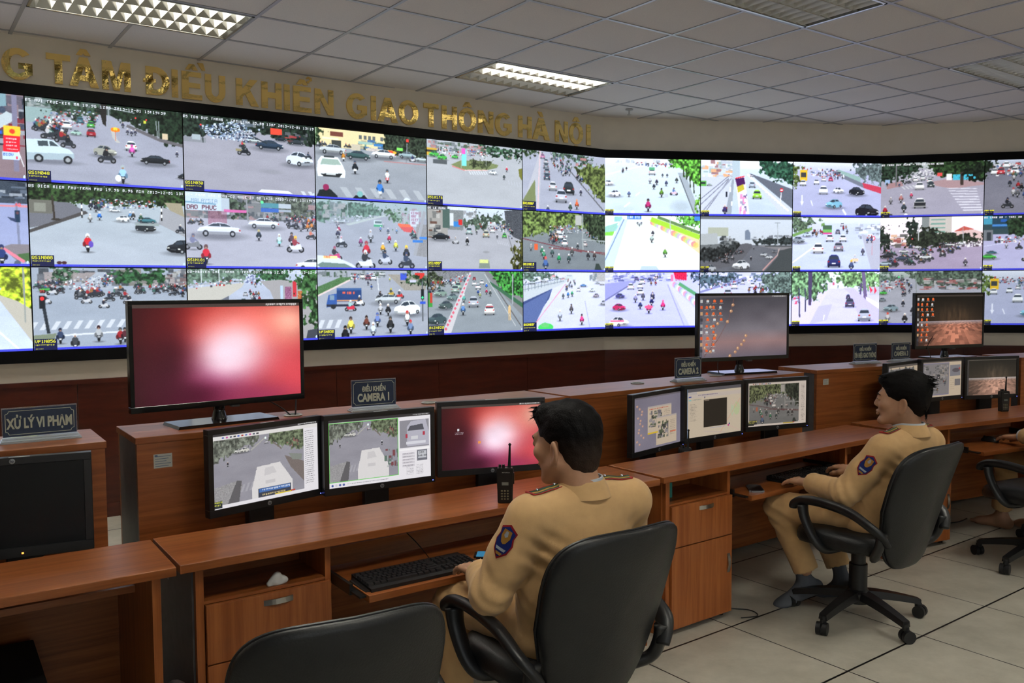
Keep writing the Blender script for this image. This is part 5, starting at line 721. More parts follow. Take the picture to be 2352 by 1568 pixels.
for n_, (fc, c, r, fn, lab) in enumerate(FEEDS):
    o, a = FAC[fc]; U = Vector((math.cos(a), math.sin(a), 0)); Nn = Vector((U.y, -U.x, 0))
    cen = o+U*((c+.5)*SW)+Nn*.03; t = thing('video_wall_screen', 'wall screen showing '+lab, 'screen', (cen.x, cen.y, TOPZ-(r+.5)*SH), a, 'screens of the video wall')
    big = fc == 0 and c < 2; wpx = 330 if big else (280 if fc == 0 and c < 4 else 224)
    p = Pic(wpx, int(wpx*9/16), seed=n_+3); fn(p); p.grain(3)
    
    if fc == 0: p.tint((1.06, 1.08, 1.09), (5, 7, 9))
    if fc == 1 and fn is not f_b11: p.tint((1.05, 1.06, 1.10), (4, 4, 8))
    obj('housing', box(BM(), -SW/2+.0005, SW/2-.0005, .003, .029, -SH/2+.0005, SH/2-.0005), BEZ, t)
    display('picture', p, SW-.008, SH-.008, t, .0, 1.22)
# black surround
t = thing('video_wall_frame', 'black frame running round the whole video wall', 'frame', (E1.x, E1.y, TOPZ-1.5*SH))
def fbar(a, b, z0, z1, th, N_, nm='frame_bar'):
    bm = BM(); o = Vector((E1.x, E1.y, TOPZ-1.5*SH)); q = [a-N_*0, b, b+N_*th, a+N_*th]
    A = [bm.verts.new((p.x-o.x, p.y-o.y, z0-o.z)) for p in q]; B = [bm.verts.new((p.x-o.x, p.y-o.y, z1-o.z)) for p in q]
    for k in range(4): bm.faces.new((A[k], A[(k+1) % 4], B[(k+1) % 4], B[k]))
    bm.faces.new(A); bm.faces.new(B); bmesh.ops.recalc_face_normals(bm, faces=bm.faces); obj(nm, bm, FRM, t)
for a, b, N_ in ((P0-UA*1.3*SW, E1, NA), (E1, E2, NB), (E2, E2+UC*2.6*SW, NC)):
    fbar(a, b, TOPZ, TOPZ+.075, .045, N_, 'top_bar'); fbar(a, b, BOT-.078, BOT, .045, N_, 'bottom_bar')
# ================================================================ DESKS
# local frame of a desk: x along it to the right, y towards the video wall, z up; the front edge of the worktop is y = 0
DESK = {0: ((-1.010, 2.569), .60), 1: ((-1.015, 2.577), .6104), 2: ((.667, 3.767), .637), 3: ((2.262, 5.0), .46)}
DL = 2.03
o3, y3 = DESK[3]; DESK[4] = ((o3[0]+DL*math.cos(y3), o3[1]+DL*math.sin(y3)), .36)
DESK[0] = ((-1.018-DL*math.cos(.60), 2.565-DL*math.sin(.60)), .60)
def dpt(k, x, y, z=0):
    (ox, oy), a = DESK[k]; return (ox+x*math.cos(a)-y*math.sin(a), oy+x*math.sin(a)+y*math.cos(a), z)
def handle(t, x0, x1, z, vert=False):
    bm = BM(); P = []
    for k in range(13):
        q = k/12; s = x0+(x1-x0)*q; d = -.012-.016*math.sin(PI*q)
        P.append((s, d))
    def rp(s, d, e, g): return ((z, .045+d+g, s+e) if vert else (s, .045+d+g, z+e))
    rings = [[rp(s, d, -.009, 0), rp(s, d, .009, 0), rp(s, d, .009, .004), rp(s, d, -.009, .004)] for s, d in P]
    if vert: rings = [[(z-.009, .045+d, s), (z+.009, .045+d, s), (z+.009, .049+d, s), (z-.009, .049+d, s)] for s, d in P]
    loft(bm, rings)
    for s in (x0, x1):
        if vert: box(bm, z-.009, z+.009, .033, .05, s-.004, s+.004)
        else: box(bm, s-.004, s+.004, .033, .05, z-.009, z+.009)
    bmesh.ops.recalc_face_normals(bm, faces=bm.faces)
    return obj('handle', bm, CHROME, t)
def make_desk(k, label, cab=True, tray=-.2, DL=DL, inset=.0):
    (ox, oy), a = DESK[k]
    t = thing('console_desk', label, 'desk', (ox, oy, 0), a, 'console desks in a row')
    e = .0015
    obj('worktop', box(BM(), e, DL-e, 0, .36, .722, .75, .0025), WH, t)
    def endp(x0, x1, y0, m, nm):
        bm = BM(); prism(bm, [(y0, 0), (y0, .7215), (.352, .7215), (.352, .60), (.6595, .60), (.6595, 0)], -x1, -x0); bmesh.ops.transform(bm, matrix=Matrix.Rotation(PI/2, 4, 'Z'), verts=bm.verts); return obj(nm, bm, m, t)
    endp(.055, .08, .04, WV, 'end_panel'); ec = endp(.048, .0545, .06, GREYL if k == 1 else WV, 'end_cladding')
    if k == 1: ec['label'] = 'dark grey laminate outer face'
    endp(DL-.065, DL-.04, .04, WV, 'end_panel')
    # tall back box
    bm = BM(); box(bm, .02, DL-.015-inset, .66, .682, .03, 1.025); obj('front_panel', bm, WH, t)
    bm = BM(); box(bm, .02, DL-.015-inset, .978, 1.0, .03, 1.025); obj('back_panel', bm, WH, t)
    bm = BM(); box(bm, .02, .04, .683, .977, .03, 1.025); obj('side_panel', bm, GREYL, t); bm = BM(); box(bm, DL-.035-inset, DL-.015-inset, .683, .977, .03, 1.025); obj('side_panel', bm, GREYL, t)
    obj('top_board', box(BM(), .015, DL-.01-inset, .655, 1.005, 1.025, 1.05, .002), WH, t)
    for gx in (.69, 1.36):
        bm = BM(); lathe(bm, [(.036, 0), (.04, .003), (.036, .006), (.028, .006), (.026, .001)], 24, Matrix.Translation((gx, .86, 1.05))); obj('cable_grommet', bm, mat('grommet_grey', (.30, .30, .28), .4), t, True)
    # lower shelf that carries the monitors, back stiffeners under it
    obj('monitor_shelf', box(BM(), .0805, DL-.0655, .30, .659, .60, .622), WH, t)
    bm = BM(); box(bm, .0805, DL-.0655, .62, .64, .10, .599); obj('modesty_panel', bm, WH, t)
    # open compartment over a drawer and a door
    if cab:
        bm = BM(); box(bm, .081, .485, .05, .56, .02, .04); obj('bottom_board', bm, WH, t); bm = BM(); box(bm, .081, .485, .045, .284, .598, .608); box(bm, .081, .485, .285, .299, .598, .7215); obj('shelf_board', bm, WH, t)
        bm = BM(); box(bm, .486, .506, .046, .299, .57, .7215); box(bm, .486, .500, .046, .56, .02, .5695); obj('partition', bm, WV, t)
        d = obj('drawer', box(BM(), .083, .499, .026, .044, .408, .597, .001), WV, t); handle(d, .245, .385, .568)
        d = obj('cabinet_door', box(BM(), .083, .499, .026, .044, .03, .403, .001), WV, t); handle(d, .205, .335, .474, True)
        bm = BM()
        for x in (.10, .48): cyl(bm, (x, .08, 0), (x, .08, .02), .015, n=12)
        obj('foot', bm, BLACKP, t)
    bx1 = 1.47
    bm = BM()
    if k: box(bm, bx1, bx1+.02, .046, .299, .57, .7215); box(bm, bx1+.02, DL-.066, .046, .299, .57, .588); box(bm, bx1+.02, DL-.066, .285, .299, .5885, .7215); obj('partition', bm, WV, t)
    else: bm.free()
    if k in (1, 2, 3):
        tr = obj('keyboard_tray', box(BM(), .535, bx1-.03, tray, tray+.36, .576, .60, .0015), WH, t)
        for x in (.5075, bx1-.0285):
            bm = BM(); box(bm, x, x+.012, tray+.09, .29, .582, .618); box(bm, x+.003, x+.0265, tray+.02, tray+.30, .59, .596); obj('slide_rail', bm, mat('rail_black', (.03, .03, .03), .35, metal=.7), tr)
    # foot rail with rounded end along the right side
    bm = BM(); prism(bm, [(-.02, .03), (-.02, .10), (.0, .14), (.04, .15), (.5, .15), (.5, .03)], 0, .02)
    bmesh.ops.transform(bm, matrix=Matrix.Translation((DL-.085, 0, 0))@Matrix.Rotation(PI/2, 4, 'Z'), verts=bm.verts); bmesh.ops.translate(bm, vec=(0, .02, 0), verts=bm.verts)
    obj('foot_board', bm, WV, t)
    return t
make_desk(0, 'console desk at the left edge with the switched-off black monitor', cab=False, inset=.07)
make_desk(1, 'console desk with the big red screen and the CAMERA 1 sign', tray=-.195)
make_desk(2, 'console desk with the CAMERA 2 sign, in front of the man in profile', tray=-.06, DL=1.975)
make_desk(3, 'console desk under the CAMERA 3 sign at the far right', tray=-.16)
make_desk(4, 'farthest console desk, only its corner showing at the right edge', cab=False)
# pedestal under the left desk
(ox, oy), a = DESK[0]
t = thing('desk_pedestal', 'wooden pedestal under the left desk, cut by the left edge', 'cabinet', (ox, oy, 0), a)
obj('body', box(BM(), 1.06, 1.475, .06, .50, .02, .70, .002), WV, t); obj('drawer_front', box(BM(), 1.055, 1.48, .04, .0595, .44, .56, .002), WV, t)
# paper stickers on the consoles
for k, x, z, lb in ((1, .11, .955, 'paper inventory sticker on the console left of the three CAMERA 1 monitors'), (2, .03, 1.0, 'small sticker on the console just behind the seated man\'s head'), (3, .10, .97, 'small pale sticker on the console right of the CAMERA 2 monitors')):
    t = thing('inventory_sticker', lb, 'sticker', dpt(k, x, .6595, z), DESK[k][1], 'paper stickers on the consoles')
    s = 1 if k == 1 else .75
    obj('paper', box(BM(), -.033*s, .033*s, -.0008, 0, -.026*s, .026*s), mat('sticker_paper', (.42, .43, .38), .6), t)
    bm = BM()
    for r in range(5): box(bm, -.028*s, (.028-.008*(r % 3))*s, -.0012, -.0009, (.016-.009*r)*s, (.018-.009*r)*s)
    box(bm, -.029*s, -.019*s, -.0012, -.0009, .017*s, .024*s); obj('printed_lines', bm, mat('sticker_ink', (.10, .14, .22), .6), t)
# ---------------------------------------------------------------- monitors
LED = mat('blue_led', (.02, .02, .1), .3, emit=(.12, .16, 1), es=5)
def monitor(name, label, cat, world, yaw, W, H, pic, boost=1, tilt=0, bez=.02, bot=.028, floor=.622, logo=True, tv=False, led=LED, group=None, base=None, orient=None):
    """world = centre of the frame; stands on z = floor"""
    t = thing(name, label, cat, (world[0], world[1], floor), yaw, group); cz = world[2]-floor; R = Matrix.Translation((0, 0, cz))@Matrix.Rotation(-tilt, 4, 'X')
    th = .028 if tv else .03
    sw, sh = W-2*bez, H-bez-bot; sz = (bot-bez)/2
    bm = BM()                                                    # frame: four bars round the screen, then the back shell
    for q in ((-W/2, W/2, H/2-bez, H/2), (-W/2, W/2, -H/2, -H/2+bot), (-W/2, -W/2+bez, -H/2+bot, H/2-bez), (W/2-bez, W/2, -H/2+bot, H/2-bez)): box(bm, q[0], q[1], -.004, th, q[2], q[3])
    box(bm, -W/2+bez, W/2-bez, .006, th, -H/2+bot, H/2-bez)
    bmesh.ops.bevel(bm, geom=bm.edges[:], offset=.0012, segments=1, affect='EDGES')
    fr = obj('frame', bm, GLOSSB if tv else BLACKP, t); fr.matrix_local = R
    bm = BM(); loft(bm, [[(sx*W*a, y, sz2*H*a2) for sx, sz2 in ((-1, -1), (1, -1), (1, 1), (-1, 1))] for y, a, a2 in ((th, .47, .46), (th+.02, .42, .38), (th+.035, .25, .25))]); bmesh.ops.recalc_face_normals(bm, faces=bm.faces)
    o = obj('back_shell', bm, BLACKP, t); o.matrix_local = R
    if pic is not None:
        o = display('screen', pic, sw, sh, t, 0.0, 1.0, boost=boost); o.matrix_local = R@Matrix.Translation((0, 0, sz))
    else:
        o = obj('screen', box(BM(), -sw/2, sw/2, 0, .0055, -sh/2, sh/2), mat('dark_glass', (.012, .013, .014), .25, spec=.6), t); o.matrix_local = R@Matrix.Translation((0, 0, sz))
    if logo:
        lz = -H/2+bot*.5 if not base == 'hp19' else H/2-bez*.5; lx = 0 if not base == 'hp19' else -.02
        bm = BM(); lathe(bm, [(.0085, 0), (.0085, .0012), (.007, .0016)], 20, Matrix.Translation((lx, -.0042, lz))@Matrix.Rotation(PI/2, 4, 'X')); o = obj('badge', bm, mat('badge_grey', (.32, .33, .34), .3, metal=.6), fr); 
        bm = text_bm('hp', .012, .0006, .0003, M=Matrix.Translation((lx, -.0062, lz-.003))); obj('badge_lettering', bm, mat('badge_dark', (.04, .05, .07), .4), fr)
    if led:
        bm = BM(); box(bm, W/2-.014, W/2-.010, -.0048, -.0038, -H/2+.008, -H/2+.011) if base != 'hp19' else box(bm, -.003, .003, -.0055, -.0038, -H/2+.012, -H/2+.017); obj('power_light', bm, led, fr)
    if not tv:
        bm = BM(); box(bm, -.055, .055, .05, .085, .01, cz*.95+.02, .006); box(bm, -.075, .075, .035, .062, cz-.09, cz-.0, .006); obj('stand_column', bm, BLACKP, t)
        bm = BM(); box(bm, -.13, .13, -.06, .13, 0, .012, .004); obj('stand_base', bm, BLACKP, t)
        bm = BM(); box(bm, -.03, .03, -.002, .006, H/2, H/2+.0015); o = obj('top_label', bm, mat('label_silver', (.5, .52, .55), .3), fr)
    else:
        bm = BM(); tube(bm, [(0, .045, .008), (0, .045, .05), (0, .04, cz-H/2+.03)], [.034, .022, .026], 16, 6); obj('stand_neck', bm, GLOSSB, t, True)
        bm = BM(); w2 = W*.29; prism(bm, [(-w2, 0), (w2, 0), (w2-.006, .012), (-w2+.006, .012)], -.075, .105); obj('stand_base', bm, GLOSSB, t)
        bm = BM(); box(bm, .04, .075, .01, .035, cz-H/2-.010, cz-H/2+.004, .002); obj('control_pod', bm, mat('grey_plastic', (.10, .10, .10), .3), t)
    return t
# ---------------------------------------------------------------- acrylic name signs
NAVY = mat('navy_board', (.016, .028, .062), .35, nz=.1, nscale=80); PALE = mat('sign_lettering', (.46, .47, .36), .5)
def name_sign(k, x, y, W, H, lines, label, yaw=0):
    t = thing('desk_sign', label, 'sign', dpt(k, x, y, 1.05), DESK[k][1]+yaw, 'navy name signs on clear stands')
    z0 = .020
    bm = BM(); box(bm, -W/2, W/2, .002, .0045, z0, z0+H, .001); obj('board', bm, NAVY, t)
    bm = BM(); m, c, s = .007*W/.2, .006, .0010
    cor = []
    for sx, sz in ((-1, 1), (1, 1), (1, -1), (-1, -1)):
        X, Z = sx*(W/2-m), (H/2-m)*sz; cor.append((X, Z, sx, sz))
    def seg(a, b_):
        d = Vector((b_[0]-a[0], 0, b_[1]-a[1])); n_ = Vector((-d.z, 0, d.x)).normalized()*s; A = Vector((a[0], 0, a[1])); B_ = Vector((b_[0], 0, b_[1]))
        o1 = Vector((0, .0018, z0+H/2)); bm.faces.new([bm.verts.new(v+o1) for v in (A-n_, B_-n_, B_+n_, A+n_)])
    r = .009*W/.2
    seg((-W/2+m+r, H/2-m), (W/2-m-r, H/2-m)); seg((-W/2+m+r, -H/2+m), (W/2-m-r, -H/2+m)); seg((-W/2+m, -H/2+m+r), (-W/2+m, H/2-m-r)); seg((W/2-m, -H/2+m+r), (W/2-m, H/2-m-r))
    for X, Z, sx, sz in cor:
        P = [(X-sx*r*math.cos(q*PI/8), Z-sz*r*math.sin(q*PI/8)) for q in range(5)]
        for a_, b_ in zip(P, P[1:]): seg(a_, b_)
    obj('border_line', bm, PALE, t)
    bm = BM()
    for txt, size, zz, xs in lines: text_bm(txt, size, .0006, size*.042, xs, bm=bm, M=Matrix.Translation((0, .0016, z0+zz)))
    obj('lettering', bm, PALE, t)
    bm = BM(); box(bm, -W/2-.003, W/2+.003, .0047, .0065, z0-.002, z0+H+.004); obj('clear_cover', bm, CLEAR, t)
    bm = BM(); box(bm, -W/2-.012, W/2+.012, -.032, .036, 0, .006, .001); box(bm, -W/2-.008, W/2+.008, -.022, .026, .0062, .012, .001); box(bm, -W/2-.004, W/2+.004, -.012, .016, .0122, .018, .001)
    obj('clear_base', bm, mat('acrylic_base', (.75, .80, .82), .12, trans=.5), t)
name_sign(0, DL-.27, .82, .235, .10, [('XỬ LÝ VI PHẠM', .050, .030, .60)], 'navy sign XỬ LÝ VI PHẠM on the left desk', -.0)
name_sign(1, 1.045, .80, .205, .115, [('ĐIỀU KHIỂN', .030, .066, .66), ('CAMERA 1', .048, .022, .68)], 'navy sign ĐIỀU KHIỂN CAMERA 1 right of the big red screen', -.1)
name_sign(2, 1.005, .76, .20, .115, [('ĐIỀU KHIỂN', .030, .066, .66), ('CAMERA 2', .048, .022, .68)], 'navy sign ĐIỀU KHIỂN CAMERA 2 left of the grey desktop screen', -.1)
name_sign(3, .69, .86, .215, .12, [('ĐIỀU KHIỂN', .030, .072, .66), ('TÍN HIỆU GIAO THÔNG', .046, .024, .40)], 'navy traffic-signal control sign just left of the CAMERA 3 sign', -.05)
name_sign(3, 1.055, .86, .195, .115, [('ĐIỀU KHIỂN', .030, .066, .66), ('CAMERA 3', .046, .022, .68)], 'navy sign ĐIỀU KHIỂN CAMERA 3 left of the wooden-floor screen', 0)
# ---------------------------------------------------------------- two-way radios
def radio(k, x, y, rz, label, z=.75):
    t = thing('two_way_radio', label, 'radio', dpt(k, x, y, z), rz, 'two-way radios standing on the desks')
    bm = BM(); prism(bm, [(-.029, .004), (-.025, 0), (.025, 0), (.029, .004), (.030, .05), (.032, .09), (.033, .125), (.029, .138), (-.029, .138), (-.033, .125), (-.032, .09), (-.030, .05)], -.019, .019)
    bmesh.ops.bevel(bm, geom=[e for e in bm.edges if len({round(v.co.y, 4) for v in e.verts}) == 1], offset=.004, segments=2, affect='EDGES'); obj('body', bm, BLACKP, t, True)
    bm = BM(); tube(bm, [(.016, .004, .137), (.017, .004, .16), (.019, .004, .225)], [.0075, .0055, .0035], 10, 4); lathe(bm, [(.001, -.006), (.0052, -.003), (.006, 0), (.0052, .003), (.001, .006)], 12, Matrix.Translation((.019, .004, .228))); obj('antenna', bm, MATTEB, t, True)
    bm = BM()
    for x_ in (-.020, -.006): lathe(bm, [(.006, 0), (.0055, .012), (.003, .0125)], 12, Matrix.Translation((x_, .0, .138)))
    obj('knob', bm, BLACKP, t, True)
    obj('display', box(BM(), -.012, .014, -.0205, -.0188, .072, .084), mat('radio_lcd', (.16, .18, .17), .25), t)
    bm = BM()
    for r in range(4):
        for c in range(3): lathe(bm, [(.0042, 0), (.0035, .0014)], 10, Matrix.Translation((-.012+.0115*c, -.0188, .018+.0105*r))@Matrix.Rotation(PI/2, 4, 'X')@Matrix.Scale(.75, 4, (0, 1, 0)))
    obj('key', bm, mat('radio_keys', (.20, .19, .12), .5), t)
    obj('lettering', text_bm('MOTOROLA', .0055, .0004, .0001, M=Matrix.Translation((.004, -.0192, .120))), mat('radio_print', (.45, .45, .45), .5), t)
    bm = BM(); box(bm, .0315, .036, -.01, .012, .075, .118, .001); obj('side_button', bm, mat('rail_black'), t)
radio(1, 1.245, .062, DESK[1][1]-.65, 'black two-way radio on the worktop left of the seated man\'s head')
radio(2, .58, .40, DESK[2][1]-.5, 'black two-way radio in front of the left CAMERA 2 monitors', .6225)
radio(3, 1.27, .22, DESK[3][1]-.3, 'black two-way radio before the rightmost monitor')
# ================================================================ WHAT THE DESK MONITORS SHOW
def ubuntu(p, icons=True):
    h, w_ = p.h, p.w; X, Y = p.X, p.Y; rng = p.rng
    base = np.zeros((h, w_, 3)); n = vnoise(h, w_, 3, 3, rng, 3); n2 = vnoise(h, w_, 4, 4, rng, 2)
    def blob(cx, cy, rx, ry, c, k=1):
        d = ((X-cx)/rx)**2+((Y-cy)/ry)**2; g = np.exp(-d)[..., None]*k; nonlocal base; base = base*(1-np.clip(g, 0, 1))+np.array(c)*np.clip(g, 0, 1)
    base[:] = (40, 12, 18); blob(.42, .2, .28, .35, (150, 26, 24)); blob(.75, .3, .4, .6, (226, 96, 84)); blob(.5, .75, .3, .3, (170, 70, 120)); blob(.98, .8, .3, .5, (214, 74, 84)); blob(.60, .25, .26, .2, (236, 110, 96), .7); blob(.58, .46, .21, .27, (248, 206, 216)); blob(.53, .55, .15, .2, (244, 220, 236)); blob(.93, .2, .14, .2, (240, 170, 150)); blob(.35, .95, .2, .16, (70, 16, 40)); blob(.2, .5, .14, .5, (44, 10, 22), .7); blob(.72, .98, .25, .12, (150, 50, 90), .7)
    p.a = np.clip(base*(0.9+.2*n[..., None]), 0, 255); p.rect(0, 0, 1, .035, (70, 62, 58)); p.scrib(.78, .008, .2, .018, (225, 225, 225))
    if icons: p.rect(.155, .36, .175, .40, (220, 220, 225)); p.scrib(.13, .42, .08, .012, (210, 200, 210)); p.scrib(.13, .44, .08, .012, (210, 200, 210)); p.rect(.36, .575, .385, .61, (235, 150, 80))
def street_grey(p, x0, y0, x1, y1):
    """the greyish street picture inside an application window"""
    q = Pic(200, 130, (140, 138, 150), 7); q.road((146, 144, 156)); q.leaves(quad(-.05, -.05, .5, -.05, .46, .1, .3, .18, -.05, .36), (110, 116, 104), .6, 12, .03); q.leaves(quad(.6, -.05, 1.05, -.05, 1.05, .34, .8, .26, .62, .14), (100, 112, 84), .6, 12, .03); q.line(.4, .22, .55, .06, .012, (170, 168, 160)); q.ell(.56, .06, .012, .02, (235, 250, 245)); q.cars([(.26, .24, .09, (190, 190, 186), 'd'), (.33, .24, .1, (200, 198, 190), 'd'), (.57, .15, .04, (180, 180, 186), 'b')]); q.line(.64, .14, .74, .27, .014, (120, 110, 100)); q.blocks(.78, .12, .96, .26, [(90, 70, 66), (150, 100, 90), (60, 64, 60)], 24, .03, .05); q.zebra(.26, .74, .5, .72, 5, .12, -.03, .5, (168, 166, 176))
    q.poly(quad(.46, .5, .72, .48, .86, .8, .86, 1, .4, 1, .4, .84), (216, 212, 212)); q.poly(quad(.55, .54, .64, .53, .68, .64, .54, .66), (200, 196, 198)); q.rect(.55, .74, .66, .79, (198, 194, 196)); q.poly(quad(.0, .72, .26, .66, .3, .74, .24, 1, .0, 1), (150, 148, 150), 1, 18); q.poly(quad(.14, 1, .24, .66, .29, .68, .26, 1), (96, 94, 98)); q.bike(.15, .42, .08, (50, 50, 60)); q.bike(.76, .44, .08, (50, 50, 60)) if x1 < .7 else None
    ys = ((np.arange(p.h)+.5)/p.h-y0)/(y1-y0); xs = ((np.arange(p.w)+.5)/p.w-x0)/(x1-x0); my = (ys >= 0) & (ys < 1); mx_ = (xs >= 0) & (xs < 1)
    sub = q.a[(ys[my]*q.h).astype(int)][:, (xs[mx_]*q.w).astype(int)]; iy = np.where(my)[0]; ix = np.where(mx_)[0]; p.a[iy[0]:iy[-1]+1, ix[0]:ix[-1]+1] = sub
def s_plates(p):
    p.rect(0, 0, 1, 1, (226, 222, 228)); p.rect(0, 0, 1, .03, (60, 56, 58)); p.scrib(.8, .006, .18, .016, (220, 220, 220)); p.rect(0, .03, 1, .085, (220, 216, 214))
    for k in range(10): p.rect(.08+.035*k, .045, .10+.035*k, .07, [(90, 110, 190), (200, 80, 160), (80, 90, 110), (60, 60, 70), (70, 100, 200), (190, 60, 50)][k % 6])
    street_grey(p, 0, .085, .855, .955); p.poly(quad(.66, .42, .855, .55, .855, .84, .72, .6), (120, 108, 104), 1, 10); p.poly(quad(.7, .4, .84, .44, .83, .52, .74, .5), (130, 136, 128)); p.rect(.40, .83, .72, .955, (60, 66, 84)); p.rect(.41, .835, .71, .885, (60, 110, 190)); p.scrib(.44, .845, .26, .025, (230, 235, 245)); p.text(.44, .905, .9, 'AN TOAN GIAO THONG', (230, 200, 120)) if False else p.scrib(.44, .91, .22, .03, (230, 200, 120)); p.rect(.56, .935, .73, .955, (235, 205, 40)); p.rect(.72, .925, .76, .95, (210, 60, 40)); p.rect(.0, .895, .07, .99, (50, 56, 60)); p.scrib(.004, .90, .06, .03, (220, 225, 60)); p.scrib(.004, .94, .05, .02, (220, 225, 60))
    for k in range(26): p.scrib(.885, .12+.03*k, .07, .012, (90, 90, 96)); p.rect(.87, .125+.03*k, .877, .135+.03*k, (60, 60, 70))
def s_vehicle(p):
    p.rect(0, 0, 1, 1, (228, 224, 230)); p.rect(0, 0, 1, .045, (56, 52, 54)); p.scrib(.82, .012, .16, .018, (220, 220, 220)); p.rect(0, .05, .672, .925, (90, 220, 70)); street_grey(p, .006, .058, .666, .915); p.blocks(.53, .5, .665, .78, [(130, 60, 66), (90, 120, 104), (170, 176, 176), (110, 110, 116)], 26, .03, .09)
    p.rect(.685, .1, .985, .52, (140, 138, 148)); p.poly(quad(.76, .2, .8, .12, .95, .1, .985, .3, .985, .5, .76, .5), (176, 174, 190)); p.poly(quad(.765, .26, .79, .19, .92, .17, .935, .26), (84, 84, 94)); p.rect(.745, .31, .765, .37, (190, 50, 70)); p.rect(.92, .29, .945, .35, (190, 50, 70)); p.rect(.80, .35, .87, .40, (205, 205, 210)); p.rect(.75, .43, .95, .47, (210, 210, 220)); p.rect(.68, .54, .99, .56, (240, 238, 240)); p.rect(.86, .57, .965, .74, (110, 112, 124)); p.rect(.87, .59, .955, .70, (190, 192, 200)); p.text(.885, .60, .95, '30A', (40, 40, 50)); p.text(.872, .655, .8, '540.89', (40, 40, 50))
    for k in range(5): p.rect(.71, .6+.045*k, .835, .632+.045*k, (205, 200, 208)); p.scrib(.715, .607+.045*k, .1, .012, (120, 116, 126))
    for k in range(7): p.scrib(.75, .80+.022*k, .07, .01, (140, 136, 146)); p.scrib(.85, .80+.022*k, .07, .01, (140, 136, 146))
    for k in range(4): p.ell(.03+.035*k, .965, .011, .018, (70, 90, 170) if k != 1 else (200, 200, 210))
    p.scrib(.17, .955, .4, .014, (90, 90, 100))
def desktop(p, dock, n=24):
    for k in range(9 if dock else 0): p.rect(.008, .06+.1*k, .033, .11+.1*k, [(190, 190, 190), (210, 90, 50), (190, 150, 110), (60, 60, 66), (150, 150, 150)][k % 5])
    for c in range(3):
        for k in range(9 if c < 2 else 4):
            x, y = .065+.075*c+(.012 if k % 3 == 0 else 0), .07+.1*k; p.rect(x, y, x+.026, y+.035, (226, 96, 48) if (k*3+c) % 5 else (200, 205, 210)); p.rect(x+.004, y-.008, x+.02, y, (240, 150, 70)); p.scrib(x-.01, y+.045, .045, .012, (210, 205, 200), .7)
def s_berries(p):
    p.grad(0, (70, 68, 76), .55, (118, 112, 120)); p.grad(.55, (118, 112, 120), .75, (146, 116, 116)); p.grad(.75, (146, 116, 116), 1, (100, 92, 104)); h, w_ = p.h, p.w; p.a += ((vnoise(h, w_, 3, 3, p.rng, 2)-.5)*30)[..., None]; p.rect(0, 0, .03, 1, (84, 84, 96)); p.rect(0, 0, 1, .03, (92, 86, 90)); p.scrib(.82, .008, .16, .016, (220, 220, 220))
    p.line(.38, .05, .32, .4, .005, (120, 84, 80)); p.line(.32, .4, .2, .72, .005, (120, 84, 80)); p.line(.2, .72, .05, .98, .006, (110, 76, 70)); p.line(.2, .3, .12, .9, .005, (110, 76, 70))
    for x, y in ((.12, .18), (.15, .3), (.2, .45), (.13, .5), (.06, .84), (.12, .9), (.18, .64), (.52, .66), (.5, .74), (.47, .8), (.43, .86), (.4, .92), (.34, .98), (.37, .15), (.35, .25), (.31, .42), (.1, .7)): p.ell(x, y, .017, .026, (176, 130, 100)); p.ell(x-.004, y-.006, .007, .012, (226, 190, 150))
    desktop(p, True)
def s_floor(p, dim=1.0, ic=24):
    p.grad(0, (14, 12, 10), .5, (40, 30, 22)); h, w_ = p.h, p.w; g = np.exp(-((p.X-.58)/.25)**2-((p.Y-.42)/.25)**2)[..., None]; p.a += g*np.array((60, 46, 34))*vnoise(h, w_, 40, 5, p.rng, 2)[..., None]
    Y0 = .5; yy = np.clip((p.Y-Y0)/(1-Y0), .001, 1); u = (p.X-.58)/(.25+yy); v = 1/(yy+.25); k1 = np.floor(u*16); k2 = np.floor(v*5+k1*.37); r = np.abs(np.sin(k1*12.98+k2*78.2)*43758.5) % 1
    c = np.stack([120+80*r, 76+54*r, 62+42*r], -1)*(.35+.75*np.exp(-((p.X-.62)/.45)**2))[..., None]; m = (np.clip((p.Y-Y0)/.1, 0, 1)*(p.Y > Y0))[..., None]; p.a = p.a*(1-m)+c*m; p.rect(0, 0, 1, .03, (60, 52, 48)); p.rect(0, 0, .035, 1, (44, 40, 44)); desktop(p, True) if p.w > 170 else None; p.tint((dim,)*3)
def s_twowin(p):
    p.a[:] = (136, 136, 160); p.a += ((vnoise(p.h, p.w, 2, 2, p.rng, 2)-.5)*24)[..., None]; p.rect(0, 0, 1, .03, (110, 108, 120))
    for k in range(14): x, y = .06+.03*(k % 4)+.02*(k % 3), .16+.055*k; p.ell(x, y, .02, .022, (196, 160, 150)); p.ell(x-.005, y-.005, .008, .012, (226, 200, 180))
    for x0, y0, x1, y1 in ((.27, .2, .77, .72), (.45, .42, .88, .96)): p.rect(x0, y0, x1, y1, (212, 202, 186)); p.rect(x0, y0, x1, y0+.03, (190, 186, 190)); p.blocks(x0+.02, y0+.08, x0+(x1-x0)*.6, y1-.12, [(120, 120, 130), (90, 104, 84), (160, 160, 168), (60, 66, 64)], 60, .07, .08); [p.scrib(x0+(x1-x0)*.68, y0+.1+.035*k, (x1-x0)*.25, .014, (150, 140, 130)) for k in range(9)]
    p.rect(.27, .70, .48, .725, (235, 205, 50)); p.rect(.74, .74, .87, .765, (230, 120, 90)); p.scrib(.3, .25, .4, .02, (200, 90, 80))
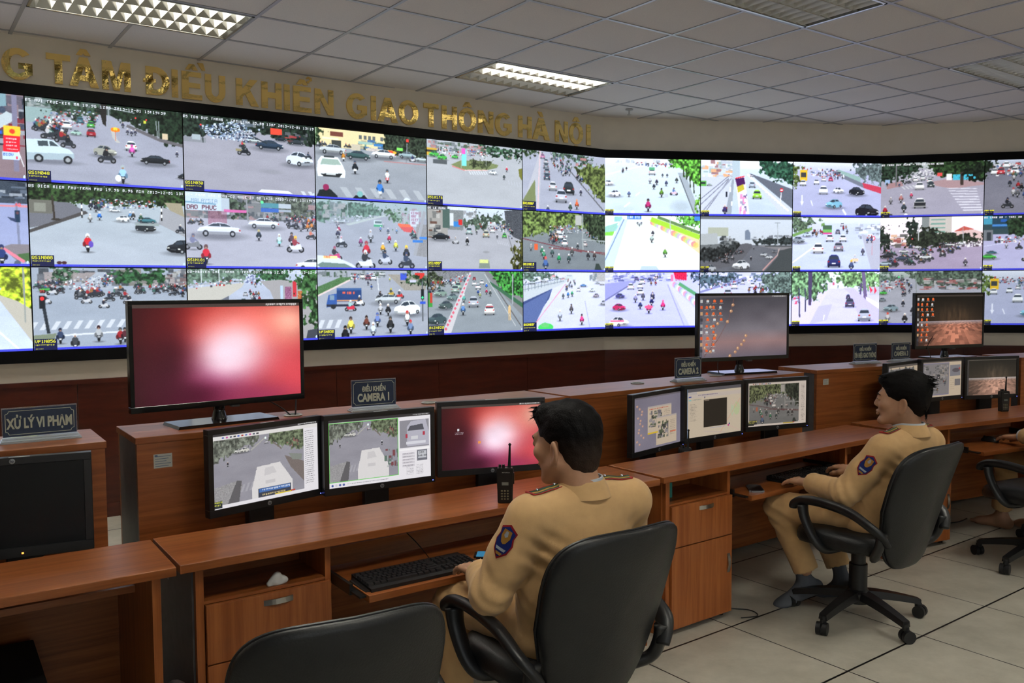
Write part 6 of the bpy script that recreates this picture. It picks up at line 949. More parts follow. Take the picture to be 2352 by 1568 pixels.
def s_map(p):
    p.a[:] = (214, 206, 190); p.rect(0, 0, 1, .07, (96, 96, 106)); p.rect(0, .07, .18, .12, (196, 194, 200)); p.rect(0, .12, 1, .2, (208, 202, 200)); p.rect(0, 0, .018, 1, (120, 150, 190)); p.scrib(.2, .14, .35, .018, (90, 80, 140)); p.rect(.03, .15, .08, .18, (60, 80, 170)); p.rect(.03, .22, .08, .25, (140, 210, 220)); p.scrib(.1, .225, .16, .018, (130, 150, 160))
    for k in range(12): p.scrib(.05, .32+.03*k, .09+.02*(k % 3), .014, (150, 145, 140))
    p.ell(.92, .5, .06, .14, (196, 214, 176)); p.poly(quad(.82, .4, .88, .5, .84, .66, .8, .6), (196, 216, 190)); p.line(.6, .98, .98, .3, .008, (226, 180, 160)); p.line(.7, .8, .98, .98, .006, (220, 190, 190)); p.line(.3, .9, .7, .98, .006, (200, 190, 200)); p.line(.82, .3, .95, .5, .005, (230, 190, 190)); p.rect(.3, .25, .73, .82, (44, 40, 34)); p.rect(.31, .26, .4, .275, (140, 130, 120)); p.ell(.32, .2, .008, .02, (60, 60, 120)); p.ell(.76, .84, .015, .024, (200, 80, 160)); p.ell(.78, .81, .012, .02, (60, 70, 160)); p.scrib(.42, .84, .28, .02, (170, 180, 220))
def s_cable(p):
    f_a41(p); b_ = p.a.copy(); p.a[:] = (222, 212, 206); n = int(p.w*.86); q = b_[::1, (np.arange(n)*p.w/n).astype(int)]; y0 = int(p.h*.06); hh = int(p.h*.9); p.a[y0:y0+hh, int(p.w*.02):int(p.w*.02)+n] = q[(np.arange(hh)*p.h/hh*.965).astype(int)]*.95+8; p.rect(0, 0, 1, .02, (80, 76, 78))
    for k in range(9): p.rect(.08+.035*k, .028, .1+.035*k, .048, [(200, 80, 70), (80, 80, 90), (90, 110, 200)][k % 3])
    for k in range(26): p.scrib(.91, .09+.033*k, .06, .014, (130, 120, 120))
    p.rect(.6, .955, .78, .98, (235, 195, 40)); p.rect(.77, .95, .8, .975, (210, 70, 50)); p.rect(.0, .9, .1, .98, (60, 64, 50)); p.scrib(.01, .91, .08, .025, (215, 215, 60))
def s_fwin(p):
    s_floor(p, 1.0); p.a[:] = (216, 194, 160); p.rect(0, 0, 1, .05, (100, 94, 92)); p.rect(0, .05, .05, 1, (130, 140, 170)); p.rect(.04, .1, .85, 1, (140, 142, 160)); p.leaves(quad(.05, .1, .84, .1, .84, .4, .4, .5, .05, .4), (96, 104, 104), .6); [p.scrib(.88, .15+.05*k, .08, .02, (160, 140, 110)) for k in range(14)]
def s_fveh(p):
    p.a[:] = (220, 200, 168); p.rect(0, 0, 1, .04, (90, 84, 84)); p.rect(0, .05, .68, .95, (120, 120, 190)); p.rect(.012, .065, .668, .935, (136, 138, 152)); p.blocks(.012, .07, .66, .6, [(100, 104, 116), (160, 164, 176), (84, 90, 96), (170, 160, 150)], 110, .08, .07); p.crowd(quad(.1, .5, .6, .5, .6, .9, .1, .9), 12, .1, .13); p.cars([(.4, .5, .1, (90, 92, 106), 'b')]); p.rect(.7, .13, .98, .44, (130, 136, 160)); p.ell(.86, .28, .1, .06, (96, 90, 110)); p.ell(.95, .24, .02, .03, (220, 60, 60)); p.rect(.83, .54, .98, .72, (120, 120, 134)); [p.scrib(.71, .5+.06*k, .1, .02, (180, 160, 130)) for k in range(6)]
MATS.pop('dark_glass', None); mat('dark_glass', (.008, .009, .010), .3, spec=.25)
MON = [  # desk frame data: world centre, yaw, W, H, picture, boost, label
 ((-.930, 3.246, .925), .6104+.227, .49, .322, (s_plates, 310), 'left of the three CAMERA 1 monitors, street picture with a white van roof'),
 ((-.541, 3.518, .927), .6104-.055, .49, .322, (s_vehicle, 340), 'middle CAMERA 1 monitor, showing a street, a silver car and its number plate'),
 ((-.092, 3.833, .927), .6104-.283, .505, .332, (ubuntu, 220), 'right CAMERA 1 monitor with a red and pink wallpaper, before the seated man'),
 ((.762, 4.459, .895), .637+.191, .489, .321, (s_twowin, 170), 'left CAMERA 2 monitor, turned inwards, with two small windows on grey'),
 ((1.114, 4.72, .909), .637-.021, .477, .313, (s_map, 190), 'middle CAMERA 2 monitor, a pale map page with a black square'),
 ((1.563, 5.052, .905), .637-.237, .465, .305, (s_cable, 190), 'right CAMERA 2 monitor showing riders beneath a cable'),
 ((2.609, 5.723, .939), .50+.198, .466, .306, (s_fwin, 120), 'left CAMERA 3 monitor, half hidden behind the head of the man in profile'),
 ((2.965, 5.918, .952), .50-.011, .447, .293, (s_fveh, 140), 'middle CAMERA 3 monitor, a street picture beside a beige panel'),
 ((3.455, 6.185, .935), .50-.257, .463, .304, (s_floor, 160), 'right CAMERA 3 monitor with a dark wooden floor wallpaper')]
for n_, (wc, yaw, W, H, (fn, px), lab) in enumerate(MON):
    p = Pic(px, int(px*.62), seed=50+n_); fn(p); p.grain(2)
    if n_ in (5, 6, 7): p.desat(.45)
    if n_ < 2: p.desat(.2)
    if n_ == 8: p.desat(.4)
    if n_ in (3, 4, 5, 6, 7): p.tint((.86, .82, .78))
    if n_ == 8: p.tint((1, .98, .95), (14, 14, 12))
    monitor('desk_monitor', lab, 'monitor', wc, yaw, W, H, p, group='black desk monitors')
monitor('desk_monitor', 'switched-off black monitor with an orange light on the left desk', 'monitor', (-1.601, 2.77, .885), .408+.02, .419, .33, None, base='hp19', bez=.024, bot=.034, led=mat('orange_led', (.3, .1, .02), .3, emit=(1, .25, .04), es=4), group='black desk monitors')
for wc, yaw, W, H, fn, px, lab in (((-1.177, 3.489, 1.334), .6104+.09, .718, .431, ubuntu, 300, 'big black monitor with a glowing red and pink wallpaper on the left console'),
        ((1.467, 5.441, 1.344), .637-.24, .705, .424, s_berries, 240, 'big black monitor with grey berry-twig wallpaper and many icons, CAMERA 2 console'),
        ((3.323, 6.535, 1.335), .50-.128, .70, .42, s_floor, 200, 'big black monitor with dark wooden-floor wallpaper on the far right console')):
    p = Pic(px, int(px*.6), seed=int(px)); (fn(p, False) if fn is ubuntu else fn(p)); p.grain(2)
    if fn is ubuntu: p.tint((1.06, 1.06, 1.06), (4, 0, 0))
    monitor('display_monitor', lab, 'monitor', wc, yaw, W, H, p, floor=1.05, bez=.016, bot=.024, tv=True, logo=False, led=None, group='big monitors on the consoles')
# ================================================================ SMOOTH BODIES FROM DISTANCE FIELDS
class Field:
    def __init__(s, lo, hi, h):
        s.lo = np.array(lo, float); s.h = h; n = np.ceil((np.array(hi)-s.lo)/h).astype(int)+1; s.n = n
        s.ax = [s.lo[k]+h*np.arange(n[k]) for k in range(3)]; s.D = np.full(n, .08, np.float32)
    def sl(s, lo, hi, pad):
        r = []
        for k in range(3):
            a = int(max(0, math.floor((lo[k]-pad-s.lo[k])/s.h))); b = int(min(s.n[k], math.ceil((hi[k]+pad-s.lo[k])/s.h)+1)); r.append(slice(a, max(a, b)))
        return tuple(r)
    def pts(s, sl): return np.meshgrid(*[s.ax[k][sl[k]] for k in range(3)], indexing='ij')
    def comb(s, sl, d, k, cut=False):
        D = s.D[sl]
        if cut: d = -d; h = np.clip(.5-.5*(d-D)/k, 0, 1) if k else (d > D)*0+0; s.D[sl] = D*h+d*(1-h)+k*h*(1-h) if k else np.maximum(D, d)
        elif k: h = np.clip(.5+.5*(d-D)/k, 0, 1); s.D[sl] = d*(1-h)+D*h-k*h*(1-h)
        else: s.D[sl] = np.minimum(D, d)
    def cone(s, a, b, ra, rb=None, k=.01, cut=False, sq=None):
        """rounded cone; sq = (axis vector, factor) squashes it along an axis"""
        rb = ra if rb is None else rb; a = np.array(a, float); b = np.array(b, float); R = max(ra, rb)*(max(1, sq[1]) if sq else 1)
        sl = s.sl(np.minimum(a, b)-R, np.maximum(a, b)+R, .05); X, Y, Z = s.pts(sl)
        if X.size == 0: return s
        P = [X-a[0], Y-a[1], Z-a[2]]; v = b-a; L = max(v@v, 1e-9); t = np.clip((P[0]*v[0]+P[1]*v[1]+P[2]*v[2])/L, 0, 1)
        Q = [P[i]-t*v[i] for i in range(3)]
        if sq:
            n = np.array(sq[0], float); n /= np.linalg.norm(n); q = Q[0]*n[0]+Q[1]*n[1]+Q[2]*n[2]; Q = [Q[i]+q*n[i]*(1/sq[1]-1) for i in range(3)]
        d = np.sqrt(Q[0]**2+Q[1]**2+Q[2]**2)-(ra+(rb-ra)*t); s.comb(sl, d, k, cut); return s
    def ell(s, c, r, k=.01, cut=False, rot=None):
        c = np.array(c, float); r = np.array(r, float); R = r.max(); sl = s.sl(c-R, c+R, .05); X, Y, Z = s.pts(sl)
        if X.size == 0: return s
        P = np.stack([X-c[0], Y-c[1], Z-c[2]], -1)
        if rot is not None: P = P@np.array(rot)
        k0 = np.sqrt(((P/r)**2).sum(-1)); k1 = np.sqrt(((P/(r*r))**2).sum(-1))+1e-9; s.comb(sl, k0*(k0-1)/k1, k, cut); return s
    def chain(s, P, R, k=.02, sq=None):
        for i in range(len(P)-1): s.cone(P[i], P[i+1], R[i], R[i+1], k, sq=sq)
        return s
    def plane(s, co, no, k=0.0):
        """keep the side opposite to the normal"""
        sl = (slice(None),)*3; X, Y, Z = s.pts(sl); n = np.array(no, float); n /= np.linalg.norm(n); d = (X-co[0])*n[0]+(Y-co[1])*n[1]+(Z-co[2])*n[2]
        s.D = np.maximum(s.D, d).astype(np.float32); return s
    def wrinkle(s, fn):
        m = np.abs(s.D) < .03; sl = (slice(None),)*3; X, Y, Z = s.pts(sl); s.D[m] += fn(X[m], Y[m], Z[m]).astype(np.float32); return s
    def mesh(s, M=None):
        """surface nets"""
        D = s.D; I = D < 0; n = D.shape
        c = np.zeros((n[0]-1, n[1]-1, n[2]-1), int); S = []
        for dx in (0, 1):
            for dy in (0, 1):
                for dz in (0, 1): q = I[dx:n[0]-1+dx, dy:n[1]-1+dy, dz:n[2]-1+dz]; c += q
        act = (c > 0) & (c < 8); idx = np.full(act.shape, -1, np.int64); ii = np.argwhere(act); idx[act] = np.arange(len(ii))
        acc = np.zeros((len(ii), 3)); cnt = np.zeros(len(ii)); cor = [(a, b, d) for a in (0, 1) for b in (0, 1) for d in (0, 1)]
        for p in range(8):
            for q in range(p+1, 8):
                A, B = cor[p], cor[q]
                if sum(abs(A[i]-B[i]) for i in range(3)) != 1: continue
                va = D[ii[:, 0]+A[0], ii[:, 1]+A[1], ii[:, 2]+A[2]]; vb = D[ii[:, 0]+B[0], ii[:, 1]+B[1], ii[:, 2]+B[2]]; m = (va < 0) != (vb < 0)
                t = np.where(m, va/np.where(va == vb, 1, va-vb), 0)[:, None]; pt = np.array(A)+t*(np.array(B)-np.array(A)); acc += np.where(m[:, None], pt, 0); cnt += m
        V = s.lo+(ii+acc/cnt[:, None])*s.h; F = []
        for ax in range(3):
            o = [1, 1, 1]; o[ax] = 0; u, v = [k for k in range(3) if k != ax]
            sh = [slice(1, n[k]-1) if k != ax else slice(0, n[k]-1) for k in range(3)]; sh2 = list(sh); sh2[ax] = slice(1, n[ax])
            a = I[tuple(sh)]; b = I[tuple(sh2)]; e = np.argwhere(a != b)
            if not len(e): continue
            flip = a[e[:, 0], e[:, 1], e[:, 2]]; base = e.copy(); base[:, u] += 1; base[:, v] += 1
            def g(du, dv): q = base.copy(); q[:, u] += du; q[:, v] += dv; return idx[q[:, 0], q[:, 1], q[:, 2]]
            f = np.stack([g(-1, -1), g(0, -1), g(0, 0), g(-1, 0)], -1)
            if ax == 1: f = f[:, ::-1]
            f[~flip] = f[~flip][:, ::-1]; F.append(f)
        F = np.concatenate(F); F = F[(F >= 0).all(1)]
        if M is not None: V = V@np.array(M.to_3x3()).T+np.array(M.translation)
        return V, F
def npmesh(name, parts, subs=None):
    V = []; F = []; o = 0; mi = []
    for k, (v, f) in enumerate(parts): V.append(v); F.append(f+o); o += len(v); mi.append(np.full(len(f), k))
    V = np.concatenate(V).astype(np.float32); F = np.concatenate(F).astype(np.int32)
    me = bpy.data.meshes.new(name); me.vertices.add(len(V)); me.vertices.foreach_set('co', V.ravel()); me.loops.add(F.size); me.loops.foreach_set('vertex_index', F.ravel())
    me.polygons.add(len(F)); me.polygons.foreach_set('loop_start', np.arange(0, F.size, 4, dtype=np.int32)); me.update(calc_edges=True); return me
def nz3(X, Y, Z, sc, seed):
    """cheap smooth noise"""
    r = np.random.default_rng(seed); o = 0
    for _ in range(5):
        d = r.normal(size=3); d /= np.linalg.norm(d); d *= sc*r.uniform(.6, 1.5); e = r.normal(size=3)*sc*.5
        o = o+np.sin(X*d[0]+Y*d[1]+Z*d[2]+r.uniform(0, 6)+1.2*np.sin(X*e[0]+Y*e[1]+Z*e[2]))
    return o/5
def skinmat(name, c, red):
    m = mat(name, c, .5, spec=.35, nz=.10, nscale=18, bump=.06, bscale=300); m.node_tree.nodes['Principled BSDF'].inputs['Subsurface Weight'].default_value = .08
    m.node_tree.nodes['Principled BSDF'].inputs['Subsurface Radius'].default_value = (.01, .004, .002); return m
SKIN = skinmat('skin', (.44, .24, .145), 0)
HAIR = mat('black_hair', (.0035, .003, .003), .6, spec=.12, bump=.25, bscale=200)
N = HAIR.node_tree.nodes; L = HAIR.node_tree.links; at = N.new('ShaderNodeAttribute'); at.attribute_name = 'clipped'; nn = N.new('ShaderNodeTexNoise'); nn.inputs['Scale'].default_value = 90; nn.inputs['Detail'].default_value = 4
mu = N.new('ShaderNodeMath'); mu.operation = 'MULTIPLY'; L.new(at.outputs['Fac'], mu.inputs[0]); L.new(nn.outputs['Fac'], mu.inputs[1]); mxh = N.new('ShaderNodeMix'); mxh.data_type = 'RGBA'; L.new(mu.outputs[0], mxh.inputs[0]); mxh.inputs[6].default_value = (.0035, .003, .003, 1); mxh.inputs[7].default_value = (.075, .045, .032, 1); L.new(mxh.outputs[2], N['Principled BSDF'].inputs['Base Color'])
FADE = mat('clipped_hair', (.035, .024, .018), .7, nz=.3, nscale=60, bump=.3, bscale=500)
CLOTH = mat('tan_uniform_cloth', (.57, .36, .165), .85, spec=.25, nz=.05, nscale=30, bump=.10, bscale=420, sheen=.15)
SHIRT = mat('pale_blue_shirt', (.55, .60, .66), .8)
SOCKM = mat('grey_sock', (.10, .11, .13), .95, bump=.2, bscale=500)
EYEM = mat('dark_eye', (.02, .015, .012), .2)
LIPM = mat('lips', (.36, .15, .11), .5)
def head_parts(M, fade=True, tuft=False):
    """head at the origin of M looking along +y; returns skin piece, hair pieces"""
    F = Field((-.11, -.15, -.20), (.11, .15, .15), .0036)
    F.ell((0, -.018, .045), (.073, .095, .082), 0); F.ell((0, .03, -.02), (.060, .066, .088), .03)
    for s in (-1, 1): F.cone((s*.054, .0, -.045), (s*.022, .068, -.092), .020, .017, .025); F.ell((s*.040, .062, -.012), (.026, .024, .022), .02)
    F.ell((0, .080, -.094), (.019, .018, .016), .02); F.cone((-.034, .082, .030), (.034, .082, .030), .012, .012, .016)
    for s in (-1, 1): F.ell((s*.031, .098, .013), (.015, .012, .010), .010, True); F.ell((s*.031, .086, .012), (.0125, .0115, .0115), .003)
    F.cone((0, .090, .018), (0, .102, -.015), .0080, .0120, .012); 
    for s in (-1, 1): F.ell((s*.012, .098, -.021), (.008, .009, .007), .006); F.ell((s*.007, .103, -.028), (.004, .004, .003), .002, True)
    F.cone((-.019, .092, -.050), (.019, .092, -.050), .0065, .0065, .008); F.ell((0, .099, -.049), (.014, .006, .006), .006); F.ell((0, .097, -.062), (.015, .0065, .0065), .006); F.cone((-.024, .098, -.056), (.024, .098, -.056), .0018, .0018, .002, True)
    F.cone((0, -.025, -.05), (0, -.040, -.145), .056, .056, .03)
    for s in (-1, 1):
        R = Matrix.Rotation(s*.5, 3, 'Z')@Matrix.Rotation(.15, 3, 'X'); r = np.array(R)
        F.ell((s*.0785, -.014, -.014), (.0085, .021, .036), .006, rot=r); F.ell((s*.087, -.010, -.010), (.007, .012, .022), .003, True, r); F.ell((s*.077, -.006, -.044), (.006, .010, .010), .006)
    skin = F.mesh(M)
    H_ = Field((-.115, -.15, -.14), (.115, .16, .18), .0036)
    H_.ell((0, -.020, .050), ((.081, .103, .087) if tuft else (.0775, .101, .084)), 0)
    if tuft: H_.ell((0, -.035, .065), (.083, .098, .084), .02); H_.ell((0, -.075, .0), (.066, .045, .07), .03)
    else: H_.ell((0, -.042, -.02), (.0615, .068, .085), .03)
    H_.ell((0, .055, .098), (.055, .040, .030), .03); H_.ell((0, .098, -.03), (.085, .075, .105), .008, True)
    for s in (-1, 1): H_.ell((s*.088, .016, -.040), (.036, .050, .052), .008, True); H_.ell((s*.088, -.014, -.016), (.028, .032, .047), .006, True)
    H_.plane((0, -.06, -.092 if not tuft else -.080), (0, .35, -1)); sc = 90
    H_.wrinkle(lambda X, Y, Z: .0022*nz3(X, Y*.6, Z*.6, 260, 3)+.002*nz3(X, Y, Z, 70, 5)+(.003*np.clip((-Z)/.06, 0, 1) if fade else 0))
    hair = H_.mesh(); hz = hair[0].copy(); hfade = np.clip((.030-hz[:, 2])/.10, 0, 1)*(1 if fade else .35); hair = (hz@np.array(M.to_3x3()).T+np.array(M.translation), hair[1]); spikes = BM(); rng = random.Random(4)
    def spike(p, d, r, l):
        p = Vector(p); d = Vector(d).normalized(); n0 = [spikes.verts.new(p+q*r) for q in (d.orthogonal().normalized(), d.cross(d.orthogonal()).normalized(), -(d.orthogonal().normalized()+d.cross(d.orthogonal()).normalized())*.7)]
        t = spikes.verts.new(p+d*l)
        for k in range(3): spikes.faces.new((n0[k], n0[(k+1) % 3], t))
    for k in range(260 if tuft else 0):                    # short strands break up the outline
        a = rng.uniform(0, 2*PI); e = rng.uniform(.0, 1.4); n = Vector((math.cos(a)*math.cos(e), math.sin(a)*math.cos(e), math.sin(e))); p = Vector((n.x*.080, n.y*.100-.02, n.z*.085+.052)); l = rng.uniform(.008, .016) if tuft else rng.uniform(.003, .006)
        if n.y > .8 and n.z < .5: continue
        spike(p, n+Vector((rng.uniform(-.5, .5), rng.uniform(-.6, .3), rng.uniform(-.5, .4))), .0018, l)
    for k in range(90):                                    # fringe over the forehead
        x = rng.uniform(-.055, .055); spike((x, .076-abs(x)*.35, .108+rng.uniform(-.02, .012)), (x*2+rng.uniform(-.3, .3), 1.1, rng.uniform(-.75, .1)), .003, rng.uniform(.016, .036))
    if tuft:
        for k in range(60): spike((rng.uniform(-.05, .05), -.115+rng.uniform(-.01, .012), .085+rng.uniform(-.03, .035)), (rng.uniform(-.4, .4), -1, rng.uniform(-.35, .35)), .0028, rng.uniform(.02, .05))
        for k in range(60): spike((rng.uniform(-.05, .05), -.105, -.035+rng.uniform(-.03, .03)), (rng.uniform(-.3, .3), -.35, -1), .003, rng.uniform(.015, .03))
    bmesh.ops.transform(spikes, matrix=M, verts=spikes.verts)
    eyes = []; brows = BM(); 
    for s in (-1, 1):
        b_ = BM(); bmesh.ops.create_uvsphere(b_, u_segments=10, v_segments=8, radius=.0062, matrix=M@Matrix.Translation((s*.031, .0935, .0115))@Matrix.Scale(.55, 4, (0, 0, 1))); eyes.append(b_)
        tube(brows, [M@Vector((s*.014, .0955, .029)), M@Vector((s*.032, .0955, .034)), M@Vector((s*.048, .082, .029))], [.0025, .0035, .0016], 6, 4)
    return skin, hair, spikes, eyes, brows, hfade
def hand_piece(wrist, fwd, up, side, curl=.35, spread=.16, mouse=False, L=1.0, thumb_in=.5):
    """side = +1 right hand, -1 left; fwd along the fingers, up = back of the hand"""
    f = Vector(fwd).normalized(); u = Vector(up); u = (u-f*u.dot(f)).normalized(); r = f.cross(u)      # r points to the right of the hand seen from above
    M = Matrix(((r.x, f.x, u.x, wrist[0]), (r.y, f.y, u.y, wrist[1]), (r.z, f.z, u.z, wrist[2]), (0, 0, 0, 1)))
    F = Field((-.075, -.085, -.085), (.075, .20, .045), .0025)
    F.cone((0, -.08, -.002), (0, .0, 0), .027, .023, .01, sq=((0, 0, 1), .75)); F.cone((0, 0, 0), (0, .055, -.002), .024, .026, .02, sq=((0, 0, 1), .62))
    t = -side                                              # thumb side in the local x
    for k, (bx, by, ln) in enumerate(((t*.029, .082, .066), (t*.010, .088, .074), (-t*.010, .084, .068), (-t*.028, .074, .053))):
        F.cone((bx*.6, .02, .0), (bx, by, .002), .013, .0105, .014, sq=((0, 0, 1), .85)); F.ell((bx, by, .004), (.0095, .010, .0095), .006)
        a = math.atan2(bx, .14)*spread*6; q = Vector((bx, by, .001)); ang = -.12-curl*.25; rad = .0092
        for j, (seg, da) in enumerate(((.46, -curl*.9), (.30, -curl*.9), (.24, -curl*.5))):
            d = Vector((math.sin(a)*math.cos(ang), math.cos(a)*math.cos(ang), math.sin(ang))); q2 = q+d*ln*seg*L
            F.cone(q, q2, rad, rad-.0009, .0035); q = q2; rad -= .0009; ang += da
    a = t; q = Vector((t*.018, .012, -.010)); q1 = Vector((t*.042, .040, -.018)); q2 = Vector((t*(.056-.012*thumb_in), .068, -.024)); q3 = Vector((t*(.058-.022*thumb_in), .092, -.030))
    F.cone(q, q1, .017, .0125, .012); F.cone(q1, q2, .0115, .0105, .006); F.cone(q2, q3, .0102, .0082, .004)
    return F.mesh(M), M
def foot_piece(ankle, toe_dir, up=(0, 0, 1), L=.24, sock=False, toes=True):
    f = Vector(toe_dir).normalized(); u = Vector(up); u = (u-f*u.dot(f)).normalized(); r = f.cross(u)
    M = Matrix(((r.x, f.x, u.x, ankle[0]), (r.y, f.y, u.y, ankle[1]), (r.z, f.z, u.z, ankle[2]), (0, 0, 0, 1)))
    F = Field((-.07, -.10, -.11), (.07, .22, .16), .004)
    F.cone((0, -.005, .14), (0, 0, 0), .037, .034, .01); F.ell((0, -.04, -.045), (.030, .034, .032), .03); F.cone((0, 0, -.01), (0, .10, -.052), .036, .024, .03, sq=((1, 0, 0), 1.15)); F.cone((0, -.03, -.058), (0, .13, -.062), .028, .026, .03, sq=((1, 0, 0), 1.3)); F.ell((0, .14, -.062), (.043, .04, .018), .03)
    if toes:
        for k in range(5): x = -.030+.015*k; F.ell((x, .178-abs(k-1)*.006, -.064), (.0085, .018, .0095), .004)
    else: F.ell((0, .165, -.062), (.036, .028, .016), .02)
    F.plane((0, 0, -.0795), (0, 0, -1)); return F.mesh(M)
def build_person(label, org, rz, J, group=None, tuft=False, headM=None, hands=(), feet=(), seed=1, epaulette=True, cut_left=None, patch=None, ring=False, cuffs=None):
    """J: joints in the frame of the chair the person sits in (x right, y forward)"""
    v = lambda k: np.array(J[k], float)
    root = None
    # --- skin: head, neck, trunk core, arms, hands, feet in one mesh
    pieces = []
    skin, hair, spikes, eyes, brows, hfade = head_parts(headM, not tuft, tuft); pieces.append(skin)
    B = Field((-.45, -.5, .04), (.45, .75, 1.12), .012); B.chain([v('pelvis'), v('waist'), v('chest')], [.11, .10, .11], .05, sq=((0, 1, 0), .8)); B.cone(v('chest'), v('neck')+[0, 0, -.05], .07, .048, .04); B.cone(v('shL'), v('shR'), .045, .045, .04)
    for s in 'LR': B.chain([v('sh'+s), v('el'+s), v('wr'+s)], [.042, .036, .026], .02); B.chain([v('hip'+s), v('kn'+s), v('an'+s)], [.07, .05, .032], .03)
    pieces.append(B.mesh())
    rings = []
    for h in hands: (m, HM) = hand_piece(**h); pieces.append(m); rings.append((h['side'], HM))
    socks = []
    for q in feet:
        q = dict(q); sock = q.pop('sock', False); m = foot_piece(**q)
        if sock: socks.append(m)
        else: pieces.append(m)
    root = obj('person', npmesh('person', pieces), SKIN, None, 2); root.location = (org[0], org[1], 0); root.rotation_euler = (0, 0, rz); tag(root, label, 'person', group)
    hb = BM(); 
    hm = npmesh('hair', [hair]); at_ = hm.attributes.new('clipped', 'FLOAT', 'POINT'); at_.data.foreach_set('value', hfade.astype(np.float32)); obj('hair', hm, HAIR, root, 2)
    if len(spikes.verts): obj('hair_strands', spikes, HAIR, root)
    for e in eyes: obj('eye', e, EYEM, root, True)
    obj('eyebrows', brows, HAIR, root, True)
    # --- jacket
    lo = np.minimum.reduce([v(k) for k in ('pelvis', 'shL', 'shR', 'elL', 'elR', 'wrL', 'wrR')])-.14; hi = np.maximum.reduce([v(k) for k in ('shL', 'shR', 'elL', 'elR', 'wrL', 'wrR', 'neck')])+.14
    T = Field(lo, hi, .0068)
    T.chain([v('pelvis')+[0, 0, -.02], v('waist'), v('chest')], [.135, .125, .128], .06, sq=((1, 0, 0), 1.38)); T.cone(v('chest')+[0, 0, .02], v('neck')+[0, -.018, -.072], .122, .080, .05, sq=((1, 0, 0), 1.35)); T.cone(v('shL')+[.03, 0, .0], v('shR')+[-.03, 0, .0], .070, .070, .05)
    T.cone(v('shL')*.6+v('neck')*.4+[0, 0, -.035], v('shR')*.6+v('neck')*.4+[0, 0, -.035], .062, .062, .04)
    for s in 'LR': T.chain([v('sh'+s), v('sh'+s)*.5+v('el'+s)*.5, v('el'+s)], [.068, .063, .060], .03); T.cone(v('el'+s), v('wr'+s), .060, .048, .02)
    # cuffs cut square
    for s in 'LR':
        d = (v('wr'+s)-v('el'+s)); d /= np.linalg.norm(d); c = v('wr'+s)-d*.010; sl = T.sl(c-.09, c+.09, 0); X, Y, Z = T.pts(sl); q = (X-c[0])*d[0]+(Y-c[1])*d[1]+(Z-c[2])*d[2]; T.D[sl] = np.maximum(T.D[sl], q)
        T.cone(c-d*.001, c+d*.03, .036, .036, 0, True)
    cn = v('neck'); 
    def wr(X, Y, Z):
        o = .0012*nz3(X, Y, Z*1.4, 16, seed)+.0005*nz3(X, Y, Z, 60, seed+1)
        for s in 'LR':                                       # folds gather at the elbow and under the arm
            e = v('el'+s); a = v('sh'+s); w_ = v('wr'+s); d = (w_-e)/np.linalg.norm(w_-e); t = (X-e[0])*d[0]+(Y-e[1])*d[1]+(Z-e[2])*d[2]; R2 = (X-e[0])**2+(Y-e[1])**2+(Z-e[2])**2
            b = (a-e)/np.linalg.norm(a-e); t2 = (X-e[0])*b[0]+(Y-e[1])*b[1]+(Z-e[2])*b[2]
            o = o+.0045*np.exp(-R2/.008)*np.sin((t-t2)*95+nz3(X, Y, Z, 30, seed+2)*2.2); wv = (X-w_[0])**2+(Y-w_[1])**2+(Z-w_[2])**2; o = o+.0025*np.exp(-wv/.008)*np.sin(t*120+nz3(X, Y, Z, 30, seed+3)*2)
            u = a*.55+np.array(J['waist'])*.45+np.array([-.05 if s == 'L' else .05, -.03, .02]); R3 = ((X-u[0])**2+(Y-u[1])**2+(Z-u[2])**2); o = o+.0045*np.exp(-R3/.006)*np.sin((X*(.9 if s == 'L' else -.9)+Z*1.3)*85+nz3(X, Y, Z, 18, seed+4)*2)
            R4 = (X-a[0])**2+(Y-a[1])**2+(Z-a[2]+.06)**2; o = o+.0018*np.exp(-R4/.008)*np.sin((X+Y)*70+Z*40)
        return o
    T.wrinkle(wr)
    jk = obj('uniform_jacket', npmesh('uniform_jacket', [T.mesh()]), CLOTH, root, 2); jk['label'] = 'tan uniform jacket'
    # seam lines on the back and the sleeves
    # --- collar: a standing band folded over, tan, with the pale shirt inside it
    def collar(r0, r1, z0, z1, dz, mt, nm, th):
        rings_ = []
        for kk in range(41):
            a = -PI/2-2.55+5.1*kk/40; ca, sa = math.cos(a), math.sin(a); front = max(0, sa)
            def P(r, z): return (cn[0]+ca*r*1.0, cn[1]-.012+sa*r*1.05, cn[2]+z-dz*front)
            rings_.append([P(r1, z0), P(r0+.004, z1), P(r0-.002, z1), P(r1-th, z0)])
        bm = BM(); loft(bm, rings_); bmesh.ops.recalc_face_normals(bm, faces=bm.faces); o = obj(nm, bm, mt, root, True); return o
    collar(.066, .092, -.036, .014, .022, CLOTH, 'jacket_collar', .010)['label'] = 'tan folded collar'
    collar(.0615, .064, -.03, .0215, .022, SHIRT, 'shirt_collar', .003)['label'] = 'pale shirt collar'
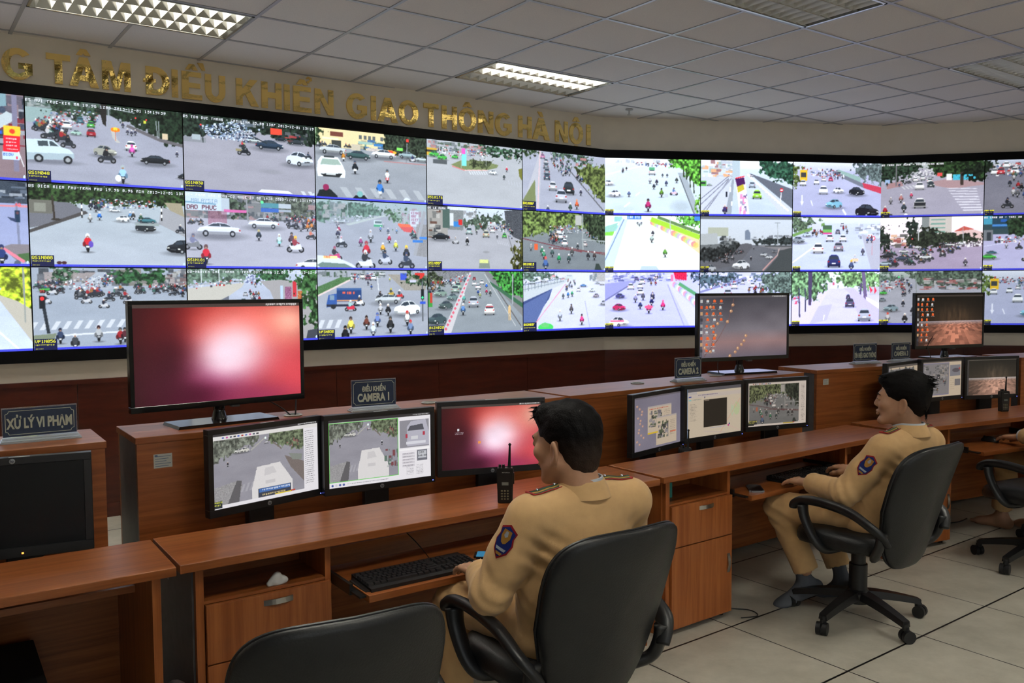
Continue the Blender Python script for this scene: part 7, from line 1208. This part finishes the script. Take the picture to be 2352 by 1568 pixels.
    # --- epaulettes
    if epaulette:
        for s in 'LR':
            a = v('sh'+s); n0 = cn+(a-cn)*.42; n1 = cn+(a-cn)*.95; e = BM()
            zt = max(a[2], cn[2]-.05)
            P = []
            for q in range(9):
                t = q/8; c = n0*(1-t)+n1*t; P.append((c[0], c[1]-.0, t))
            # drape on the jacket: find the height of the surface above each point
            def top(x, y):
                i = int(round((x-T.lo[0])/T.h)); j = int(round((y-T.lo[1])/T.h)); col = T.D[i, j]; ks = np.where(col < 0)[0]; return T.lo[2]+T.h*(ks[-1]+.6) if len(ks) else zt
            hs = [top(x, y) for x, y, _ in P]; hs = [sum(hs[max(0, k-1):k+2])/len(hs[max(0, k-1):k+2]) for k in range(9)]
            dirv = (n1-n0); dirv[2] = 0; dirv /= np.linalg.norm(dirv); wv = np.array([-dirv[1], dirv[0], 0])
            for lo_, hi_, mt, dzz, nm in ((-.021, .021, 'green', .0, 'epaulette'), (-.012, .012, 'yellow', .0018, 'epaulette_stripe'), (-.009, .009, 'green', .0026, 'epaulette_stripe')):
                b_ = BM(); R_ = []
                for (x, y, t), hz in zip(P, hs):
                    lim = 1-.45*(t < .02); z = hz+.002+dzz; R_.append([(x+wv[0]*lo_*lim, y+wv[1]*lo_*lim, z-.0035), (x+wv[0]*lo_*lim, y+wv[1]*lo_*lim, z-.001), (x, y, z+.0035), (x+wv[0]*hi_*lim, y+wv[1]*hi_*lim, z-.001), (x+wv[0]*hi_*lim, y+wv[1]*hi_*lim, z-.0035)])
                loft(b_, R_); bmesh.ops.recalc_face_normals(b_, faces=b_.faces)
                cmat = {'green': mat('epaulette_green', (.018, .045, .024), .7), 'yellow': mat('epaulette_yellow', (.32, .20, .03), .6)}[mt]
                o = obj(nm, b_, cmat, jk if nm == 'epaulette' else ep, True)
                if nm == 'epaulette': ep = o; o['label'] = 'dark green shoulder board with red edge'
            b_ = BM()
            for sg in (-1, 1): tube(b_, [(x+wv[0]*.021*sg, y+wv[1]*.021*sg, hz+.001) for (x, y, t), hz in zip(P, hs)], .0020, 6, 1)
            tube(b_, [(P[8][0]+wv[0]*.021*q, P[8][1]+wv[1]*.021*q, hs[8]+.002) for q in (-1, 0, 1)], .0036, 6, 2); obj('epaulette_piping', b_, mat('piping_red', (.28, .012, .012), .6), ep, True)
            b_ = BM()
            for t_ in (1, 6): bmesh.ops.create_icosphere(b_, subdivisions=1, radius=.0045, matrix=Matrix.Translation((P[t_][0], P[t_][1], hs[t_]+.009)))
            obj('star', b_, mat('silver_star', (.7, .7, .72), .25, metal=1), ep)
    # --- sleeve patch on the left upper arm
    if patch:
        pc, pn = [Vector(q) for q in patch]; pn.normalize()
        shield = [(0, .052), (.030, .036), (.026, .016), (.032, -.004), (.024, -.034), (0, -.058), (-.024, -.034), (-.032, -.004), (-.026, .016), (-.030, .036)]
        A_, B2 = Vector(J['shL']), Vector(J['elL']); AX = (B2-A_).normalized()
        pn = (pn-AX*pn.dot(AX)).normalized(); pr_ = AX.cross(pn).normalized()*-1; pr_ = (-AX).cross(pn).normalized(); pc = A_+AX*pc.x
        def proj(x, y, off):
            c = pc-AX*y; t = (c-A_).length/(B2-A_).length; r = .070-.008*t+.005+off; a = x/r; return c+(pn*math.cos(a)+pr_*math.sin(a))*r
        def patchmesh(pts, off, nm, mt, par):
            b_ = BM(); P_ = []
            for k in range(len(pts)):
                a, b2 = Vector(pts[k]), Vector(pts[(k+1) % len(pts)]); P_ += [a+(b2-a)*q/4 for q in range(4)]
            cx = sum(q.x for q in P_)/len(P_); cy = sum(q.y for q in P_)/len(P_); R_ = []
            for sc_ in (1, .7, .4, .12): R_.append([b_.verts.new(proj(cx+(q.x-cx)*sc_, cy+(q.y-cy)*sc_, off)) for q in P_])
            n_ = len(P_)
            for A, B_ in zip(R_, R_[1:]):
                for k in range(n_): b_.faces.new((A[k], A[(k+1) % n_], B_[(k+1) % n_], B_[k]))
            b_.faces.new(R_[-1]); 
            bmesh.ops.solidify(b_, geom=b_.faces[:], thickness=.0012); bmesh.ops.recalc_face_normals(b_, faces=b_.faces); return obj(nm, b_, mt, par, True)
        pa = patchmesh(shield, .0025, 'sleeve_patch', mat('patch_red', (.35, .012, .02), .7), jk); pa['label'] = 'blue police shield patch with red edge'
        patchmesh([(x*.86, y*.88) for x, y in shield], .0040, 'patch_field', mat('patch_blue', (.012, .03, .22), .7), pa)
        patchmesh([(-.014, .034), (.014, .034), (.016, .012), (.008, -.006), (0, -.010), (-.008, -.006), (-.016, .012)], .0052, 'patch_emblem', mat('patch_gold', (.55, .28, .05), .6), pa)
        patchmesh([(-.004, .030), (.004, .030), (.007, .016), (0, .010), (-.007, .016)], .0062, 'patch_emblem', mat('patch_silver', (.5, .55, .6), .5), pa)
        patchmesh([(-.018, -.022), (.018, -.022), (.015, -.030), (-.015, -.030)], .0052, 'patch_band', mat('patch_silver'), pa)
        patchmesh([(-.012, -.036), (.012, -.036), (.008, -.044), (-.008, -.044)], .0052, 'patch_band', mat('patch_gold'), pa)
    # --- trousers
    lo = np.minimum.reduce([v(k) for k in ('pelvis', 'knL', 'knR', 'anL', 'anR')])-.15; hi = np.maximum.reduce([v(k) for k in ('pelvis', 'knL', 'knR', 'anL', 'anR')])+.15
    T2 = Field(lo, hi, .008); T2.ell(v('pelvis'), (.175, .135, .12), 0)
    for s in 'LR':
        T2.chain([v('hip'+s), v('kn'+s)], [.093, .070], .04); T2.cone(v('kn'+s), v('an'+s), .070, .062, .03)
        d = v('an'+s)-v('kn'+s); d /= np.linalg.norm(d); c = v('an'+s); sl = T2.sl(c-.1, c+.1, 0); X, Y, Z = T2.pts(sl); q = (X-c[0])*d[0]+(Y-c[1])*d[1]+(Z-c[2])*d[2]; T2.D[sl] = np.maximum(T2.D[sl], q); T2.cone(c-d*.002, c+d*.03, .050, .050, 0, True)
    def wr2(X, Y, Z):
        o = .003*nz3(X, Y, Z, 24, seed+7)
        for s in 'LR':
            e = v('kn'+s); R2 = (X-e[0])**2+(Y-e[1])**2+(Z-e[2]+.03)**2; o = o+.006*np.exp(-R2/.014)*np.sin((Z-Y*.6)*90+nz3(X, Y, Z, 20, seed+8)*2)
            e = v('hip'+s); R2 = (X-e[0])**2+(Y-e[1]-.05)**2+(Z-e[2])**2; o = o+.006*np.exp(-R2/.02)*np.sin((Y+Z*.7)*70+nz3(X, Y, Z, 18, seed+9)*2)
        return o
    T2.wrinkle(wr2); obj('trousers', npmesh('trousers', [T2.mesh()]), CLOTH, root, 2)['label'] = 'tan uniform trousers'
    for h in (cuffs or ()):
        d = (v('wr'+h)-v('el'+h)); d /= np.linalg.norm(d); b_ = BM(); cyl(b_, v('wr'+h)-d*.02, v('wr'+h)+d*.008, .040, .038, 24); obj('shirt_cuff', b_, SHIRT, root, True)
    for m in socks: obj('sock', npmesh('sock', [m]), SOCKM, root, 2)
    if ring:
        HM = [m for s_, m in rings if s_ == -1][0]; b_ = BM(); n_ = 20
        for a0 in range(n_):
            pass
        R_ = []
        for a0 in range(n_+1):
            a = 2*PI*a0/n_; c, s_ = math.cos(a), math.sin(a); R_.append([HM@Vector((-.0105+c*r, .098+q-.004*s_, -.004+s_*r)) for r, q in ((.0098, -.002), (.0112, -.002), (.0112, .002), (.0098, .002))])
        loft(b_, R_, True, False); obj('ring', b_, mat('gold_ring', (.85, .6, .2), .2, metal=1), root, True)
    return root
# ================================================================ CHAIRS
def make_chair(label):
    t = thing('office_chair', label, 'chair', group='black leather office chairs')
    # star base
    for k in range(5):
        a = PI/2+k*2*PI/5+.35; d = Vector((math.cos(a), math.sin(a), 0)); bm = BM(); s = Vector((-d.y, d.x, 0)); R = []
        for q in range(8):
            u = q/7; r = .035+.265*u; z = .125-.045*u**1.5; w_ = .034-.012*u; h_ = .038-.012*u
            R.append([d*r+s*x+Vector((0, 0, z+y)) for x, y in ((-w_, -h_*.5), (w_, -h_*.5), (w_*.8, h_*.5), (-w_*.8, h_*.5))])
        loft(bm, R); cyl(bm, d*.295+Vector((0, 0, .085)), d*.295+Vector((0, 0, .050)), .016, .014, 12); bmesh.ops.recalc_face_normals(bm, faces=bm.faces); lg = obj('leg', bm, BLACKP, t, True)
        bm = BM(); c = d*.305; e = a+.9+k; ax = Vector((math.cos(e), math.sin(e), 0))
        for sg in (-1, 1): o = c+ax*.0145*sg+Vector((0, 0, .029)); cyl(bm, o-ax*.010, o+ax*.010, .029, n=18)
        cyl(bm, c+Vector((0, 0, .022))-ax*.004, c+Vector((0, 0, .022))+ax*.004, .0235, n=14); cyl(bm, c+Vector((0, 0, .04)), c+Vector((0, 0, .07)), .009, n=10); obj('caster', bm, BLACKP, lg, True)
    bm = BM(); lathe(bm, [(.055, .085), (.058, .135), (.042, .15), (.042, .27), (.033, .272), (.033, .33), (.024, .332), (.024, .36)], 20); obj('gas_column', bm, BLACKP, t, True)
    bm = BM(); box(bm, -.10, .10, -.14, .14, .345, .377, .008); obj('tilt_mechanism', bm, MATTEB, t)
    # seat cushion: rounded slab with drooping front
    def slab(nx, ny, wid, fn0, fn1): pass
    bm = BM(); N = 20; top = []; 
    def sup(a, rx, ry, p=3.2): c, s = math.cos(a), math.sin(a); return (abs(c)**(2/p)*rx*(1 if c >= 0 else -1), abs(s)**(2/p)*ry*(1 if s >= 0 else -1))
    R = []
    for rr, z in ((.80, .408), (.96, .415), (1.0, .435), (1.0, .458), (.965, .480), (.88, .494), (.6, .499), (.3, .496), (.05, .494)):
        ring = []
        for k in range(40): x, y = sup(2*PI*k/40, .255*rr, .245*rr); ring.append((x, y+.0, z-.028-.03*max(0, (y-.08)/.17)**2-.02*(x/.25)**2*(rr < .9)*0))
        R.append(ring)
    loft(bm, R); obj('seat', bm, LEATHER, t, 2)
    # back: curved padded shell leaning back
    def backring(scale, off, nn=48):
        ring = []
        for k in range(nn):
            a = 2*PI*k/nn; c, s = math.cos(a), math.sin(a); X, Z = sup(a, 1, 1, 4.6); zz = Z*.300*scale; w0 = .240+.018*Z-.078*max(0, -Z)**1.4-.006*max(0, Z)**6; x = X*w0*scale
            y = -.285-.305*(zz)-.10*zz*zz+.055*(x/.25)**2*1.1+off; ring.append((x, y, .605+zz*.975))
        return ring
    bm = BM(); loft(bm, [backring(s, o) for s, o in ((.1, .002), (.5, .0), (.86, .002), (.95, -.004), (.985, -.012), (.96, -.019), (.985, -.026), (1.0, -.036), (.985, -.047), (.93, -.056), (.6, -.060), (.1, -.060))]); bmesh.ops.recalc_face_normals(bm, faces=bm.faces)
    obj('backrest', bm, LEATHER, t, 2)
    bm = BM(); P = backring(.992, -.026, 64); tube(bm, P+[P[0]], .0045, 6, 1); obj('piping', bm, LEATHER, t, True)
    for s in (-1, 1):
        bm = BM(); x = s*.285
        tube(bm, [(s*.24, -.285, .46), (s*.265, -.27, .50), (x, -.235, .535), (x, -.13, .583), (x, .0, .602), (x, .10, .598), (x, .155, .572), (x, .165, .55)], [.022, .028, .031, .033, .032, .030, .026, .018], 12, 5, .62, up=(0, 0, 1)); a = obj('armrest', bm, BLACKP, t, 2)
        bm = BM(); tube(bm, [(x, .115, .575), (x, .10, .51), (s*.272, .055, .42), (s*.23, .03, .378), (s*.12, .02, .368)], [.022, .019, .018, .018, .016], 10, 5, 1.5, up=(1, 0, 0)); obj('arm_support', bm, BLACKP, a, 2)
        bm = BM(); tube(bm, [(s*.255, -.265, .515), (s*.255, -.255, .46), (s*.24, -.225, .40), (s*.15, -.17, .368)], [.022, .020, .02, .018], 10, 5, 1.3, up=(1, 0, 0)); obj('back_bracket', bm, BLACKP, a, 2)
    bm = BM(); cyl(bm, (.10, .02, .358), (.30, .04, .345), .006, n=8); cyl(bm, (.28, .038, .347), (.33, .043, .343), .011, n=10); obj('lever', bm, BLACKP, t, True)
    return t
CH = {0: ((-.53, 2.13), .50), 1: ((.11, 2.76), .6104), 2: ((1.649, 4.051), .637), 3: ((2.98, 4.83), .48), 4: ((3.45, 5.17), .50)}
ch0 = make_chair('empty black leather office chair in the front, only its back showing')
chairs = [ch0]+[copy_tree(ch0) for _ in range(4)]
for k, lab in ((0, None), (1, 'black leather office chair of the man seen from behind'), (2, 'black leather office chair of the man in profile, its five-star base in view'), (3, 'vacant black leather office chair cut by the right edge, one armrest showing'), (4, 'black leather office chair of the third man, almost wholly beyond the right edge')):
    c = chairs[k]; (x, y), a = CH[k]; c.location = (x, y, 0); c.rotation_euler = (0, 0, a)
    if lab: c['label'] = lab
# ================================================================ PEOPLE
def HMt(p, yaw, pitch=0, roll=0): return Matrix.Translation(p)@Matrix.Rotation(yaw, 4, 'Z')@Matrix.Rotation(pitch, 4, 'X')@Matrix.Rotation(roll, 4, 'Y')
# man seen from behind
(x, y), a = CH[1]
J = dict(pelvis=(0, -.10, .53), waist=(0, -.13, .66), chest=(.01, -.15, .80), neck=(.015, -.145, .985), shL=(-.180, -.14, .898), shR=(.210, -.17, .905), elL=(-.275, -.08, .672), elR=(.30, -.02, .68), wrL=(-.175, .135, .662), wrR=(.20, .18, .66),
         hipL=(-.09, -.07, .525), hipR=(.09, -.07, .525), knL=(-.15, .33, .50), knR=(.15, .33, .50), anL=(-.16, .32, .14), anR=(.16, .30, .14))
build_person('person in a tan uniform seen from behind, black crew cut, typing with the left hand', (x, y), a, J, 'officers at the consoles', False, HMt((-.01, -.115, 1.098), .24, -.14)@Matrix.Scale(1.07, 4),
             [dict(wrist=(-.168, .165, .652), fwd=(.2, 1, -.08), up=(0, .05, 1), side=-1, curl=.42), dict(wrist=(.18, .205, .650), fwd=(-.2, 1, -.05), up=(0, 0, 1), side=1, curl=.4)],
             [dict(ankle=(-.16, .34, .08), toe_dir=(-.1, 1, 0), sock=True, toes=False), dict(ankle=(.16, .32, .08), toe_dir=(.1, 1, 0), sock=True, toes=False)], 1, True, None, ((.075, 0, 0), (-1, -.40, .1)), ring=True)
# man in profile
(x, y), a = CH[2]; x += .07*math.cos(a); y += .07*math.sin(a)
J = dict(pelvis=(-.05, -.08, .52), waist=(-.03, -.14, .64), chest=(0, -.185, .765), neck=(0, -.185, .945), shL=(-.175, -.17, .85), shR=(.175, -.20, .855), elL=(-.285, -.06, .652), elR=(.26, .0, .66), wrL=(-.235, .165, .655), wrR=(.21, .20, .665),
         hipL=(-.13, -.05, .515), hipR=(.05, -.05, .515), knL=(-.22, .34, .50), knR=(.10, .36, .49), anL=(-.14, .24, .19), anR=(.08, .20, .17))
build_person('person in a tan uniform seen in profile, black tousled hair, left hand on the tray', (x, y), a, J, 'officers at the consoles', True, HMt((0, -.155, 1.058), .46, .0),
             [dict(wrist=(-.222, .195, .648), fwd=(.30, 1, -.1), up=(-.1, .05, 1), side=-1, curl=.25, spread=.22), dict(wrist=(.215, .225, .655), fwd=(.15, 1, -.1), up=(0, 0, 1), side=1, curl=.6)],
             [dict(ankle=(-.115, .26, .125), toe_dir=(-.75, .55, -.38), sock=True, toes=False), dict(ankle=(.08, .18, .11), toe_dir=(.05, .9, -.3), sock=True, toes=False)], 5, True, None, ((.095, 0, 0), (-1, -.35, .1)))
# man at the right edge
(x, y), a = CH[4]
J = dict(pelvis=(0, -.08, .53), waist=(0, -.12, .66), chest=(0, -.15, .80), neck=(0, -.14, .98), shL=(-.175, -.15, .88), shR=(.175, -.15, .88), elL=(-.28, .0, .675), elR=(.26, .02, .67), wrL=(-.225, .235, .668), wrR=(.17, .22, .665),
         hipL=(-.09, -.05, .525), hipR=(.09, -.05, .525), knL=(-.06, .42, .49), knR=(.15, .36, .49), anL=(.02, .50, .13), anR=(.15, .32, .13))
build_person('person in a tan uniform at the right edge, only hand, knee and bare foot showing', (x, y), a, J, 'officers at the consoles', False, HMt((0, -.11, 1.09), .1, -.1),
             [dict(wrist=(-.220, .265, .655), fwd=(.15, 1, -.12), up=(0, .05, 1), side=-1, curl=.3), dict(wrist=(.16, .245, .652), fwd=(-.2, 1, -.1), up=(0, 0, 1), side=1, curl=.5)],
             [dict(ankle=(.02, .50, .08), toe_dir=(-.15, 1, 0)), dict(ankle=(.15, .32, .08), toe_dir=(.1, 1, 0))], 9, cuffs='L')
# ================================================================ THINGS ON THE TRAYS, SHELVES AND FLOOR
KEYB = mat('keyboard_black', (.012, .012, .013), .35); KEYC = mat('key_black', (.016, .016, .018), .28)
def keyboard(k, x, y, z, rz, label):
    t = thing('keyboard', label, 'keyboard', dpt(k, x, y, z), DESK[k][1]+rz, 'black keyboards on the trays'); W, D = .45, .155
    bm = BM(); loft(bm, [[(-W/2, -D/2, 0), (W/2, -D/2, 0), (W/2, D/2, 0), (-W/2, D/2, 0)], [(-W/2, -D/2, .011), (W/2, -D/2, .011), (W/2, D/2, .020), (-W/2, D/2, .020)]]); bmesh.ops.bevel(bm, geom=[e for e in bm.edges if abs(e.verts[0].co.z-e.verts[1].co.z) > .005], offset=.014, segments=3, affect='EDGES'); obj('case', bm, KEYB, t)
    bm = BM(); rows = [[1]*15, [1]*13+[2], [1.5]+[1]*12+[1.5], [1.75]+[1]*11+[2.25], [2.2]+[1]*10+[2.8], [1.25]*3+[6.2]+[1.25]*4]
    for r, row in enumerate(rows):
        X = -W/2+.014; yy = D/2-.026-.0185*r-(.004 if r else 0)
        for w_ in row:
            d = w_*.0188; zt = .0135+(yy+D/2)/D*.009; loft(bm, [[(X+.001+o, yy-.0085+o, zt+h), (X+d-.001-o, yy-.0085+o, zt+h), (X+d-.001-o, yy+.0085-o, zt+h+.001), (X+.001+o, yy+.0085-o, zt+h+.001)] for o, h in ((0, -.003), (.0022, .0045))]); X += d
        for c in range(3):
            if r in (3,) : continue
            X = -W/2+.307+c*.0188; loft(bm, [[(X+.001+o, yy-.0085+o, zt+h), (X+.0178-o, yy-.0085+o, zt+h), (X+.0178-o, yy+.0085-o, zt+h+.001), (X+.001+o, yy+.0085-o, zt+h+.001)] for o, h in ((0, -.003), (.0022, .0045))])
        for c in range(4):
            if r == 0: continue
            X = -W/2+.369+c*.0176; loft(bm, [[(X+.001+o, yy-.0085+o, zt+h), (X+.0166-o, yy-.0085+o, zt+h), (X+.0166-o, yy+.0085-o, zt+h+.001), (X+.001+o, yy+.0085-o, zt+h+.001)] for o, h in ((0, -.003), (.0022, .0045))])
    ks = obj('keys', bm, KEYC, t); ks['kind'] = 'stuff'
    return t
keyboard(1, .765, -.095, .6005, .0, 'black keyboard under the left hand of the man seen from behind')
keyboard(2, 1.10, .055, .6005, .05, 'black keyboard in the shade in front of the man in profile')
def phone(k, x, y, z, rz, label, lit=False):
    t = thing('smartphone', label, 'phone', dpt(k, x, y, z), DESK[k][1]+rz, 'smartphones lying on the trays')
    bm = BM(); box(bm, -.036, .036, -.071, .071, 0, .008); bmesh.ops.bevel(bm, geom=[e for e in bm.edges if abs(e.verts[0].co.z-e.verts[1].co.z) > .005], offset=.010, segments=4, affect='EDGES'); obj('case', bm, mat('phone_rim', (.25, .25, .26), .25, metal=.8) if not lit else BLACKP, t)
    bm = BM(); box(bm, -.032, .032, -.062, .062, .008, .0086); obj('glass', bm, mat('phone_glass_lit', (.02, .1, .18), .1, emit=(.06, .28, .5), es=.5) if lit else GLOSSB, t)
phone(1, 1.09, -.085, .6005, .9, 'black smartphone with a blue screen, beside the elbow of the man seen from behind', True)
phone(2, .66, .02, .6005, -.75, 'dark smartphone with a silver edge on the tray of the man in profile')
def mouse(k, x, y, rz, label):
    t = thing('computer_mouse', label, 'mouse', dpt(k, x, y, .6005), DESK[k][1]+rz, 'black computer mice')
    F = Field((-.045, -.07, -.02), (.045, .07, .06), .003); F.ell((0, 0, .004), (.030, .055, .031), 0); F.plane((0, 0, .001), (0, 0, -1)); obj('shell', npmesh('shell', [F.mesh()]), KEYB, t, 2)
    bm = BM(); cyl(bm, (-.003, .034, .026), (.003, .034, .026), .008, n=14); obj('wheel', bm, BLACKP, t, True)
mouse(1, 1.33, -.06, .1, 'black mouse on the tray, hidden by the man seen from behind')
mouse(2, 1.335, .05, .0, 'black mouse under the right hand of the man in profile')
mouse(3, .905, .06, .1, 'black mouse under the hand at the right edge')
# crumpled tissue on the shelf edge of the left cabinet
F = Field((-.05, -.04, -.01), (.05, .04, .06), .0022); F.cone((-.026, 0, .006), (.0, .0, .028), .010, .013, .01); F.cone((0, 0, .026), (.026, .004, .010), .013, .011, .01); F.ell((.005, .0, .012), (.024, .015, .018), .01)
F.wrinkle(lambda X, Y, Z: .004*nz3(X, Y, Z, 130, 2)); F.plane((0, 0, 0), (0, 0, -1))
o = obj('crumpled_tissue', npmesh('crumpled_tissue', [F.mesh()]), mat('tissue_white', (.62, .62, .60), .9), None, 2); tag(o, 'crumpled white tissue on the open shelf of the left cabinet', 'tissue'); o.location = dpt(1, .325, .066, .608); o.rotation_euler = (0, 0, DESK[1][1])
# small green box in the next shelf
t = thing('small_box', 'small teal box at the back of the open shelf behind the seated man', 'box', dpt(2, .16, .16, .608), DESK[2][1]); obj('carton', box(BM(), -.035, .035, -.03, .03, 0, .07, .002), mat('teal_card', (.03, .22, .18), .6), t); obj('flap', box(BM(), -.033, .033, -.029, .029, .0702, .0715), mat('teal_card'), t)
# ---------------------------------------------------------------- cables
CAB = mat('cable_black', (.012, .012, .012), .45)
def cable(name, label, pts, r=.003, m=None):
    bm = BM(); tube(bm, pts, r, 8, 6); o = obj(name, bm, m or CAB, None, True); tag(o, label, 'cable'); return o
def D(k, x, y, z): return dpt(k, x, y, z)
cable('floor_cable', 'thin black cable looping on the floor right of the cabinet door', [D(2, .52, .30, .004), D(2, .56, .12, .004), D(2, .63, .02, .004), D(2, .60, -.05, .004), D(2, .515, -.02, .004)], .0025)
cable('monitor_cable', 'black cable from the big red monitor into the console grommet', [D(1, .50, .93, 1.17), D(1, .58, .93, 1.13), D(1, .65, .90, 1.085), D(1, .68, .875, 1.055), D(1, .69, .86, 1.04)])
cable('power_lead', 'short black lead rising from the console grommet behind the big red monitor', [D(1, .700, .86, 1.04), D(1, .705, .865, 1.08), D(1, .712, .875, 1.14), D(1, .715, .885, 1.19)], .0035)
cable('screen_cable', 'black cable hanging from the big grey desktop monitor', [D(2, 1.50, .92, 1.20), D(2, 1.47, .93, 1.14), D(2, 1.45, .92, 1.09), D(2, 1.44, .90, 1.056)], .003)
cable('screen_cable', 'black cable hanging from the big wooden-floor monitor', [D(3, 1.44, .90, 1.22), D(3, 1.41, .92, 1.15), D(3, 1.40, .90, 1.10), D(3, 1.40, .88, 1.056)], .003)
cable('desk_cable', 'black cable lying on the monitor shelf between the two left CAMERA 1 monitors', [D(1, .50, .53, .70), D(1, .62, .50, .655), D(1, .74, .42, .63), D(1, .86, .40, .627)], .003)
cable('desk_cable', 'black cable curling by the middle CAMERA 1 monitor stand', [D(1, 1.10, .60, .68), D(1, 1.14, .52, .66), D(1, 1.20, .45, .628), D(1, 1.30, .42, .628)], .003)
cable('keyboard_cable', 'thin keyboard lead rising behind the tray of the man seen from behind', [D(1, .86, -.02, .615), D(1, .87, .04, .625), D(1, .88, .12, .64), D(1, .88, .20, .66), D(1, .90, .26, .655), D(1, .92, .29, .64)], .0018)
cable('floor_cable', 'tangled black cable on the floor under the tray by the profile man', [D(2, .55, .55, .004), D(2, .66, .44, .004), D(2, .60, .34, .004), D(2, .72, .30, .01), D(2, .80, .42, .004), D(2, .70, .52, .004), D(2, .84, .58, .004)], .004)
cable('floor_cable', 'black cable hanging under the tray beside the profile man\'s knee', [D(2, .72, .58, .35), D(2, .70, .56, .22), D(2, .74, .52, .10), D(2, .86, .46, .012), D(2, .95, .40, .005)], .004)
cable('floor_cable', 'short dark cable on the floor left of the bare foot', [D(3, .62, .40, .005), D(3, .80, .36, .005), D(3, .98, .33, .005), D(3, 1.12, .36, .005)], .004)
# dark computer case standing in the bay of the left desk
t = thing('computer_case', 'black computer case in the dark bay of the left desk', 'computer', dpt(0, 1.60, .34, 0), DESK[0][1])
obj('case', box(BM(), -.09, .09, -.20, .22, .0, .42, .004), MATTEB, t); obj('front_bezel', box(BM(), -.088, .088, -.212, -.2005, .005, .415, .003), BLACKP, t)
# wooden trolley foot at the end of the first desk
